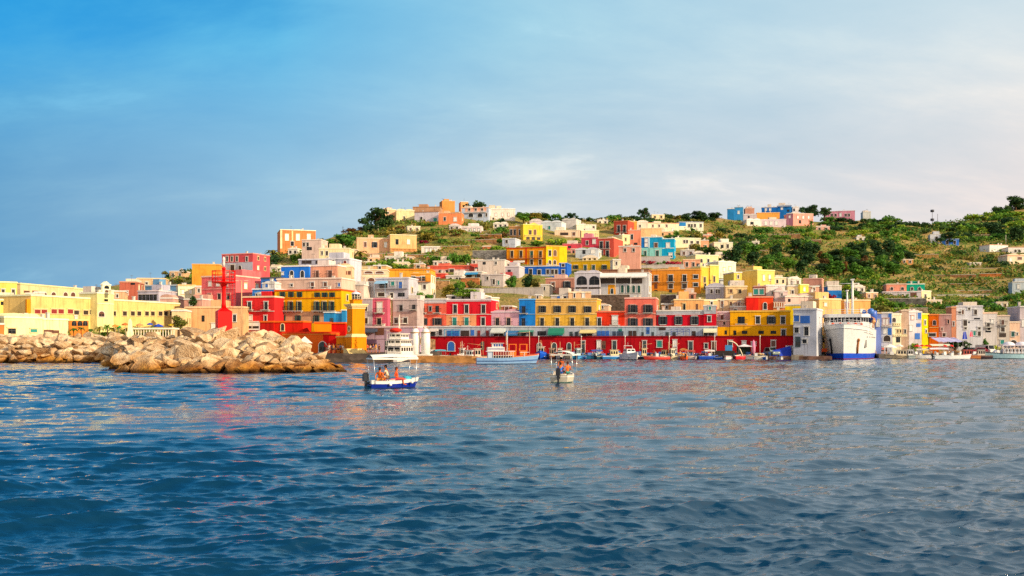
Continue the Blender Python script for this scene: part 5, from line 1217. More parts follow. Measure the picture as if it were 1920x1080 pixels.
wf = MB(); ring_outline(wf, [(x*.62, z*.62) for x, z in pts], [(x*.36, z*.36) for x, z in pts], -.12, .0); wfo = wf.build('round_window', [CRM], lh, (-a-.001, .1, zc), -math.pi/2)
wg = MB(); extrude_outline(wg, [(x*.36, z*.36) for x, z in pts], -.05, 0); wg.build('glass_pane', [glass()], wfo)
for k in range(3):
    pass
st = thing('steps', 'pale stone steps at the foot of the lighthouse', 'steps', (c.x+.6, c.y-2.6, 1.5), R(33))
q = MB()
for k in range(4): q.box(-2.2+.0*k, 1.5-.12*k, -1.4+.35*k, 1.1, .24*k+.004*k, .24*(k+1))
q.build('treads', [plaster('#f0d090')], st)
kk = at(571.5, 662, 187); kk.z = 1.55
kq = thing('kiosk', 'small white roofed kiosk between the rocks and the orange quay building', 'kiosk', kk)
q = MB(); q.box(-1.0, 1.0, -1.0, 1.0, 0, zof(644,187)-1.55); q.build('stall', [plaster('#c8703c')], kq)
q = MB(); zt = zof(643.5,187)-1.55; b_ = len(q.v)
q.v += [(-1.2,-1.2,zt),(1.2,-1.2,zt),(1.2,1.2,zt),(-1.2,1.2,zt),(0,0,zof(630.5,187)-1.55)]
for f in ((0,1,4),(1,2,4),(2,3,4),(3,0,4),(3,2,1,0)): q.f.append(tuple(b_+i for i in f)); q.m.append(0); q.sm.append(False)
q.build('roof', [canvas('#e8e0d4')], kq)
# obelisk on the promenade
ob = at(244, 627, 183); q = MB(); b_ = len(q.v); hh = zof(597,183)-ob.z
for w_, z_ in ((.62,-.6),(.62,.5),(.46,.5),(.30,hh-.5),(.02,hh)):
    q.v += [(-w_,-w_,z_),(w_,-w_,z_),(w_,w_,z_),(-w_,w_,z_)]
for i in range(4):
    for k in range(4): q.f.append((b_+i*4+k, b_+i*4+(k+1)%4, b_+i*4+4+(k+1)%4, b_+i*4+4+k)); q.m.append(0); q.sm.append(False)
tag(q.build('obelisk', [plaster('#f0dcb4')], None, ob, R(20)), 'white stone obelisk among the palms on the promenade', 'obelisk')
# ================================================================== boats
def hull_mesh(L_, B, Hh, draft=.35, bow_rise=.45, transom=.75, cols=('#e8e8e8','#2048a0','#8a2020'), stripe=(.72,.86), full=.62, n=14):
    """bow at +x, stern at -x, waterline z=0; slots 0 topsides 1 stripe 2 antifouling 3 inside"""
    mb = MB(); st = []
    levels = [-draft, 0.0, .12, stripe[0], stripe[1], 1.0]
    for i in range(n+1):
        u = i/n                                 # 0 stern .. 1 bow
        x = -L_/2 + L_*u
        wdt = transom + (1-transom)*min(1, u/.35)*1.0 if u < .35 else (1 - ((u-.35)/.65)**(2.2 if full > .5 else 1.7))
        hb = max(B/2*wdt, .02)
        sheer = Hh*(1 + bow_rise*max(0, (u-.3)/.7)**2 + .06*(1-u)**2)
        ring = []
        for lv in levels:
            z = lv if lv <= 0 else (sheer*lv)
            k = 1.0 if lv > .5 else (.93 if lv > .05 else (.86 if lv == 0 else .45))
            k2 = k if u < .5 else k*(1-(u-.5)*(.42 if lv <= .12 else .12 if lv < .9 else 0))
            rake = (Hh*bow_rise*1.0+.15)*max(0, (u-.72)/.28)*(z/sheer if z > 0 else z/draft*.8)*.9
            ring.append((x+rake, hb*k2, z))
        st.append(ring)
    for i in range(n):
        for j in range(len(levels)-1):
            m = 2 if j < 2 else (1 if j == 3 else 0)
            a, b, c, d = st[i][j], st[i+1][j], st[i+1][j+1], st[i][j+1]
            mb.face([a, d, c, b], m); 
            mb.face([(p[0],-p[1],p[2]) for p in (a, b, c, d)], m)
    r = st[0]
    for j in range(len(levels)-1):
        m = 2 if j < 2 else (1 if j == 3 else 0)
        mb.face([r[j], (r[j][0],-r[j][1],r[j][2]), (r[j+1][0],-r[j+1][1],r[j+1][2]), r[j+1]], m)
    # gunwale ledge and inner well
    inn = []
    for i in range(n+1):
        x, y, z = st[i][-1]; yi = max(y-.12, .01)
        inn.append(((x-.12 if i == n else x, yi, z+.02), (x-.15 if i == n else x, max(yi-.03, .005), z-min(.35, Hh*.45))))
    for i in range(n):
        for sgn in (1, -1):
            o0, o1 = st[i][-1], st[i+1][-1]
            f = lambda p: (p[0], sgn*p[1], p[2])
            mb.face([f(o0), f(o1), f(inn[i+1][0]), f(inn[i][0])], 3)
            mb.face([f(inn[i][0]), f(inn[i+1][0]), f(inn[i+1][1]), f(inn[i][1])], 3)
        a, b = inn[i][1], inn[i+1][1]
        mb.face([a, b, (b[0],-b[1],b[2]), (a[0],-a[1],a[2])], 4)
    return mb, st
def cabin_box(mb, x0, x1, w, z0, z1, rake=.25, m=0, taper=.9):
    b = len(mb.v)
    mb.v += [(x0,-w/2,z0),(x1,-w/2,z0),(x1,w/2,z0),(x0,w/2,z0),(x0,-w/2*taper,z1),(x1-rake,-w/2*taper,z1),(x1-rake,w/2*taper,z1),(x0,w/2*taper,z1)]
    for q in ((3,2,1,0),(4,5,6,7),(0,1,5,4),(1,2,6,5),(2,3,7,6),(3,0,4,7)): mb.f.append(tuple(b+i for i in q)); mb.m.append(m); mb.sm.append(False)
def windows_on_cabin(root, x0, x1, w, z0, z1, rake, taper, n=3):
    h = z1-z0; q = MB()
    for sgn in (-1, 1):
        for k in range(n):
            xa = x0+(x1-rake-x0)*(k+.15)/n; xb = x0+(x1-rake-x0)*(k+.85)/n
            ya = lambda zz: sgn*(w/2*(1-(1-taper)*(zz-z0)/h)+.012)
            za, zb = z0+h*.45, z0+h*.85
            q.face([(xa,ya(za),za),(xb,ya(za),za),(xb,ya(zb),zb),(xa,ya(zb),zb)])
    for k in range(2):
        for side, xx, rk in ((1, x1, rake), (0, x0, 0)):
            xf = lambda zz: xx - rk*(zz-z0)/h + (.012 if side else -.012)
            za, zb = z0+h*.45, z0+h*.85; y0 = (-.42+.46*k)*w; y1 = y0+.38*w
            q.face([(xf(za),y0,za),(xf(za),y1,za),(xf(zb),y1*taper,zb),(xf(zb),y0*taper,zb)])
    q.build('cabin_window', [glass()], root)
def outboard(root, x, z, col='#20242c', y=0):
    q = MB(); q.box(x-.42, x-.06, y-.17, y+.17, z+.12, z+.62); q.box(x-.36, x-.1, y-.13, y+.13, z+.622, z+.72); q.box(x-.3, x-.14, y-.07, y+.07, z-.75, z+.118); q.box(x-.16, x+.1, y-.12, y+.12, z-.12, z+.06)
    q.build('outboard_motor', [paint(col,.3)], root)
def boat(label, px, pyw, length, beam, yaw, kind, cols, D=None, group=None, fb=.75, cabc='#e8e6e0', mast=0, canopy=None, extra=None, name='boat', cat='boat', stripe=(.72,.86), draftz=0):
    if D is None: D = CH*F/(pyw-HZ)
    p = at(px, HZ, D); p.z = draftz
    root = thing(name, label, cat, p, R(yaw), group)
    hm, st = hull_mesh(length, beam, fb, cols=cols, stripe=stripe)
    hm.build('hull', [paint(cols[0],.35), paint(cols[1],.35), paint(cols[2],.6), paint(cols[3] if len(cols) > 3 else '#d8cdb8',.6), paint(cols[4] if len(cols) > 4 else '#a89878',.7)], root)
    L2 = length/2; dz = fb*.6
    if kind == 'cabin':
        q = MB(); x0, x1 = -L2*.35, L2*.35; hh = 1.55
        cabin_box(q, x0, x1, beam*.58, dz, dz+hh, .3); q.box(x0-.15, x1-.1, -beam*.33, beam*.33, dz+hh+.002, dz+hh+.08)
        cb = q.build('cabin', [paint(cabc,.4)], root); windows_on_cabin(cb, x0, x1, beam*.58, dz, dz+hh, .3, .9)
    elif kind == 'fishing':
        q = MB(); x0, x1 = -L2*.1, L2*.3; hh = 1.9
        cabin_box(q, x0, x1, beam*.5, dz, dz+hh, .12, taper=.95); q.box(x0-.3, x1+.05, -beam*.32, beam*.32, dz+hh+.002, dz+hh+.1)
        cb = q.build('wheelhouse', [paint(cabc,.45)], root); windows_on_cabin(cb, x0, x1, beam*.5, dz, dz+hh, .12, .95, 2)
        q = MB(); q.tube([(L2*.45,0,dz),(L2*.42,0,dz+3.4)], .05, 6); q.tube([(L2*.43,0,dz+2.6),(-L2*.6,0,dz+3.0)], .03, 5); q.tube([(L2*.42,0,dz+3.35),(-L2*.1,0,dz+1.9)], .012, 4); q.build('mast', [paint('#c8a070',.6)], root)
        q = MB(); q.tube([(-L2*.75,-beam*.3,dz),(-L2*.75,-beam*.3,dz+1.5),(-L2*.75,beam*.3,dz+1.5),(-L2*.75,beam*.3,dz)], .04, 6); q.tube([(-L2*.6,-beam*.22,dz+.4),(-L2*.6,beam*.22,dz+.4)], .3, 10); q.build('net_winch', [paint('#b87850',.7)], root)
    elif kind == 'cruiser':
        q = MB(); x0, x1 = -L2*.55, L2*.62; hh = .75
        cabin_box(q, x0, x1, beam*.78, dz, dz+hh, L2*.35, taper=.88); cb = q.build('cabin', [paint(cabc,.3)], root); windows_on_cabin(cb, x0, x1, beam*.78, dz, dz+hh, L2*.35, .88, 4)
        q = MB(); cabin_box(q, -L2*.5, L2*.18, beam*.62, dz+hh+.003, dz+hh+.85, .5, taper=.85); fb_ = q.build('flybridge', [paint(cabc,.3)], root); windows_on_cabin(fb_, -L2*.5, L2*.18, beam*.62, dz+hh, dz+hh+.85, .5, .85, 3)
        q = MB(); q.tube([(-L2*.3,-beam*.3,dz+hh+.85),(-L2*.42,-beam*.28,dz+hh+1.5),(-L2*.42,beam*.28,dz+hh+1.5),(-L2*.3,beam*.3,dz+hh+.85)], .05, 6); q.tube([(-L2*.42,0,dz+hh+1.5),(-L2*.42,0,dz+hh+2.2)], .02, 5); q.build('radar_arch', [paint('#e4e4e4',.3)], root)
    elif kind == 'open':
        q = MB()
        for xx in (-L2*.45, 0, L2*.35): q.box(xx-.14, xx+.14, -beam*.38, beam*.38, dz+.02, dz+.08)
        q.build('thwart', [paint('#a87848',.6)], root)
        outboard(root, -L2-.02, fb*.8)
    elif kind == 'console':
        q = MB(); q.box(-.25, .35, -.4, .4, dz-.05, dz+.95); q.box(.28, .34, -.38, .38, dz+.952, dz+1.3); q.build('console', [paint('#e0e0e0',.35)], root)
        q = MB(); q.box(-L2*.75, -L2*.5, -beam*.34, beam*.34, dz-.05, dz+.4); q.build('stern_seat', [paint('#d8d4cc',.5)], root)
        outboard(root, -L2-.02, fb*.8)
    if mast:
        q = MB(); q.tube([(L2*.05,0,dz),(L2*.05,0,dz+mast)], [.06,.035], 6); q.tube([(L2*.05,-.5,dz+mast*.7),(L2*.05,.5,dz+mast*.7)], .02, 5); q.tube([(L2*.05,0,dz+mast*.98),(L2*.85,0,dz+.3)], .01, 4); q.tube([(L2*.05,0,dz+mast*.98),(-L2*.85,0,dz+.3)], .01, 4)
        q.build('mast', [paint('#d8d0c4',.5)], root)
    if canopy:
        cc, ca, cb_, cz = canopy
        q = MB(); n = 8; w2 = beam*.48; b = len(q.v)
        for i in range(n+1):
            t = i/n; y = -w2+2*w2*t; zc = cz+.22*math.sin(math.pi*t)
            q.v += [(ca, y, zc-.06), (ca+(cb_-ca)*.5, y, zc+.02), (cb_, y, zc-.06)]
        for i in range(n):
            for k in range(2): q.f.append((b+i*3+k, b+i*3+k+1, b+i*3+4+k, b+i*3+3+k)); q.m.append(0); q.sm.append(True)
        for (xx) in (ca, cb_): q.face([(xx,-w2,cz-.06),(xx,w2,cz-.06),(xx,w2,cz-.16),(xx,-w2,cz-.16)])
        for sgn in (-1, 1): q.face([(ca,sgn*w2,cz-.06),(cb_,sgn*w2,cz-.06),(cb_,sgn*w2,cz-.17),(ca,sgn*w2,cz-.17)])
        q.build('canopy', [canvas(cc)], root)
        q = MB()
        for xx in (ca+.08, cb_-.08):
            for sgn in (-1, 1): q.tube([(xx+(.15 if xx == ca+.08 else -.15), sgn*(w2-.04), dz), (xx, sgn*(w2-.05), cz-.08)], .022, 5)
        q.build('canopy_frame', [paint('#d8d8d8',.25,metal=.6)], root)
    if extra: extra(root, L2, dz)
    return root
BW_ = ('#e6e6e4','#2a56b0','#30343c')
# --- the two motor boats under way
boatA = boat('small blue and white motor boat with a white canopy and bathers aboard', 735, 728, 3.35, 1.5, 26, 'open', ('#0c2890','#e8e4dc','#141a40','#ece6da','#3a8098'), fb=.52, name='motor_boat', cat='motor boat', stripe=(.62,.98), canopy=('#f0e8dc', -1.65, 1.7, 2.2))
boatB = boat('small cream motor boat with an overhead canopy seen from astern', 1056, 716, 4.6, 1.9, 78, 'open', ('#c2bca8','#e8e4d8','#4a7068','#e8e2d4','#8a8270'), fb=.6, name='motor_boat', cat='motor boat', canopy=('#f0e6da', -.9, 1.9, 2.35))
q = MB(); q.ball((-.4,-.82,.3),.12,8); q.ball((1.3,-.55,.42),.1,8); q.build('fender', [paint('#e8e8e8',.4)], boatA)
q = MB(); q.box(.85, 1.35, -.34, .34, .62, .70); q.ball((1.1,0,.72),(.34,.32,.15),12); q.build('bow_cushion', [canvas('#38b0c8')], boatA)
q = MB(); q.box(-.3,.8,-.7,-.5,.64,.69); q.build('towel', [canvas('#e03a58')], boatA)
q = MB(); q.box(-2.1,-1.5,-.5,.45,.63,.7); q.box(.2,.9,.3,.85,.64,.9); q.build('cushion', [canvas('#e8dcc8')], boatB)

# --- sightseeing boat
def sight(root, L2, dz):
    q = MB(); q.box(-2.3, 1.2, -1.0, 1.0, 1.36, 1.42)
    q.box(-3.3, 1.35, -1.15, 1.15, 2.05, 2.13); q.build('cabin_roof', [paint('#dcdce4',.4)], root)
    q = MB(); q.box(-3.0, -2.2, -.95, .95, .9, 2.049); cb = q.build('aft_cabin', [paint('#b8c4d4',.4)], root)
    q = MB()
    for k in range(9):
        x = -2.15+k*.4
        for sgn in (-1,1): q.box(x-.03, x+.03, sgn*1.05-.03, sgn*1.05+.03, .9, 2.048)
    q.build('deck_posts', [paint('#e8d8c0',.5)], root)
    q = MB(); q.box(-2.1, .9, -.6, .6, .9, 1.3); q.build('bench', [paint('#3a2a24',.6)], root)
    q = MB(); q.box(-3.05, -.35, -1.0, 1.0, 2.132, 2.75); q.box(-2.3, -.6, -.8, .8, 2.752, 3.35); q.box(-2.5,-.4,-.95,.95,3.352,3.42); up = q.build('upper_deck', [paint('#e8dcd4',.4)], root)
    q = MB()
    for k in range(4): q.face([(-2.1+k*.4,-.815,2.85),(-1.8+k*.4,-.815,2.85),(-1.8+k*.4,-.815,3.25),(-2.1+k*.4,-.815,3.25)])
    q.face([(-3.0,-1.012,2.3),(-.45,-1.012,2.3),(-.45,-1.012,2.38),(-3.0,-1.012,2.38)]); q.face([(-3.0,-1.012,2.5),(-.45,-1.012,2.5),(-.45,-1.012,2.58),(-3.0,-1.012,2.58)])
    q.build('deck_window', [paint('#3a5a94',.3)], up)
    q = MB(); q.tube([(2.9,-.7,.9),(2.9,-.7,1.9),(2.9,.7,1.9),(2.9,.7,.9)], .04, 6); q.box(2.2,3.6,-.8,.8,1.9,1.96); q.tube([(4.9,0,.9),(5.2,0,1.6)], .05, 6); q.tube([(.2,0,2.1),(.2,0,5.4)], .05, 6); q.build('bow_frame', [paint('#e8e0e0',.4)], root)
sb = boat('light blue excursion boat with striped two level deckhouse', 949, 683, 9.6, 2.9, 6, 'plain', ('#7fa4cc','#3a62a0','#28344c','#a8bcd0','#7a4a38'), name='excursion_boat', fb=1.0, extra=sight, stripe=(.42,.56), cat='excursion boat')
def owheel(root, L2, dz):
    q = MB()
    for x0 in (-1.9, .25):
        for (xa, ya) in ((x0,-.8),(x0+1.4,-.8),(x0,.8),(x0+1.4,.8)): q.box(xa-.06, xa+.06, ya-.06, ya+.06, .6, 3.2)
        q.box(x0-.1, x0+1.5, -.9, .9, 3.2, 3.32); q.box(x0-.06, x0+1.46, -.86, .86, .6, 1.9); q.box(x0-.1, x0+1.5, -.9, .9, 1.95, 2.05)
    q.build('wheelhouse', [paint('#f07818',.5)], root)
    q = MB(); q.tube([(-2.4,0,.6),(-2.4,0,5.6)], .06, 6); q.tube([(2.2,0,.6),(2.2,0,5.9)], .05, 6); q.tube([(-2.4,0,5.3),(2.2,0,5.7)], .02, 4); q.tube([(-2.4,0,4.2),(-2.4,-1.0,4.2)], .03, 4); q.build('mast', [paint('#f0c8a0',.5)], root)
boat('red fishing boat with twin orange wheelhouse frames behind the excursion boat', 972, 676.5, 7.2, 2.5, 4, 'plain', ('#c02818','#e8a060','#501c14','#e0a070'), name='fishing_boat', fb=1.0, extra=owheel, cat='fishing boat')

# --- boats along the quay in front of the red wall (bow or stern on)
for a in (
 ('white cabin boat with red trim left of the excursion boat', 878, 675, 5.5, 2.1, 165, 'cabin', ('#e4dcd8','#c83c30','#402020'), {'mast':2.6}),
 ('wooden fishing boat with a pale wheelhouse near the tan jetty', 893, 677, 6.0, 2.3, 10, 'fishing', ('#b86a38','#e8c090','#4a2418'), {'cabc':'#e0c8b0'}),
 ('small white fishing boat with a tall mast beside the stone jetty', 867, 672, 5.2, 2.0, 250, 'fishing', ('#e8e0d8','#c87850','#5a3828'), {'mast':3.6}),
 ('white dinghy with a turquoise canopy left of the blue arch', 824, 671, 4.6, 1.8, 200, 'open', ('#d8e0e4','#38a0b8','#3a5058'), {'canopy':('#48a8c0',-1.4,1.2,1.9)}),
 ('white launch with an awning beside the tan jetty', 812, 670, 5.0, 1.9, 190, 'cabin', ('#f0e8d8','#e8d0a0','#6a5040'), {}),
 ('rounded bright blue boat with white rim near the cream motor boat', 1015, 670, 4.6, 2.7, 262, 'fishing', ('#1450c4','#2a6ae0','#102a60','#e8e4e0'), {'fb':1.35,'cabc':'#e4dccc'}),
 ('small brown fishing boat behind the cream motor boat canopy', 1035, 671, 4.4, 1.9, 255, 'fishing', ('#6a4438','#b88c60','#2a1c18'), {'cabc':'#c8a890'}),
 ('white wheelhouse boat right of the brown fishing boat', 1050, 671.5, 4.8, 2.0, 268, 'fishing', ('#d0ccc8','#8a6048','#3a3030'), {'cabc':'#e8dcc8'}),
 ('beige launch with a grey cabin moored under an arch', 1066, 670, 4.8, 2.0, 275, 'cabin', ('#b8a890','#4a5a60','#302c28'), {'cabc':'#c8bca8'}),
 ('teal blue boat with dark nets piled on deck', 1085, 672, 5.0, 2.3, 200, 'fishing', ('#2a8ab4','#78c0d8','#163c50'), {'cabc':'#b8d0d8'}),
 ('sky blue dinghy with a dark blue stripe', 1101, 672, 4.8, 1.9, 15, 'open', ('#58aee0','#1840a8','#183050'), {}),
 ('turquoise boat with two pale fenders and a blue awning', 1116, 672, 5.2, 2.0, 190, 'console', ('#2c7c98','#184088','#12283c'), {'canopy':('#2850a0',-1.5,1.0,1.9)}),
 ('dark green boat with orange nets', 1137, 672, 4.8, 2.0, 12, 'open', ('#2c5868','#c8b890','#1c2c30'), {}),
 ('long blue boat with a yellow cabin by the white cruiser', 1152, 673, 5.6, 2.1, 8, 'cabin', ('#3484c4','#e4e8e8','#1a3468'), {'cabc':'#e8d4a4'}),
 ('navy black work boat right of the white cruiser', 1209, 672.5, 5.2, 2.2, 186, 'fishing', ('#141c2c','#c0c0c0','#0c1018'), {'cabc':'#d8c090'}),
 ('low boat with a tan cabin under a dark green tarpaulin', 1246, 671, 4.6, 1.9, 240, 'cabin', ('#88907c','#d8d8c0','#303830'), {'cabc':'#c8a878'}),
 ('cream wooden boat with crossed spars', 1262, 672.5, 5.0, 2.0, 195, 'fishing', ('#d8c8a0','#f0e4c0','#5a4a30'), {'cabc':'#e8dcc0'}),
 ('white motor launch with a red awning', 1292, 672, 4.8, 1.9, 170, 'console', ('#e0d8cc','#e0a070','#4a4038'), {'canopy':('#b84838',-1.3,.9,1.8)}),
 ('small blue rowing boat left of the blue tarpaulin boat', 1313, 672, 4.2, 1.7, 178, 'open', ('#3058b0','#c8d0d8','#182848'), {}),
 ('royal blue boat under a pale canopy below the small white window', 1330, 672, 4.8, 1.9, 5, 'console', ('#1c48b0','#3868d0','#12244c'), {'canopy':('#e8d8d0',-1.2,1.0,1.9)}),
 ('white sailing dinghy with red stripe in front of the dark barge', 1372, 672.5, 4.4, 1.7, 30, 'open', ('#e4e0dc','#c83038','#403838'), {}),
 ('glossy red dinghy below the curved white hull', 1391, 673, 3.6, 1.6, 20, 'open', ('#d01c28','#e84850','#501018'), {}),
 ('white runabout with a windscreen under the arched white hull', 1418, 672.5, 4.6, 1.8, 170, 'console', ('#e4e0d4','#c8a860','#504838'), {}),
):
    lb, px, pyw, Ln, Bm, yw, kd, cl, kw = a
    boat(lb, px, pyw, Ln, Bm, yw, kd, cl, D=min(Drow(px)-8.6, CH*F/(pyw-HZ)), name='fishing_boat' if kd == 'fishing' else 'boat', cat='fishing boat' if kd == 'fishing' else 'boat', group='boats moored below the red wall', **kw)
boat('white motor cruiser with a flybridge moored below the red wall', 1182, 675, 8.6, 3.1, 280, 'cruiser', ('#e8e6e2','#c8ccd0','#2c3038'), D=209, name='motor_cruiser', cat='motor cruiser', fb=1.2)
rb = boat('orange red inflatable boat near the middle of the red wall', 1232, 673.5, 5.4, 2.1, 186, 'console', ('#e84838','#f08078','#7a2018'), D=216, name='inflatable_boat', cat='inflatable boat', fb=.6)
# orange buoy figure boat, dark barge, curved upturned hull
boat('bright orange dinghy with an upright yellow tarpaulin', 1281, 673, 3.4, 1.6, 95, 'open', ('#f05010','#f8a020','#7a2808'), D=216, name='boat', canopy=('#f0b058',-.8,.6,2.2))
bg_ = thing('work_barge', 'dark brown work barge with a blue container on deck', 'barge', at(1357, HZ, 217.5)*1.0, R(-10)); bg_.location.z = 0
q = MB(); q.box(-2.6, 2.6, -1.3, 1.3, -.5, .62); q.box(-2.3, 2.3, -1.0, 1.0, .622, 1.9); q.box(-2.7, 2.7, -1.4, -1.31, .3, .75); q.build('hull', [paint('#2a211e',.7)], bg_)
q = MB(); q.box(.3, 1.8, -.7, .7, 1.902, 3.1); q.build('container', [paint('#3a88c0',.5)], bg_)
ch = thing('upturned_hull', 'curved white upturned hull leaning on the quay beside the work barge', 'boat hull', (at(1377, HZ, 219).x, 219, .75), 0)
q = MB(); n = 14; b_ = len(q.v)
for i in range(n+1):
    t = i/n; x = -1.3+3.0*t**.8; z = 3.1*math.cos(t*math.pi/2)**.8+.05; w_ = .32+.35*math.sin(math.pi*min(t+.15,1))
    q.v += [(x-.0,-w_,z),(x+.12,-w_*.4,z+.16),(x+.12,w_*.4,z+.16),(x,w_,z)]
for i in range(n):
    for k in range(3): q.f.append((b_+i*4+k, b_+i*4+k+1, b_+i*4+5+k, b_+i*4+4+k)); q.m.append(0); q.sm.append(True)
q.build('shell', [paint('#e8dcc0',.4)], ch)
q = MB(); q.tube([(-1.2,0,3.0),(-.9,0,0)], .06, 6); q.tube([(.6,0,2.2),(.4,0,0)], .06, 6); q.build('prop', [paint('#5a4030',.7)], ch)

# --- white ships at the end of the jetty
def ship1(root, L2, dz):
    lv = [(-3.6,3.0,2.7,1.3,2.9),(-3.4,2.2,2.5,2.95,4.1),(-3.0,1.2,2.2,4.15,5.1)]
    for i, (x0, x1, w_, z0, z1) in enumerate(lv):
        q = MB(); cabin_box(q, x0, x1, w_, z0, z1, .3, taper=.97); q.box(x0-.35, x1+.1, -w_/2-.15, w_/2+.15, z1+.002, z1+.1)
        d = q.build('deckhouse', [paint('#ece6dc',.4)], root); windows_on_cabin(d, x0, x1, w_, z0, z1, .3, .97, 5)
    q = MB()
    for z0, w_, x0 in ((1.3,2.8,-4.2),(2.95,2.6,-4.0),(4.15,2.4,-3.7)):
        for zz in (.5,.9): q.tube([(x0+.9,-w_/2,z0+zz),(x0,-w_/2,z0+zz),(x0,w_/2,z0+zz),(x0+.9,w_/2,z0+zz)], .03, 5)
        for yy in (-w_/2,-w_/6,w_/6,w_/2): q.tube([(x0,yy,z0),(x0,yy,z0+.9)], .03, 5)
    q.build('railing', [paint('#f0e4d0',.4)], root)
    q = MB(); q.ball((-3.0,-.1,5.75),(.9,1.15,.42),12); q.build('lifeboat', [canvas('#e0301c')], root)
    q = MB(); q.ball((-2.2,.9,5.7),(.8,.4,.35),10); q.build('life_raft', [canvas('#f08030')], root)
    q = MB(); q.tube([(-.8,0,5.1),(-.8,0,8.6)], [.14,.06], 8); q.tube([(-.8,-1.3,7.0),(-.8,1.3,7.0)], .05, 6); q.tube([(-.8,-.8,7.8),(-.8,.8,7.8)], .04, 6); q.tube([(-1.6,0,5.1),(-.8,0,7.4)], .06, 6); q.build('mast', [paint('#e8dcc8',.4)], root)
boat('white passenger ship with a red lifeboat moored stern on at the jetty', 752, 680, 11, 3.6, 76, 'plain', ('#ece4dc','#e8e0d4','#3a3c40','#e8dcd0'), D=182, name='passenger_ship', fb=1.2, extra=ship1, cat='ship')
def ship2(root, L2, dz):
    q = MB()
    for y0 in (-1.9, .15):
        q.lathe([(.85,1.0),(.9,3.6),(.84,5.4),(.6,6.0),(.35,6.3)], 14, 0, y0+.85)
    q.box(-2.0, 1.5, -2.1, 2.1, .8, 1.4)
    q.build('silo_tower', [paint('#ece8e0',.4)], root)
    q = MB()
    for y0 in (-1.9, .15): q.lathe([(.95,5.42),(.95,5.62)], 14, 0, y0+.85); q.ball((0,y0+.5,6.5),.16,8); q.ball((0,y0+1.2,6.5),.16,8)
    q.build('top_ring', [paint('#b89870',.5)], root)
boat('white work vessel with two tall rounded white towers by the jetty', 788, 676, 9, 4.6, 82, 'plain', ('#e8e4dc','#d8c8b8','#4a4440','#e4dcd0'), D=193, name='work_vessel', fb=1.0, extra=ship2, cat='ship')

# --- ferry
D = 214.0; sF = D/F
fb0 = at(1580, HZ, D)
fe = thing('ferry', 'large white car ferry with a blue waterline stripe moored bow on', 'ferry', (fb0.x, D, 0), R(-22.5))
stn = [(0,.25,.05),(1.2,1.6,.5),(3,3.0,1.4),(6,4.3,2.9),(10,4.95,4.2),(15,5.2,4.8),(24,5.2,5.1),(36,5.1,5.0),(40,4.8,4.5)]
lev = [(-1.0,0),(0,.0),(.22,.02),(1.25,.12),(3.4,.5),(5.6,.85),(6.75,1.0)]
q = MB(); rings = []
for (y, hd, hw) in stn:
    rk = max(0, 1-y/6)
    rings.append([(hw+(hd-hw)*k**1.3 if z > -1 else hw*.8, y + rk*(1.9*(1-k)), z + (.9*max(0,1-y/14)*k)) for z, k in lev])
for i in range(len(rings)-1):
    for j in range(len(lev)-1):
        m = 2 if j < 2 else (1 if j == 2 else 0)
        a, b, c_, d = rings[i][j], rings[i+1][j], rings[i+1][j+1], rings[i][j+1]
        q.face([a, b, c_, d], m, True); q.face([(-p[0],p[1],p[2]) for p in (a, d, c_, b)], m, True)
for j in range(len(lev)-1):
    m = 2 if j < 2 else (1 if j == 2 else 0)
    a, d = rings[0][j], rings[0][j+1]; q.face([(-a[0],a[1],a[2]), a, d, (-d[0],d[1],d[2])], m)
    a, d = rings[-1][j], rings[-1][j+1]; q.face([a, (-a[0],a[1],a[2]), (-d[0],d[1],d[2]), d], m)
for i in range(len(rings)-1):
    a, b = rings[i][-1], rings[i+1][-1]; q.face([(a[0],a[1],a[2]-.9),(b[0],b[1],b[2]-.9),(-b[0],b[1],b[2]-.9),(-a[0],a[1],a[2]-.9)], 0)
FW = paint('#e0e0de',.35)
q.build('hull', [FW, paint('#0c46c0',.35), paint('#6a1420',.5)], fe)
q = MB(); q.tube([rings[i][-1] for i in range(len(rings))], .09, 5); q.tube([(-p[0],p[1],p[2]) for p in [rings[i][-1] for i in range(len(rings))]], .09, 5); q.build('gunwale', [paint('#c8d0d8',.4)], fe)
z0 = 6.6
q = MB(); q.prism([(-4.8,9.2),(-3.2,7.2),(3.2,7.2),(4.8,9.2),(4.8,34),(-4.8,34)], z0-1, 8.15); q.build('superstructure', [FW], fe)
q = MB(); q.prism([(-4.9,9.0),(-3.4,6.9),(3.4,6.9),(4.9,9.0),(4.9,15),(-4.9,15)], 9.2, 9.9); q.prism([(-4.65,9.3),(-3.2,7.5),(3.2,7.5),(4.65,9.3),(4.65,15),(-4.65,15)], 8.152, 9.198, 1); br = q.build('bridge', [FW, glass()], fe)
q = MB()
for k in range(9):
    t = -3.2+6.4*k/8; q.box(t-.07, t+.07, 7.38, 7.52, 8.152, 9.198)
for sgn in (-1,1):
    for k in range(4):
        t = k/3; q.box(sgn*(3.25+1.4*t)-.06, sgn*(3.25+1.4*t)+.06, 7.45+1.85*t-.06, 7.45+1.85*t+.06, 8.152, 9.198)
q.build('window_mullion', [FW], br)
q = MB()
for sgn, yy in ((-1,6.9),(1,6.9)):
    q.box(sgn*2.0-.5, sgn*2.0+.5, 6.6, 7.0, 7.3, 7.75)
for k in range(7): q.box(-3.1+k*.95, -2.75+k*.95, 6.9, 7.18, 7.25, 7.6)
q.build('life_jacket_box', [paint('#d8402c',.5)], fe)
q = MB(); q.tube([(1.2,12,9.9),(1.2,12,17.6)], [.3,.2], 8); q.tube([(-1.6,11.5,16.9),(2.6,12.2,16.9)], .06, 6); q.box(.8,1.6,11.7,12.3,17.6,17.9); q.build('main_mast', [paint('#e8e4dc',.4)], fe)
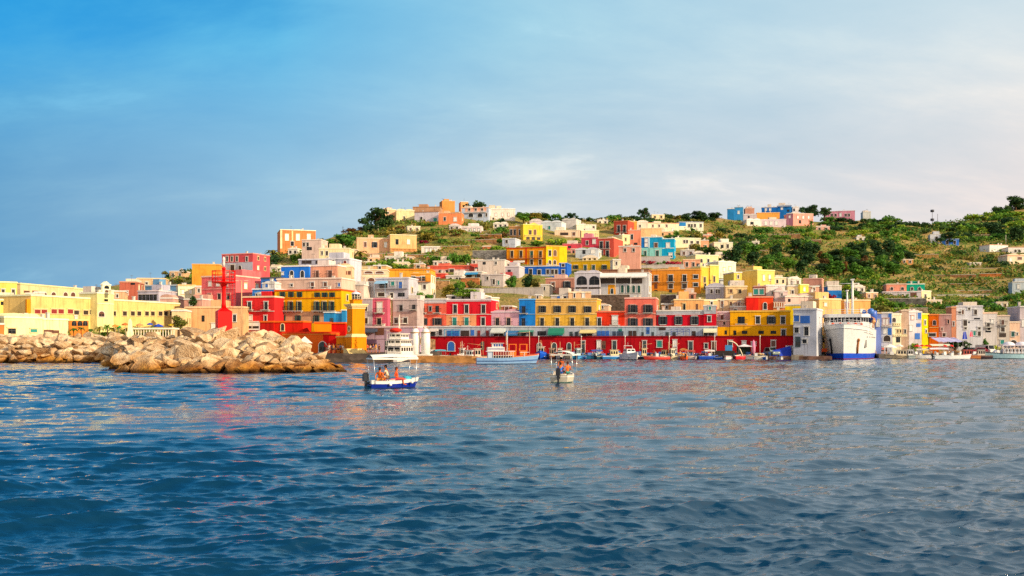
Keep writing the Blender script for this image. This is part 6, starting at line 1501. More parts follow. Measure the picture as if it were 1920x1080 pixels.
q = MB(); q.tube([(.15,10.5,9.9),(.15,10.5,15.1)], [.24,.18], 8); q.tube([(-.6,10.5,12.6),(.9,10.5,12.6)], .05, 6); q.lathe([(.36,15.1),(.36,15.35)], 10, .15, 10.5); q.build('signal_mast', [paint('#e0dcd8',.4)], fe)
q = MB(); q.lathe([(.9,8.2),(1.0,9.9),(1.0,10.6),(.8,10.9)], 14, 5.2, 16); q.build('funnel', [paint('#3a64c0',.4)], fe)
q = MB(); q.ball((5.0,13.2,10.6),(.75,.75,.75),12); q.ball((3.6,13.5,10.5),(.5,.5,.5),12); q.build('radar_dome', [paint('#4a78c8',.35)], fe)
q = MB(); q.tube([(5.4,11.5,6.9),(5.7,11.5,9.0),(5.2,11.5,9.4)], .1, 6); q.tube([(5.5,14.5,6.9),(5.8,14.5,9.0),(5.3,14.5,9.4)], .1, 6); q.ball((5.6,13,8.4),(.45,1.5,.4),10); q.build('lifeboat', [paint('#e8a060',.5)], fe)
def hullx(y, z):      # outside of the hull at a station
    for (y0, d0_, w0), (y1, d1_, w1) in zip(stn[:-1], stn[1:]):
        if y0 <= y <= y1:
            t = (y-y0)/(y1-y0); hd = d0_+(d1_-d0_)*t; hw = w0+(w1-w0)*t
            k = np.interp(z, [l[0] for l in lev[1:]], [l[1] for l in lev[1:]]); return hw+(hd-hw)*k**1.3
q = MB()
for sgn in (-1,1):
    for k in range(9):
        y = 9+k*2.6; x = hullx(y, 4.9); q.ball((sgn*(x+.0), y, 4.9), (.06,.17,.17), 8)
q.build('porthole', [glass()], fe)
q = MB(); top = [rings[i][-1] for i in range(6)]
for sgn in (-1,1):
    for dz_ in (.45, .9): q.tube([(sgn*p[0], p[1], p[2]+dz_) for p in top], .035, 4)
    for p in top: q.tube([(sgn*p[0], p[1], p[2]),(sgn*p[0], p[1], p[2]+.9)], .035, 4)
q.build('bow_railing', [paint('#e4e4e4',.4)], fe)
q = MB(); q.prism([(-4.7,10.5),(-4.0,9.7),(4.0,9.7),(4.7,10.5),(4.7,20),(-4.7,20)], 9.905, 10.05)
for x in (-4.4,-3,-1.5,0,1.5,3,4.4): q.tube([(x,9.9,10.05),(x,9.9,11.0)], .035, 4)
for zz in (10.5, 11.0): q.tube([(-4.5,10.4,zz),(-4.0,9.8,zz),(4.0,9.8,zz),(4.5,10.4,zz),(4.5,18,zz)], .035, 4)
q.build('top_deck_railing', [paint('#d8dce0',.4)], fe)
q = MB()
for k, x in enumerate((-2.6,-1.0,.6,2.2,3.4)): q.lathe([(.0,0),(.18,.02),(.3,.1),(.3,.22),(.18,.3),(.0,.32)], 10, x, 7.0) if False else q.ball((x, 6.95, 7.75), (.3,.09,.3), 10)
q.build('lifebuoy', [paint('#e86030',.5)], fe)
q = MB(); q.box(-1.7,-.9,5.0,5.6,6.1,6.7); q.box(.7,1.5,5.0,5.6,6.1,6.7); q.tube([(0,3.4,6.2),(0,3.4,8.9)], .07, 6); q.tube([(0,3.4,8.8),(1.2,11.6,16.9)], .02, 4); q.build('foredeck_gear', [paint('#8a9098',.6)], fe)
for sgn, col in ((-1,'#1c1c22'),(1,'#a06028')):
    q = MB(); q.tube([(sgn*(hullx(4.6,3.6)+.02), 4.6, 4.1),(sgn*(hullx(4.9,2.4)+.02), 5.0, 2.6),(sgn*(hullx(5.2,1.3)+.05), 5.3, 1.3)], [.26,.22,.2], 8); q.ball((sgn*(hullx(4.6,3.6)+.05), 4.55, 4.2), .36, 8)
    q.build('anchor', [paint(col,.7)], fe)
q = MB(); q.box(hullx(9,4.0)-.3, hullx(9,4.0)+.06, 8.2, 9.1, 2.6, 4.3); q.build('side_door', [paint('#b8b4ac',.5)], fe)
q = MB(); q.tube([(hullx(y,5.4)+.06, y, 5.5+.9*max(0,1-y/14)*.8) for y in (6,8,10,13,16,20)], .06, 5); q.build('rubbing_strake', [paint('#8a9098',.4)], fe)

# --- right hand bay boats
for a in (
 ('cream wooden boat with beige covers right of the ferry', 1689, 671, 6.2, 2.2, 170, 'cabin', ('#c8b490','#7a6a50','#2c2824'), {'cabc':'#d8c8a8'}),
 ('grey sailing boat with a teal sprayhood left of the white red boat', 1706, 671, 5.0, 2.0, 80, 'cabin', ('#a8b4b0','#2c5a58','#28383a'), {'mast':5.0}),
 ('white boat with red cushions below the red umbrellas', 1726, 671.5, 6.4, 2.3, 176, 'console', ('#e4e0dc','#d8d4cc','#3c3030'), {'canopy':('#d8c8b0',-1.6,1.2,2.1)}),
 ('deep blue water taxi with white canopy posts', 1756, 672, 6.4, 2.3, 185, 'console', ('#2450a0','#5a8cd0','#182c58'), {'canopy':('#e4e4ea',-2.4,2.0,2.3)}),
 ('long low white speedboat with red cushions', 1784, 673.5, 8.2, 2.3, 3, 'console', ('#e6e8e8','#b8c4c8','#303c44'), {}),
 ('brown wooden gozzo with a red cover', 1812, 671, 6.0, 2.1, 178, 'cabin', ('#b4703c','#8a3c24','#301c14'), {'cabc':'#b85040'}),
 ('dark moored launch with a pale cabin beside the big tour boat', 1838, 671, 5.0, 2.0, 174, 'cabin', ('#3a2c30','#8a6a60','#18141a'), {'cabc':'#d0c0b0'}),
):
    lb, px, pyw, Ln, Bm, yw, kd, cl, kw = a
    boat(lb, px, pyw, Ln, Bm, yw, kd, cl, D=CH*F/(pyw-HZ) if pyw > 673 else 229, group='boats moored in the right bay', **kw)
def tour(root, L2, dz):
    q = MB(); q.box(-3.8, 2.2, -1.5, 1.5, 3.0, 3.12); q.build('deck_roof', [paint('#e4dce4',.4)], root)
    q = MB()
    for k in range(8):
        x = -3.7+k*.82
        for sgn in (-1,1): q.box(x-.05, x+.05, sgn*1.4-.05, sgn*1.4+.05, 1.2, 2.998)
    q.build('deck_posts', [paint('#d8c8c0',.5)], root)
    q = MB(); q.box(-3.4, 1.6, -1.0, 1.0, 1.2, 2.3); cb = q.build('cabin', [paint('#c8ccd4',.4)], root)
    q = MB()
    for k in range(6):
        for sgn in (-1,1): q.face([(-3.2+k*.8,sgn*1.012,1.65),(-2.65+k*.8,sgn*1.012,1.65),(-2.65+k*.8,sgn*1.012,2.15),(-3.2+k*.8,sgn*1.012,2.15)])
    q.build('cabin_window', [glass()], cb)
    q = MB()
    for x in (-2.6, .2): q.ball((x,0,3.15),(1.3,1.3,.75),12)
    q.build('sun_canopy', [canvas('#ece4ea')], root)
    q = MB(); cabin_box(q, 2.4, 3.9, 1.6, 1.2, 2.0, .8); q.build('forecabin', [paint('#e8e4e0',.4)], root)
boat('pale blue tour boat with a roofed deck at the right edge', 1893, 672, 11.5, 3.4, 178, 'plain', ('#a8ccd4','#203838','#284048','#c8d4d8'), D=CH*F/(672-HZ)-6, name='tour_boat', fb=1.15, extra=tour, stripe=(.86,1.0), cat='tour boat')

# --- small dinghies filling the moorings (copies of two boats), crates and nets on the quay
d1 = boat('small white dinghy moored against the quay below the red wall', 1076, 671, 3.6, 1.5, 262, 'open', ('#dcd8d0','#3a78b8','#2a2c34'), D=Drow(1076)-7.6, group='white dinghies below the red wall', fb=.5)
d2 = boat('small blue dinghy moored against the quay below the red wall', 1127, 671, 3.6, 1.5, 275, 'open', ('#2a62b8','#e0e0e0','#1a2440'), D=Drow(1127)-7.6, group='blue dinghies below the red wall', fb=.5)
for i, px in enumerate((1024,1059,1094,1165,1198,1222,1272,1303,1345,1405,1430,1462)):
    dd = Drow(px)-7.8-(i%3)*.4; src = d1 if i % 2 else d2
    dup(src, ((px-960)/F*dd, dd, 0), R(255+(i*37)%50))
d3 = boat('small white motor boat moored between the larger boats in the right bay', 1672, 671, 4.4, 1.7, 262, 'console', ('#e4e4e2','#c04038','#303438'), D=232, group='small white boats in the right bay', fb=.55)
for i, px in enumerate((1697,1716,1770,1800,1826,1846)):
    dup(d3, ((px-960)/F*(231.5+i*.3), 231.5+i*.3, 0), R(250+(i*53)%60))
cr0 = thing('crate', 'plastic fish crate stacked on the quay below the red wall', 'crate', ((1030-960)/F*(Drow(1030)-3), Drow(1030)-3, .752), .2, 'fish crates on the quay')
q = MB(); q.box(-.4,.4,-.28,.28,0,.06); 
for x0, x1, y0, y1 in ((-.4,.4,-.28,-.24),(-.4,.4,.24,.28),(-.4,-.36,-.239,.239),(.36,.4,-.239,.239)): q.box(x0,x1,y0,y1,.061,.38)
q.build('shell', [paint('#3a6ab0',.6)], cr0)
q = MB(); q.box(-.35,.35,-.23,.23,.062,.3); q.build('load', [paint('#b8845c',.8)], cr0)
for i in range(34):
    px = 1008+i*13.6; dd = Drow(px)-2.6-(i*7%5)*.5
    c_ = dup(cr0, ((px-960)/F*dd, dd, .752 + (.39 if i % 3 == 2 else 0)), (i*.7)%3, scale=1.0+(i%4)*.25)
    if i % 3 == 2: dup(cr0, ((px-960)/F*dd, dd, .752), (i*.7)%3, scale=1.0+(i%4)*.25)
for i, (px, c, lb) in enumerate(((1046,'#c8502c','heap of orange fishing nets on the quay near the cream motor boat'),(1110,'#2c6a5c','heap of green fishing nets on the quay by the turquoise boat'),(1158,'#d8b080','heap of beige fishing nets left of the white cruiser'),(1226,'#303a5c','heap of dark blue fishing nets above the inflatable boat'),(1277,'#e09040','heap of amber fishing nets near the bright orange dinghy'),(1316,'#8a3440','heap of dark red fishing nets near the royal blue boat'),(1424,'#c8a878','heap of tan fishing nets right of the pink furled parasol'))):
    dd = Drow(px)-4.4; q = MB(); rr_ = random.Random(px)
    for k in range(9): q.ball((rr_.uniform(-1,1), rr_.uniform(-.4,.4), rr_.uniform(.1,.45)), (rr_.uniform(.35,.6), .4, rr_.uniform(.2,.4)), 8)
    tag(q.build('net_heap', [canvas(c)], None, ((px-960)/F*dd, dd, .75)), lb, 'fishing nets')
lp0 = None
for i, px in enumerate((1010,1090,1172,1255,1340,1425)):
    dd = Drow(px)-5.5; x = (px-960)/F*dd
    if lp0 is None:
        lp0 = thing('mooring_post', 'thin pale mooring post with a lamp along the quay below the red wall', 'mooring post', (x, dd, .752), 0, 'mooring posts along the quay')
        q = MB(); q.tube([(0,0,0),(0,0,4.2)], .06, 6); q.build('post', [paint('#d8c8b8',.6)], lp0)
        q = MB(); q.ball((0,0,4.3), .16, 8); q.build('lamp_globe', [paint('#f0e8d8',.3)], lp0)
    else: dup(lp0, (x, dd, .752))
# ================================================================== people
def skin_mesh(name, pts, edges, radii, mat, root=0, sub=1):
    me = bpy.data.meshes.new(name); me.from_pydata([tuple(p) for p in pts], edges, [])
    o = bpy.data.objects.new(name, me); COL.objects.link(o)
    md = o.modifiers.new('skin', 'SKIN')
    for i, r in enumerate(radii):
        rr = r if isinstance(r, tuple) else (r, r)
        me.skin_vertices[0].data[i].radius = rr
        me.skin_vertices[0].data[i].use_root = (i == root)
    md.use_smooth_shade = True
    if sub: sb = o.modifiers.new('sub', 'SUBSURF'); sb.levels = sub; sb.render_levels = sub
    dg = bpy.context.evaluated_depsgraph_get(); dg.update()
    out = bpy.data.meshes.new_from_object(o.evaluated_get(dg))
    bpy.data.objects.remove(o); bpy.data.meshes.remove(me)
    out.name = name; out.materials.clear(); out.materials.append(mat)
    out.polygons.foreach_set('use_smooth', [True]*len(out.polygons))
    return out
SKIN = paint('#c07848', .6, .3)
def skeleton(pose):
    """joint positions in metres: x right, y forward, z up; origin on the ground or seat foot"""
    J = {}
    if pose == 'stand':
        hz = .92
        J.update(pel=(0,0,hz), waist=(0,.01,hz+.18), chest=(0,.02,hz+.40), neck=(0,.02,hz+.57), chin=(0,.035,hz+.65), head=(0,.04,hz+.75), crown=(0,.03,hz+.86))
        for s, n in ((-1,'l'),(1,'r')):
            J['hip'+n] = (s*.10,0,hz-.05); J['knee'+n] = (s*.11,.03*s,.48); J['ank'+n] = (s*.12,.0,.09); J['toe'+n] = (s*.14,.17,.04)
            J['sh'+n] = (s*.19,.0,hz+.50); J['el'+n] = (s*.25,-.02,hz+.22); J['wr'+n] = (s*.25,.08,hz-.01); J['pal'+n] = (s*.25,.11,hz-.09)
    else:
        hz = .45; ln = .12 if pose == 'sit' else -.06
        J.update(pel=(0,0,hz), waist=(0,ln*.3,hz+.18), chest=(0,ln*.8,hz+.38), neck=(0,ln,hz+.55), chin=(0,ln+.03,hz+.63), head=(0,ln+.04,hz+.73), crown=(0,ln+.03,hz+.84))
        for s, n in ((-1,'l'),(1,'r')):
            J['hip'+n] = (s*.10,.04,hz-.01); J['knee'+n] = (s*.15,.45,hz+.05); J['ank'+n] = (s*.14,.50,.09); J['toe'+n] = (s*.15,.67,.04)
            if pose == 'sit': J['sh'+n] = (s*.19,ln,hz+.48); J['el'+n] = (s*.25,ln+.12,hz+.22); J['wr'+n] = (s*.19,.34,hz+.13); J['pal'+n] = (s*.17,.42,hz+.12)
            else: J['sh'+n] = (s*.19,ln,hz+.48); J['el'+n] = (s*.30,-.14,hz+.24); J['wr'+n] = (s*.28,-.10 if s < 0 else .22,hz+.04); J['pal'+n] = (s*.28,-.08 if s < 0 else .30,hz+.02)
    return J
PM = {}
def body_parts(pose):
    if pose in PM: return PM[pose]
    J = skeleton(pose)
    order = ['pel','waist','chest','neck','chin','head','crown']; P = [J[k] for k in order]; E = [(i,i+1) for i in range(6)]
    Rr = [(.15,.11),(.135,.095),(.155,.105),(.055,.055),(.07,.08),(.085,.10),(.055,.065)]
    for n in 'lr':
        b = len(P); P += [J['hip'+n],J['knee'+n],J['ank'+n],J['toe'+n]]; E += [(0,b),(b,b+1),(b+1,b+2),(b+2,b+3)]; Rr += [.09,.058,.04,.033]
        b = len(P); P += [J['sh'+n],J['el'+n],J['wr'+n],J['pal'+n]]; E += [(2,b),(b,b+1),(b+1,b+2),(b+2,b+3)]; Rr += [.058,.04,.028,.032]
        d = (Vector(J['pal'+n])-Vector(J['wr'+n])).normalized(); side = d.cross(Vector((0,0,1)) if abs(d.z) < .8 else Vector((0,1,0))).normalized()
        pal = b+3
        for k, (off, ln) in enumerate(((-.03,.070),(-.011,.082),(.010,.078),(.029,.06))):
            r0 = Vector(J['pal'+n]) + side*off + d*.02; c = len(P)
            P += [tuple(r0+d*ln*.5), tuple(r0+d*ln+Vector((0,0,-.015)))]; E += [(pal,c),(c,c+1)]; Rr += [.009,.008]
        c = len(P); r0 = Vector(J['wr'+n]); P += [tuple(r0+d*.04+side*-.05), tuple(r0+d*.08+side*-.065)]; E += [(b+2,c),(c,c+1)]; Rr += [.011,.009]
    body = skin_mesh('body', P, E, Rr, SKIN)
    # nose, ears, eyes, mouth on the head
    hd = Vector(J['head']); q = MB()
    q.ball(hd+Vector((0,.105,-.02)), (.014,.02,.024), 6); q.ball(hd+Vector((-.088,0,-.01)), (.012,.022,.034), 6); q.ball(hd+Vector((.088,0,-.01)), (.012,.022,.034), 6)
    face = q.mesh('face', [SKIN])
    q = MB(); 
    for s in (-1,1): q.ball(hd+Vector((s*.034,.094,.012)), .011, 6)
    q.ball(hd+Vector((0,.098,-.06)), (.026,.006,.007), 6)
    eyes = q.mesh('eyes', [paint('#2a1810')])
    q = MB(); q.ball(hd+Vector((0,-.02,.045)), (.105,.112,.095), 10); q.ball(hd+Vector((0,-.055,-.02)), (.095,.07,.09), 10)
    hair = q.mesh('hair', [paint('#1a100c', .7)])
    T = [J['pel'],J['waist'],J['chest'],(Vector(J['chest'])*.5+Vector(J['neck'])*.5)]; TE = [(0,1),(1,2),(2,3)]; TR = [(.155,.118),(.15,.108),(.168,.118),(.10,.08)]
    for n in 'lr':
        b = len(T); T += [J['sh'+n], tuple(Vector(J['sh'+n])*.45+Vector(J['el'+n])*.55)]; TE += [(2,b),(b,b+1)]; TR += [.07,.06]
    shirt = skin_mesh('shirt', T, TE, TR, paint('#e8e8e8'))
    S = [J['pel']]; SE = []; SR = [(.16,.12)]
    for n in 'lr':
        b = len(S); S += [J['hip'+n], tuple(Vector(J['hip'+n])*.3+Vector(J['knee'+n])*.7)]; SE += [(0,b),(b,b+1)]; SR += [.105,.085]
    shorts = skin_mesh('shorts', S, SE, SR, paint('#303848'))
    PM[pose] = (body, face, eyes, hair, shirt, shorts)
    return PM[pose]
def person(label, loc, yaw, pose, shirt=None, shorts='#303848', hair='#1a100c', scale=1.0, group=None, skin=None):
    body, face, eyes, hr, sh, st = body_parts(pose)
    o = link('person', body, None, loc, R(yaw)); o.scale = (scale,)*3
    if skin: o.material_slots[0].link = 'OBJECT'; o.material_slots[0].material = paint(skin, .6, .3)
    tag(o, label, 'person', group)
    for nm, me, col in (('nose_and_ears',face,skin),('eyes_and_mouth',eyes,None),('hair',hr,hair),('shirt',sh,shirt),('shorts',st,shorts)):
        if nm == 'shirt' and not shirt: continue
        c = link(nm, me, o)
        if col: c.material_slots[0].link = 'OBJECT'; c.material_slots[0].material = paint(col, .8)
    return o
def on_boat(bo, x, y, z):
    return bo.matrix_basis @ Vector((x, y, z)) if False else Vector(bo.location) + Matrix.Rotation(bo.rotation_euler.z, 3, 'Z') @ Vector((x, y, z))
# in the white canopied boat (bow at +x of the boat: facing yaw = boat yaw - 90)
person('person with a bare tanned back sitting at the stern of the white canopied boat', on_boat(boatA, -.95, -.22, .2), -66+50, 'lean', None, '#e0862c', '#2a1a10', 1.0, skin='#e06a20')
person('person with long dark hair and a beige top sitting amidships under the white canopy', on_boat(boatA, -.25, .2, .34), 24+60, 'sit', '#e8d4b4', '#d8b890', '#160c08', 1.0, skin='#c87840')
person('person in an orange red swimsuit leaning at the bow side of the white canopied boat', on_boat(boatA, .28, -.28, .22), -66-30, 'lean', '#e4481c', '#d83c20', '#5a2c14', .98, skin='#d8662c')
# in the cream boat seen from astern
person('person with a bare orange tanned back standing at the wheel of the cream boat', on_boat(boatB, .2, .22, .30), -6, 'stand', None, '#24408c', '#1a100c', .98, skin='#d8641c')
person('person in a bright blue shirt sitting at the stern of the cream boat', on_boat(boatB, -1.3, .05, .34), -20, 'sit', '#1c7ce0', '#1c68c0', '#2a1a14', 1.0)
person('person in an orange shirt and teal shorts sitting in the cream boat', on_boat(boatB, -1.0, -.5, .40), 40, 'lean', '#f06818', '#2c8c80', '#4a2418', 1.0, skin='#d07040')
# on the quay by the lighthouse
SC = ['#e03a30','#e8e4dc','#2c4a90','#d8a040','#20242c','#e87858','#5a8cc0','#f0e8d8','#c83c5c','#3a3a40']
SN = {'#e03a30':'a red shirt','#e8e4dc':'a white shirt','#2c4a90':'a navy blue shirt','#d8a040':'a mustard shirt','#20242c':'a black shirt','#e87858':'a coral shirt','#5a8cc0':'a light blue shirt','#f0e8d8':'a cream shirt','#c83c5c':'a crimson shirt','#3a3a40':'a dark grey shirt'}
pr = random.Random(5)
spots = [(613,190),(617,188),(622,190),(625,187),(629,189),(634,188),(638,189.5),(643,187.2),(689,188),(694,190),(700,189),(705,188),(711,190)]
for i, (px, dd) in enumerate(spots):
    c = SC[i % len(SC)] if px < 660 else SC[(i+2) % len(SC)]
    p = at(px, HZ, dd); p.z = 1.56
    wh = 'on the pier left of the lighthouse' if px < 660 else 'on the quay right of the lighthouse'
    person('person in %s standing %s' % (SN[c], wh), p, pr.uniform(-180,180), 'stand', c, pr.choice(('#303848','#5a4a3a','#b8b0a0')), pr.choice(('#1a100c','#4a3020','#6a5840')), pr.uniform(.95,1.06), group='people on the pier by the lighthouse')
for i, (px, dd, wh) in enumerate(((1656,240,'between the ferry and the blue dark motorbikes'),(1662,241,'in front of the blue balcony house'),(1653.5,239,'right beside the ferry hull'))):
    p = at(px, HZ, dd); p.z = 1.01
    c = ('#e05030','#e8d8c0','#603888')[i]
    person('person in %s standing %s' % (('an orange shirt','a cream top','a purple shirt')[i], wh), p, 30*i, 'stand', c, '#403838', '#2a1a10', 1.0)

# ================================================================== umbrellas, awnings, vehicles on the quays
def parasol(label, px, pyt, pyb, D, wpx, col, group, zb=None):
    p = at(px, pyb, D)
    if zb is not None: p.z = zb
    H_ = zof(pyt, D)-p.z; r = wpx/2/F*D
    t = thing('parasol', label, 'parasol', p, 0, group)
    q = MB(); q.tube([(0,0,0),(0,0,H_-.05)], .035, 6); q.build('pole', [paint('#c8b8a0',.6)], t)
    q = MB(); n = 8; b = len(q.v); e = .42*r
    q.v += [(0,0,H_)] + [(r*math.cos(2*math.pi*k/n), r*math.sin(2*math.pi*k/n), H_-e) for k in range(n)] + [(r*math.cos(2*math.pi*k/n), r*math.sin(2*math.pi*k/n), H_-e-.2) for k in range(n)]
    for k in range(n):
        j = (k+1) % n
        q.f.append((b, b+1+k, b+1+j)); q.m.append(0); q.sm.append(False); q.f.append((b+1+k, b+1+n+k, b+1+n+j, b+1+j)); q.m.append(0); q.sm.append(False)
    q.build('canopy', [canvas(col)], t)
for k, (px, w_) in enumerate(((1719.5,12),(1729,8),(1738,10),(1771,11),(1783,10))):
    parasol(('leftmost red parasol in front of the orange house','small red parasol between two larger ones in the right bay','red parasol beside the green striped awning in the right bay','red parasol right of the white boat canopy','rightmost red parasol under the vine pergola')[k], px, 646, 662, 239, w_, '#e01c1c', 'red parasols in the right bay', 1.0)
for k, (px, py, w_, c, lb) in enumerate(((281,605,11,'#2450b0','royal blue parasol left of its larger twin on the promenade'),(297,607,18,'#1c48b8','large royal blue parasol on the promenade'),(216,608,12,'#e08c2c','orange parasol beside the palms'),(223,610,9,'#28a048','small green parasol beside the orange parasol'),(235,605,14,'#d8702c','rust red market umbrella near the obelisk'),(262,606,14,'#d8945c','terracotta parasol right of the obelisk'),(322,606,13,'#f0c820','yellow parasol beside the round tree'))):
    parasol(lb, px, py, 622, 190+k, w_, c, 'parasols on the promenade', 4.55)
for k, (px, w_, c, lb) in enumerate(((1686,16,'#e4dcd8','white parasol roof beside the cream terraces'),(1669,26,'#f0e8e4','wide white parasol right of the ferry'))):
    parasol(lb, px, 645, 662, 241, w_, c, 'white parasols right of the ferry', 1.0)
# beach cabins railing on the promenade
q = MB(); a_, b2 = at(249,HZ,184), at(326,HZ,184)
for k in range(16):
    x = a_.x+(b2.x-a_.x)*k/15; q.box(x-.06, x+.06, 184, 184.12, 4.5, zof(616,184)-.15)
q.box(a_.x-.2, b2.x+.2, 183.8, 186.5, zof(616,184)-.149, zof(614.5,184))
tag(q.build('terrace_canopy', [paint('#f0e0c8',.6)]), 'long low white terrace canopy on posts below the blue parasols', 'canopy')
q = MB(); p = at(1757, HZ, 246); L_ = 4.6
n = 10; b_ = len(q.v)
for k in range(n+1):
    x = p.x-1.5+ (L_+1.2)*k/n; sag = .12*math.sin(k*2.1)
    q.v += [(x, 241.5, zof(641,241)+sag), (x, 246.2, zof(633,246)+sag*.5)]
for k in range(n): q.f.append((b_+k*2,b_+k*2+2,b_+k*2+3,b_+k*2+1)); q.m.append(0); q.sm.append(True)
for k in range(n+1):
    v0 = q.v[b_+k*2]
    if k % 2 == 0: q.tube([v0, (v0[0], v0[1], 1.0)], .05, 5, m=1)
tag(q.build('shade_sail', [canvas('#b8b4dc'), paint('#8a8480')]), 'long lilac shade sail in front of the orange and mauve houses', 'shade sail')
q = MB(); p = at(1755, HZ, 240)
b_ = len(q.v)
z_a, z_b = zof(645,240), zof(648.5,240)
q.face([(p.x-1.6,240,z_a),(p.x+3.2,240,z_a),(p.x+3.2,238.4,z_b),(p.x-1.6,238.4,z_b)]); q.face([(p.x-1.6,240,z_a-.05),(p.x-1.6,238.4,z_b-.05),(p.x+3.2,238.4,z_b-.05),(p.x+3.2,240,z_a-.05)])
for xx in (-1.5,.8,3.1): q.tube([(p.x+xx,238.5,z_b-.03),(p.x+xx,238.5,1.0)], .04, 5, m=1)
tag(q.build('awning', [canvas('#d8dcc0'), paint('#8a8480')]), 'green and white striped quay awning behind the red parasols', 'awning')
for lb, px, c, w_ in (('dark blue drop shaped banner hanging in front of the big white house', 1809, '#1c3cb0', 10), ('pink red banner beside the dark blue banner', 1821, '#e83a5c', 7)):
    D = 244; p = at(px, 640, D); t = thing('banner', lb, 'banner', (p.x, p.y, 1.0))
    q = MB(); zt = zof(622, D)-1; q.tube([(0,0,0),(0,0,zt)], .04, 6); q.build('pole', [paint('#d0d0d0')], t)
    q = MB(); w2 = w_/2/F*D; zb2 = zof(636 if w_ > 8 else 631, D)-1
    for k in range(5): 
        x0, x1 = -w2+2*w2*k/5, -w2+2*w2*(k+1)/5; f = lambda x: .1*math.sin(x*4)
        q.face([(x0,f(x0),zb2),(x1,f(x1),zb2),(x1*.5,f(x1),zt),(x0*.5,f(x0),zt)], 0, True)
    q.build('cloth', [canvas(c)], t)

def vehicle(name, label, px, D, L_, W_, H_, yaw, col, cat, kind='car'):
    p = at(px, HZ, D); p.z = 1.0 if px > 1484 else .76
    t = thing(name, label, cat, p, R(yaw)); r = .33
    def sect(prof, w_, m=0, taper=.0):
        q = MB(); n = len(prof); b = len(q.v)
        q.v += [(x,-w_/2+(taper*max(0,z-.9)),z) for x,z in prof] + [(x,w_/2-(taper*max(0,z-.9)),z) for x,z in prof]
        q.f.append(tuple(b+i for i in range(n))); q.f.append(tuple(b+2*n-1-i for i in range(n)))
        for i in range(n):
            j = (i+1) % n; q.f.append((b+i, b+n+i, b+n+j, b+j))
        q.m += [m]*(n+2); q.sm += [False]*(n+2); return q
    a = L_/2
    if kind == 'car': prof = [(-a,.35),(a,.35),(a,.8),(a*.95,.92),(a*.45,1.0),(a*.12,H_),(-a*.72,H_),(-a*.98,.98),(-a,.85)]
    elif kind == 'van': prof = [(-a,.35),(a,.35),(a,.95),(a*.82,1.15),(a*.62,H_*.97),(a*.5,H_),(-a,H_)]
    else: prof = [(a*.3,.4),(a,.4),(a,1.1),(a*.92,H_),(a*.36,H_)]
    sect(prof, W_, 0, .12).build('body', [paint(col,.3)], t)
    if kind == 'truck':
        q = MB(); q.box(-a, a*.28, -W_/2, W_/2, .6, .8); q.box(-a, a*.27, -W_/2, -W_/2+.06, .802, 1.35); q.box(-a, a*.27, W_/2-.06, W_/2, .802, 1.35); q.box(-a, -a+.06, -W_/2+.062, W_/2-.062, .802, 1.35); q.build('load_bed', [paint('#e05018',.5)], t)
    q = MB()
    z0, z1 = (1.02, H_-.12) if kind == 'car' else (1.15, H_-.25)
    xa, xb = (-a*.7, a*.2) if kind == 'car' else ((a*.3,a*.66) if kind == 'van' else (a*.4,a*.85))
    for sgn in (-1,1):
        y = sgn*(W_/2-.12*(z1-.9)+.02 if False else W_/2-.02)
        q.face([(xa,sgn*(W_/2-.12*(z0-.9)+.012),z0),(xb+.15,sgn*(W_/2-.12*(z0-.9)+.012),z0),(xb-.05,sgn*(W_/2-.12*(z1-.9)+.012),z1),(xa+.1,sgn*(W_/2-.12*(z1-.9)+.012),z1)])
    if kind == 'car': q.face([(a*.43,-W_*.4,1.04),(a*.43,W_*.4,1.04),(a*.15,W_*.38,H_-.05),(a*.15,-W_*.38,H_-.05)])
    elif kind == 'van': q.face([(a*.83,-W_*.42,1.2),(a*.83,W_*.42,1.2),(a*.64,W_*.4,H_-.12),(a*.64,-W_*.4,H_-.12)])
    else: q.face([(a*1.005,-W_*.42,1.2),(a*1.005,W_*.42,1.2),(a*.94,W_*.4,H_-.1),(a*.94,-W_*.4,H_-.1)])
    q.build('window', [glass()], t)
    for x in (-a*.62, a*.62):
        for sgn in (-1,1):
            q = MB(); c_ = [(r*math.cos(k*math.pi/7), r*math.sin(k*math.pi/7)) for k in range(14)]; b = len(q.v)
            q.v += [(u,-.1,v) for u,v in c_]+[(u,.1,v) for u,v in c_]
            q.f.append(tuple(b+i for i in range(14))); q.f.append(tuple(b+27-i for i in range(14))); q.m += [0,0]; q.sm += [False]*2
            for i in range(14): q.f.append((b+i,b+(i+1)%14,b+14+(i+1)%14,b+14+i)); q.m.append(0); q.sm.append(True)
            q.build('wheel', [paint('#16161a',.8)], t, (x, sgn*(W_/2-.08), r))
    for sgn in (-1,1):
        q = MB(); q.box(a-.02, a+.025, sgn*W_*.33-.13, sgn*W_*.33+.13, .68, .84); q.build('headlight', [paint('#f0ecdc',.2)], t)
    return t
vehicle('van', 'white delivery van parked below the white grey house', 1504, 220, 4.6, 1.9, 2.2, -80, '#e4e4e4', 'van', 'van')
vehicle('truck', 'small red truck with an orange load bed left of the ferry', 1527, 222.5, 5.0, 1.9, 2.0, 188, '#d83a20', 'truck', 'truck')
vehicle('car', 'grey green off road car parked at the right end of the red wall', 1447, 219.5, 4.2, 1.75, 1.85, -75, '#7c8c88', 'car', 'car')
vehicle('car', 'dark red car parked behind the tour boat in the right bay', 1833, 241, 4.2, 1.75, 1.5, 172, '#8c1c2c', 'car', 'car')
vehicle('car', 'dark grey car parked in the shade of the vine pergola', 1822, 244, 4.3, 1.8, 1.55, 6, '#3a4258', 'car', 'car')
vehicle('van', 'white van parked right of the dark red car in the right bay', 1848, 243, 4.8, 1.9, 2.2, -70, '#dcd8d0', 'van', 'van')
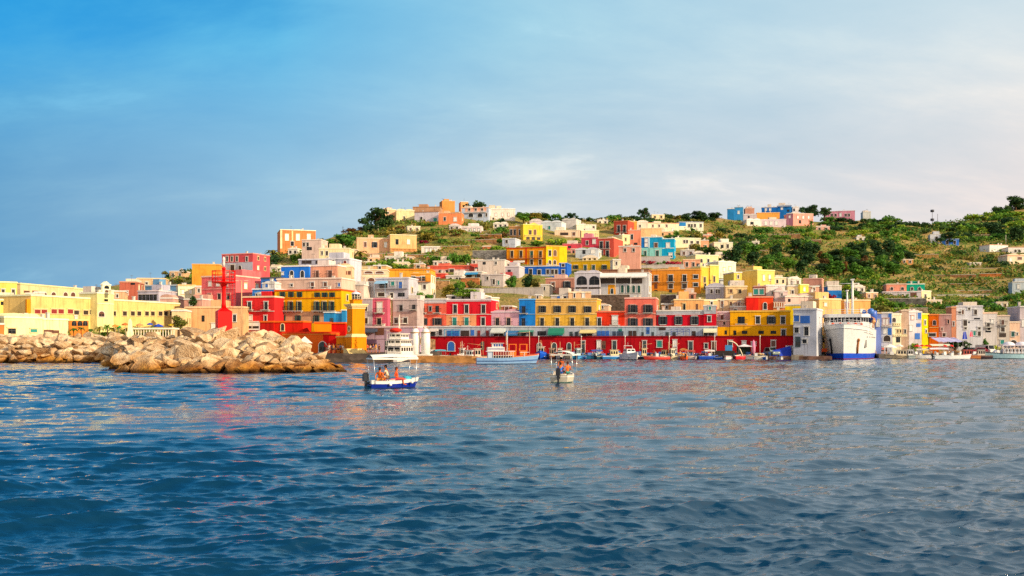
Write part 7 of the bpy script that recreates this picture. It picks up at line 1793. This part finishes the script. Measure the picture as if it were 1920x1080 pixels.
# blue tarpaulin and white containers near the end of the red wall
q = MB(); p = at(1463, HZ, 219); b_ = len(q.v)
ts = thing('covered_boat', 'boat under a royal blue tarpaulin at the right end of the red wall', 'covered boat', (p.x, 219, .75), R(8))
q.v += [(-2.2,-.9,0),(2.2,-.9,0),(2.2,.9,0),(-2.2,.9,0),(-2.0,-.8,.9),(2.3,-.5,1.5),(2.3,.5,1.5),(-2.0,.8,.9),(-1.8,0,1.2),(2.3,0,2.2)]
for f in ((0,1,5,4),(1,2,6,9,5),(2,3,7,6),(3,0,4,8,7),(4,5,9,8),(8,9,6,7),(3,2,1,0)): q.f.append(tuple(b_+i for i in f)); q.m.append(0); q.sm.append(False)
q.build('tarpaulin', [canvas('#1a3cb4')], ts)
for lb, px in (('white storage cabin beside the blue tarpaulin', 1478), ('white grey storage cabin left of the delivery van', 1489)):
    p = at(px, HZ, 220); t = thing('storage_cabin', lb, 'storage cabin', (p.x, 220, .8), R(-12))
    q = MB(); q.box(-.55,.55,0,1.6,0,2.1); q.box(-.62,.62,-.06,1.66,2.102,2.2); q.build('body', [paint('#dcdad6',.6)], t)
    q = MB(); q.box(-.35,.35,-.04,-.002,.05,1.85); q.build('door', [paint('#b8b8b8',.5)], t)
q = MB(); p = at(1413, HZ, 219.0)
pk = thing('furled_parasol', 'tall pink furled parasol below a white framed window', 'parasol', (p.x, 219, .75))
q.lathe([(.06,0),(.1,.5),(.38,.9),(.42,2.0),(.3,3.0),(.05,3.5)], 10); q.build('cloth', [canvas('#e088a8')], pk)
dk = thing('canopy_tent', 'dark green canopy tent with white edge left of the pink furled parasol', 'tent', (at(1396,HZ,219).x, 219, .75))
q = MB(); q.box(-1.5,1.5,-.8,.8,2.0,2.12,1); b_ = len(q.v)
q.v += [(-1.4,-.7,2.122),(1.4,-.7,2.122),(1.4,.7,2.122),(-1.4,.7,2.122),(0,0,2.6)]
for f in ((0,1,4),(1,2,4),(2,3,4),(3,0,4)): q.f.append(tuple(b_+i for i in f)); q.m.append(1); q.sm.append(False)
q.box(-1.45,1.45,.7,.76,.4,1.998,0); q.build('roof', [canvas('#1c3028'), canvas('#d8d0d4')], dk)
for xx in (-1.4,1.4):
    q = MB(); q.tube([(xx,-.7,0),(xx,-.7,2.0)], .04, 6); q.build('leg', [paint('#808080')], dk)

# poles, masts on the hill
def mast(label, px, pyt, pyb, col, r=.08, drums=0, name='pole', cat='pole', D=None):
    D = D or Dof(px, pyb); p = at(px, pyb, D); H_ = zof(pyt, D)-p.z
    t = thing(name, label, cat, p)
    q = MB(); q.tube([(0,0,-1.5),(0,0,H_)], [r, r*.6], 8); q.build('shaft', [paint(col,.6)], t)
    for k in range(drums):
        q = MB(); z = H_*(.98-.72*k); q.lathe([(.15,z-.9),(1.15,z-.7),(1.15,z+.7),(.15,z+.9)], 12); q.build('antenna_drum', [paint('#3a3a40',.6)], t)
    if not drums:
        q = MB(); q.box(-.5,.5,-.04,.04,H_*.86,H_*.86+.07); q.build('crossarm', [paint(col,.6)], t)
mast('telecom mast with two dark antenna drums on the right skyline', 1748, 395, 418, '#5a5a60', .22, 2, 'telecom_mast', 'mast')
mast('slim telecom mast right of the mast with drums', 1758, 401, 418, '#6a6a70', .2, 0, 'telecom_mast', 'mast')
mast('thin dark pole on the left skyline', 643, 424, 446, '#3a3a3c', .12)
mast('pale wooden pole beside the left palm', 489, 474, 512, '#e8c8a0', .12)
mast('pale pole among trees on the right hillside', 1886, 440, 458, '#c8bca8', .16)
mast('grey pole in front of the white house with stairs', 951, 530, 550, '#a8a8a8', .07)
mast('thin pole on the dry slope above the hut', 709, 416, 434, '#d8c8b0', .12)
# ================================================================== vegetation
from mathutils.bvhtree import BVHTree
_t = bpy.data.objects['hillside'].data
BV = BVHTree.FromPolygons([v.co.copy() for v in _t.vertices], [tuple(p.vertices) for p in _t.polygons])
def ground(px, py):
    d = Vector(((px-960)/F, 1, (HZ-py)/F)); h = BV.ray_cast(Vector((0,0,CH)), d.normalized())
    if h[0] is None: return at(px, py, prof(px)[3]*.99)
    return h[0]
def blocked(p, m=.6):
    for (P0, t, inn, W, dep) in OCC:
        dx, dy = p.x-P0.x, p.y-P0.y
        s = dx*t.x+dy*t.y; d = dx*inn.x+dy*inn.y
        if -m < s < W+m and -m-1.2 < d < dep+m: return True
    return False
G_DARK = foliage('dark', (.014,.05,.022), (.034,.09,.03), (.09,.15,.04))
G_MID = foliage('mid', (.04,.13,.02), (.09,.24,.03), (.2,.33,.05))
G_LIGHT = foliage('light', (.13,.26,.02), (.24,.38,.035), (.38,.42,.05))
G_OLIVE = foliage('olive', (.10,.12,.025), (.22,.21,.04), (.36,.28,.07))
G_RED = foliage('bougainvillea', (.20,.01,.03), (.42,.02,.06), (.5,.06,.10))
G_RUST = foliage('rust', (.10,.045,.018), (.19,.09,.03), (.25,.13,.05))
BARK = stone('#5a4432', 2.0)
def leafquads(mb, c, r, n, size, rr, flat=1.0):
    for _ in range(n):
        v = Vector((rr.gauss(0,1), rr.gauss(0,1), rr.gauss(0,1))).normalized()
        k = r*(rr.random()**.33)
        p = Vector((c[0]+v.x*k, c[1]+v.y*k, c[2]+v.z*k*flat))
        a = Vector((rr.gauss(0,1), rr.gauss(0,1), rr.gauss(0,.7))).normalized(); b = v.cross(a)
        if b.length < .1: b = Vector((1,0,0))
        b.normalize(); s = size*rr.uniform(.6,1.3)
        mb.face([p-a*s-b*s*.5, p+a*s*.2-b*s*.6, p+a*s+b*s*.4, p-a*s*.1+b*s*.6])
CROWN = {}
def crowns(kind, mat):
    key = (kind, mat.name)
    if key in CROWN: return CROWN[key]
    out = []
    for v in range(4):
        rr = random.Random(sum(map(ord, kind)) + v*17 + len(kind)); mb = MB()
        if kind == 'round':
            for _ in range(15):
                a = rr.uniform(0,6.28); e = rr.uniform(.15,.66); z = rr.uniform(-.72,.62)
                leafquads(mb, (math.cos(a)*e*(1-abs(z)*.35), math.sin(a)*e*(1-abs(z)*.35), z), rr.uniform(.3,.46), 62, .13, rr)
        elif kind == 'bush':
            for _ in range(9):
                a = rr.uniform(0,6.28); e = rr.uniform(.2,.85)
                leafquads(mb, (math.cos(a)*e, math.sin(a)*e, rr.uniform(.15,.55)*(1.1-e*.5)), rr.uniform(.26,.42), 48, .13, rr, .8)
        elif kind == 'pine':
            for k in range(20):
                a = rr.uniform(0,6.28); e = rr.uniform(.1,.92); z = rr.choice((-.28,-.05,.15,.36))*(1.1-e*.4)
                leafquads(mb, (math.cos(a)*e, math.sin(a)*e, z), rr.uniform(.26,.4), 56, .10, rr, .5)
        elif kind == 'palm':
            for k in range(15):
                a = 2*math.pi*k/15+rr.uniform(-.2,.2); up = rr.uniform(.05,.9); prev = None
                for i in range(7):
                    t = i/6; rad = t*(1.0-.15*up); z = up*math.sin(t*1.9)*.75 - t*t*.75
                    p = Vector((math.cos(a)*rad, math.sin(a)*rad, z)); w_ = .15*math.sin(math.pi*min(t+.12,1))+.01
                    sd = Vector((-math.sin(a), math.cos(a), -.25)); sd2 = Vector((math.sin(a), -math.cos(a), -.25))
                    if prev:
                        mb.face([prev[0], p, p+sd*w_, prev[0]+sd*prev[1]]); mb.face([prev[0], prev[0]+sd2*prev[1], p+sd2*w_, p])
                    prev = (p, w_)
        out.append(mb.mesh('crown', [mat]))
    CROWN[key] = out
    return out
def trunk_mesh(kind):
    key = ('trunk', kind)
    if key in CROWN: return CROWN[key]
    mb = MB(); rr = random.Random(4)
    if kind == 'palm': mb.tube([(0,0,-.5),(.04,0,.3),(.0,0,.7),(0,0,1.0)], [.085,.065,.06,.075], 8)
    else:
        mb.tube([(0,0,-.5),(.03,.01,.35),(0,0,.75)], [.10,.08,.055], 8)
        for k in range(5):
            a = k*1.3; mb.tube([(0.01,0,.45+.06*k),(math.cos(a)*.25,math.sin(a)*.25,.75+.05*k),(math.cos(a)*.42,math.sin(a)*.42,1.0+.03*k)], [.045,.03,.012], 6)
    CROWN[key] = mb.mesh('trunk', [BARK]); return CROWN[key]
SPEC = {'round':'tree','pine':'umbrella_pine','palm':'palm_tree','bush':'bush'}
def tree(label, px, pyt, pyb, wpx, kind, mat, group=None, pos=None, frac=.4, cat=None, name=None):
    p = pos if pos is not None else ground(px, pyb)
    D = p.y; Ht = max((pyb-pyt)/F*D, .8); r = wpx/2/F*D
    if kind == 'bush':
        o = link(name or 'bush', random.choice(crowns('bush', mat)), None, p - Vector((0,0,.15)), random.uniform(0,6.28))
        o.scale = (r, r, Ht*1.05); tag(o, label, cat or 'bush', group); return o
    t = thing(name or SPEC[kind], label, cat or SPEC[kind].replace('_',' '), p, random.uniform(0,6.28), group)
    if kind == 'palm': th = Ht*.68; cr = link('crown', random.choice(crowns(kind, mat)), t, (0,0,th)); cr.scale = (r*1.15, r*1.15, Ht*.5)
    elif kind == 'pine': th = Ht*.78; cr = link('crown', random.choice(crowns(kind, mat)), t, (0,0,Ht*.62)); cr.scale = (r*1.05, r*1.05, Ht*.85)
    else:
        ch = Ht*(1-frac*.3)/2; th = Ht-ch; cr = link('crown', random.choice(crowns(kind, mat)), t, (0,0,Ht-ch*.98)); cr.scale = (r, r, ch)
    tk = link('trunk', trunk_mesh(kind), t); k = max(th, .5); tk.scale = (k*(.8 if kind == 'palm' else 1.1), k*(.8 if kind == 'palm' else 1.1), k)
    return t
T = tree
# single trees and shrubs one can tell apart
T('tall dark umbrella pine leaning over the left skyline', 706, 393, 432, 54, 'pine', G_DARK)
T('dark shrub at the foot of the tall umbrella pine', 694, 412, 434, 34, 'bush', G_DARK)
T('dark tree right of the tall umbrella pine', 728, 402, 426, 30, 'round', G_DARK)
T('big palm tree below the square orange house', 512, 464, 494, 40, 'palm', G_OLIVE)
T('dark bushy tree under the big palm', 507, 476, 508, 36, 'round', G_DARK)
T('wide dark hedge below the white house on the left slope', 582, 466, 488, 44, 'bush', G_DARK)
T('green shrub left of the wide dark hedge', 556, 468, 488, 26, 'bush', G_MID)
T('small palm below the rose pink house', 468, 494, 518, 26, 'palm', G_OLIVE)
T('dark shrub left of the rose pink house', 430, 500, 517, 22, 'bush', G_DARK)
T('flat topped green tree above the low white garden house', 645, 441, 466, 50, 'pine', G_MID)
T('round green tree left of the flat topped tree', 622, 448, 468, 26, 'round', G_MID)
T('feathery palm on the slope below the peach villas', 677, 464, 498, 34, 'palm', G_OLIVE)
T('second palm with brown fronds beside the feathery palm', 660, 474, 500, 24, 'palm', G_RUST)
T('dark bush on the far left hill', 328, 508, 522, 34, 'bush', G_DARK)
T('small dark tree on the far left hill crest', 342, 504, 522, 18, 'round', G_DARK)
T('olive tree with a round crown in front of the flat tan building', 336, 574, 616, 36, 'round', G_OLIVE, pos=at(336,HZ,196)*1 + Vector((0,0,4.55-CH)), frac=1.0)
T('dark tree beside the flat tan building wall', 362, 556, 578, 22, 'round', G_DARK, pos=at(362,576,232))
T('dark wide bush crowning the highest block of the hill', 893, 374, 392, 46, 'bush', G_DARK)
T('green tree at the right end of the pale pink crest house', 982, 397, 420, 36, 'round', G_MID)
T('dark small tree in front of the pale pink crest house', 940, 405, 418, 18, 'bush', G_DARK)
T('olive tree on the crest right of the green tree', 1005, 398, 416, 32, 'round', G_OLIVE)
T('dark pine on the crest above the white cube house', 1070, 400, 414, 24, 'pine', G_DARK)
T('dark tree on the crest behind the brick red house', 1160, 402, 416, 18, 'round', G_DARK)
T('tall ragged pine on the crest right of centre', 1208, 391, 414, 24, 'pine', G_DARK)
T('long dark tree clump at the left of the right crest', 1312, 395, 416, 50, 'round', G_DARK)
T('dark tree in the clump beside the blue crest house', 1338, 398, 414, 34, 'round', G_DARK)
T('dark tree left of the long dark clump', 1286, 399, 416, 26, 'round', G_DARK)
T('big dark pine behind the pink villa on the right crest', 1520, 386, 412, 40, 'pine', G_DARK)
T('dark pine left of the long pink house', 1546, 390, 410, 24, 'pine', G_DARK)
T('bright green tree at the corner of the pink villa', 1518, 408, 424, 18, 'round', G_MID)
T('large green bush on the dry central slope, left of three', 822, 468, 494, 34, 'bush', G_MID)
T('large green bush on the dry central slope, middle of three', 848, 467, 494, 32, 'bush', G_MID)
T('large green bush on the dry central slope, right of three', 872, 470, 492, 28, 'bush', G_MID)
T('olive bush above the white lilac bungalow', 905, 411, 432, 34, 'bush', G_OLIVE)
T('green bush right of the white lilac bungalow', 940, 418, 436, 32, 'bush', G_MID)
T('bright green shrub in front of the ochre wing', 930, 453, 472, 34, 'bush', G_LIGHT)
T('yellow green shrub with tall stems below the peach villa', 716, 484, 502, 32, 'bush', G_LIGHT)
T('yellow green shrub right of its twin below the taller villa', 742, 486, 504, 28, 'bush', G_LIGHT)
T('dark green bush beside the small beige hut', 757, 492, 506, 26, 'bush', G_MID)
T('olive bush on the slope below the crest houses', 800, 428, 450, 36, 'bush', G_OLIVE)
T('red flowering shrub beside the taller peach villa', 793, 447, 456, 22, 'bush', G_RED)
T('dark green garden tree below the crenellated wall', 958, 517, 546, 30, 'round', G_MID)
T('tall dark garden tree in front of the long blue house', 988, 513, 544, 32, 'round', G_DARK)
T('olive garden tree right of the tall dark garden tree', 1003, 521, 544, 24, 'round', G_OLIVE)
T('olive shrub tree above the red town house, leftmost', 838, 532, 560, 30, 'round', G_OLIVE, pos=at(838,560,252))
T('green shrub tree above the red town house', 858, 526, 560, 36, 'round', G_MID, pos=at(858,560,253))
T('wild olive tree beside the orange brown stone wall', 888, 526, 558, 36, 'round', G_OLIVE, pos=at(888,558,254))
T('flat bright green umbrella pine above the red town house', 882, 547, 566, 48, 'pine', G_LIGHT, pos=at(882,562,247))
T('green shrub on the terrace of the ochre roofed house', 788, 543, 560, 24, 'bush', G_MID, pos=at(788,560,243))
T('second green shrub beside the ochre roofed house terrace', 806, 546, 560, 22, 'bush', G_MID, pos=at(806,560,243))
T('hedge below the yellow loggia house', 1000, 448, 460, 50, 'bush', G_MID)
T('green shrub mass right of the yellow loggia house', 1040, 440, 458, 44, 'bush', G_LIGHT)
T('small palm in front of the crimson pink house', 1081, 443, 462, 20, 'palm', G_MID)
T('green hedge on the terrace left of the turquoise house', 1185, 473, 484, 44, 'bush', G_MID)
T('green creeper on the terrace below the turquoise house', 1222, 478, 490, 50, 'bush', G_LIGHT)
T('long crimson bougainvillea under the turquoise house', 1218, 485.5, 494, 34, 'bush', G_RED)
T('deep red bougainvillea cascading at the end of the garden wall', 1262, 485, 500, 30, 'bush', G_RED)
T('green hedge right of the long crimson bougainvillea', 1244, 485, 496, 24, 'bush', G_MID)
T('tree behind the long low cream house', 1268, 434, 448, 50, 'bush', G_MID)
T('olive shrub right of the long low cream house', 1300, 436, 450, 44, 'bush', G_OLIVE)
T('dark tree right of the white house with many openings', 1332, 462, 486, 34, 'round', G_DARK)
T('large dark tree above the white sunlit house', 1374, 463, 502, 48, 'round', G_DARK)
T('dark tree right of the small white farmhouse', 1388, 452, 476, 30, 'round', G_DARK)
T('light green shrub above the white sunlit house', 1350, 478, 498, 32, 'bush', G_LIGHT)
T('green bush in front of the blue and white small house', 1590, 535, 560, 30, 'bush', G_MID)
T('purple red bougainvillea beside the blue and white small house', 1556, 547, 560, 22, 'bush', G_RED)
T('green bush beside the yellow sunlit gable', 1524, 543, 556, 20, 'bush', G_MID)
T('dark pine in front of the blue garden house', 1777, 437, 460, 40, 'pine', G_DARK)
T('dense dark tree on the upper right hillside', 1866, 415, 446, 46, 'round', G_DARK)
T('dark tree at the right edge of the upper hillside', 1906, 426, 452, 36, 'round', G_DARK)
T('tall dark tree on the far right skyline', 1905, 366, 394, 44, 'round', G_DARK)
T('dark tree stepping down the far right skyline', 1880, 378, 398, 40, 'bush', G_DARK)
T('bright green bush above the right bay houses', 1690, 570, 590, 50, 'bush', G_LIGHT)
T('green bush left of the bright green bush above the right bay', 1655, 566, 588, 36, 'bush', G_OLIVE)
T('green tree in front of the grey white house in the right bay', 1849, 622, 652, 18, 'round', G_MID, pos=Vector((at(1849,HZ,247).x,247,1.0)))
T('vine covered pergola mass beside the big white house', 1802, 638, 656, 40, 'bush', G_DARK, pos=Vector((at(1802,HZ,244).x,244,2.6)))
T('green creeper left of the vine pergola', 1782, 640, 652, 24, 'bush', G_MID, pos=Vector((at(1782,HZ,244).x,244,3.0)))
T('yellow green shrub at the foot of the grey white house', 1862, 636, 662, 28, 'bush', G_LIGHT, pos=Vector((at(1862,HZ,246).x,246,1.0)))
T('small yellow green tree in front of the white blue balcony house', 1716, 634, 652, 22, 'bush', G_LIGHT, pos=Vector((at(1716,HZ,244).x,244,2.2)))
for i, (px, h_) in enumerate(((138,22),(152,24),(170,20),(186,26),(201,30),(210,24),(222,26),(238,24),(254,27),(268,24),(284,26),(300,24),(313,22))):
    tree('palm tree in the row on the sunny promenade', px, 622-h_, 622, 20, 'palm', (G_MID, G_OLIVE)[i % 2], 'palms on the promenade', pos=at(px,HZ,198+i*.8)*1 + Vector((0,0,4.55-CH)))
for i, px in enumerate((105,120,196,216,230,246,262,278,292,308)):
    tree('low green hedge bush between the promenade palms', px, 610, 620, 22, 'bush', G_MID, 'hedge bushes between the promenade palms', pos=at(px,HZ,201+i*.9)*1 + Vector((0,0,5.2-CH)))
# woods and scattered trees: one thing each
rr = random.Random(21)
def inpoly(x, y, poly):
    c = False; j = len(poly)-1
    for i in range(len(poly)):
        if (poly[i][1] > y) != (poly[j][1] > y) and x < (poly[j][0]-poly[i][0])*(y-poly[i][1])/(poly[j][1]-poly[i][1])+poly[i][0]: c = not c
        j = i
    return c
def scatter(n, poly, kind, mats, hpx, wpx, label, group, seed):
    r_ = random.Random(seed); xs = [p[0] for p in poly]; ys = [p[1] for p in poly]; k = 0; tries = 0; pts = []
    while k < n and tries < n*40:
        tries += 1
        x, y = r_.uniform(min(xs), max(xs)), r_.uniform(min(ys), max(ys))
        if not inpoly(x, y, poly): continue
        if any(abs(x-a) < wpx[0]*.6 and abs(y-b) < 7 for a, b in pts): continue
        p = ground(x, y)
        if blocked(p, 2.0): continue
        h_ = r_.uniform(*hpx); w_ = r_.uniform(*wpx)
        tree(label, x, y-h_, y, w_, kind, r_.choice(mats), group, pos=p); pts.append((x, y)); k += 1
scatter(34, [(1470,478),(1530,468),(1660,478),(1720,482),(1700,520),(1600,524),(1500,516)], 'round', [G_DARK,G_DARK,G_MID], (17,32), (24,46), 'dark tree in the wood across the right hillside', 'dark wood across the right hillside', 1)
scatter(9, [(1390,480),(1470,478),(1500,512),(1440,520),(1400,508)], 'round', [G_DARK,G_DARK,G_MID], (18,28), (26,40), 'dark tree above the orange brown house', 'dark trees above the orange brown house', 2)
scatter(4, [(1520,500),(1620,496),(1620,516),(1530,518)], 'round', [G_RUST], (22,30), (20,26), 'rust brown tree among the dark wood', 'rust brown trees in the wood', 3)
scatter(26, [(1400,432),(1560,430),(1700,430),(1740,450),(1640,462),(1420,466)], 'bush', [G_MID,G_LIGHT,G_MID], (10,18), (22,40), 'green bush on the upper right slope', 'green bushes on the upper right slope', 4)
scatter(40, [(1540,416),(1640,410),(1740,424),(1740,438),(1560,434)], 'bush', [G_DARK,G_MID,G_DARK], (9,15), (22,44), 'green tree along the right skyline', 'trees along the right skyline', 5)
scatter(22, [(1700,470),(1900,476),(1900,528),(1740,530),(1700,500)], 'bush', [G_DARK,G_OLIVE,G_OLIVE], (8,16), (16,32), 'dark bush on the brown terraces of the right slope', 'dark bushes on the brown terraces', 6)
scatter(36, [(1750,424),(1800,418),(1860,404),(1930,388),(1930,456),(1800,452)], 'bush', [G_DARK,G_MID,G_LIGHT], (10,18), (26,50), 'green bush on the far right hilltop', 'green bushes on the far right hilltop', 7)
scatter(24, [(1640,562),(1740,576),(1860,562),(1935,556),(1935,592),(1850,580),(1650,586)], 'bush', [G_MID,G_MID,G_LIGHT], (10,20), (24,42), 'green bush just above the right bay houses', 'green bushes above the right bay houses', 8)
scatter(14, [(1580,520),(1660,520),(1660,548),(1585,556)], 'bush', [G_MID,G_LIGHT,G_DARK], (9,16), (20,34), 'green shrub behind the ferry masts', 'green shrubs behind the ferry masts', 9)
scatter(20, [(1240,438),(1330,430),(1400,430),(1410,470),(1340,482),(1300,470)], 'bush', [G_DARK,G_MID,G_OLIVE], (9,16), (18,34), 'green bush on the slope between the two hilltops', 'green bushes between the two hilltops', 10)
scatter(34, [(985,404),(1100,414),(1200,409),(1340,409),(1340,420),(1200,420),(1000,418)], 'bush', [G_DARK,G_OLIVE,G_MID], (8,14), (22,44), 'scrubby bush along the central skyline', 'scrubby bushes along the central skyline', 11)
scatter(24, [(650,432),(770,420),(900,430),(950,446),(940,466),(800,460),(790,440),(660,446)], 'bush', [G_OLIVE,G_MID,G_RUST], (7,13), (18,34), 'dry olive bush on the central slope', 'dry olive bushes on the central slope', 12)
scatter(12, [(660,486),(800,484),(800,504),(700,506)], 'bush', [G_LIGHT,G_OLIVE,G_MID], (7,13), (16,28), 'garden shrub below the peach villas', 'garden shrubs below the peach villas', 13)
scatter(14, [(310,514),(420,500),(480,510),(520,500),(520,530),(480,540),(440,512),(330,530)], 'bush', [G_DARK,G_OLIVE,G_MID], (8,14), (18,34), 'dark shrub on the left slope', 'dark shrubs on the left slope', 14)
scatter(10, [(600,452),(660,448),(660,462),(610,464)], 'bush', [G_OLIVE,G_MID], (7,12), (16,28), 'shrub on the left skyline below the thin dark pole', 'shrubs below the thin dark pole', 15)

# ground cover nobody could count: tufts of scrub and dry grass
def undergrowth(name, label, polys, dens, mat, size, seed):
    r_ = random.Random(seed); mb = MB(); npx = np.random.default_rng(seed)
    for poly in polys:
        xs = [p[0] for p in poly]; ys = [p[1] for p in poly]
        area = (max(xs)-min(xs))*(max(ys)-min(ys))
        for _ in range(int(area*dens)):
            x, y = r_.uniform(min(xs), max(xs)), r_.uniform(min(ys), max(ys))
            if not inpoly(x, y, poly): continue
            q = math.sin(x*.05+y*.21)+math.sin(x*.013-y*.4+2)+r_.gauss(0,.6)
            if q < -.5: continue
            p = ground(x, y)
            if blocked(p, .5): continue
            s = size*r_.uniform(.5,1.4)*(p.y/400)
            leafquads(mb, (p.x, p.y, p.z+s*.5), s*1.5, 9, s*.45, r_, .6)
    o = mb.build(name, [mat]); return tag(o, label, 'undergrowth', kind='stuff')
HILLR = [(1240,420),(1420,432),(1560,424),(1740,424),(1935,398),(1935,600),(1640,592),(1580,560),(1480,530),(1380,500),(1330,480),(1270,450)]
HILLC = [(640,450),(730,414),(900,404),(960,420),(960,500),(880,500),(800,506),(660,506)]
HILLL = [(300,520),(420,498),(520,476),(640,450),(660,500),(520,540),(330,545)]
CREST = [(960,416),(1160,412),(1330,408),(1420,416),(1420,430),(1240,432),(1100,430),(970,432)]
undergrowth('undergrowth', 'green scrub covering the terraced hillsides', [HILLR, HILLC, HILLL, CREST], .038, foliage('scrub', (.05,.14,.024), (.13,.24,.036), (.27,.29,.06)), 1.0, 31)
undergrowth('dry_grass', 'tufts of dry straw coloured grass on the terraces', [HILLR, HILLC, CREST], .028, foliage('straw', (.28,.18,.05), (.45,.29,.08), (.58,.42,.10)), .8, 32)
undergrowth('undergrowth', 'dark green brush in the folds of the right hillside', [HILLR], .019, foliage('brush', (.02,.07,.02), (.05,.13,.03), (.11,.19,.04)), 1.25, 33)
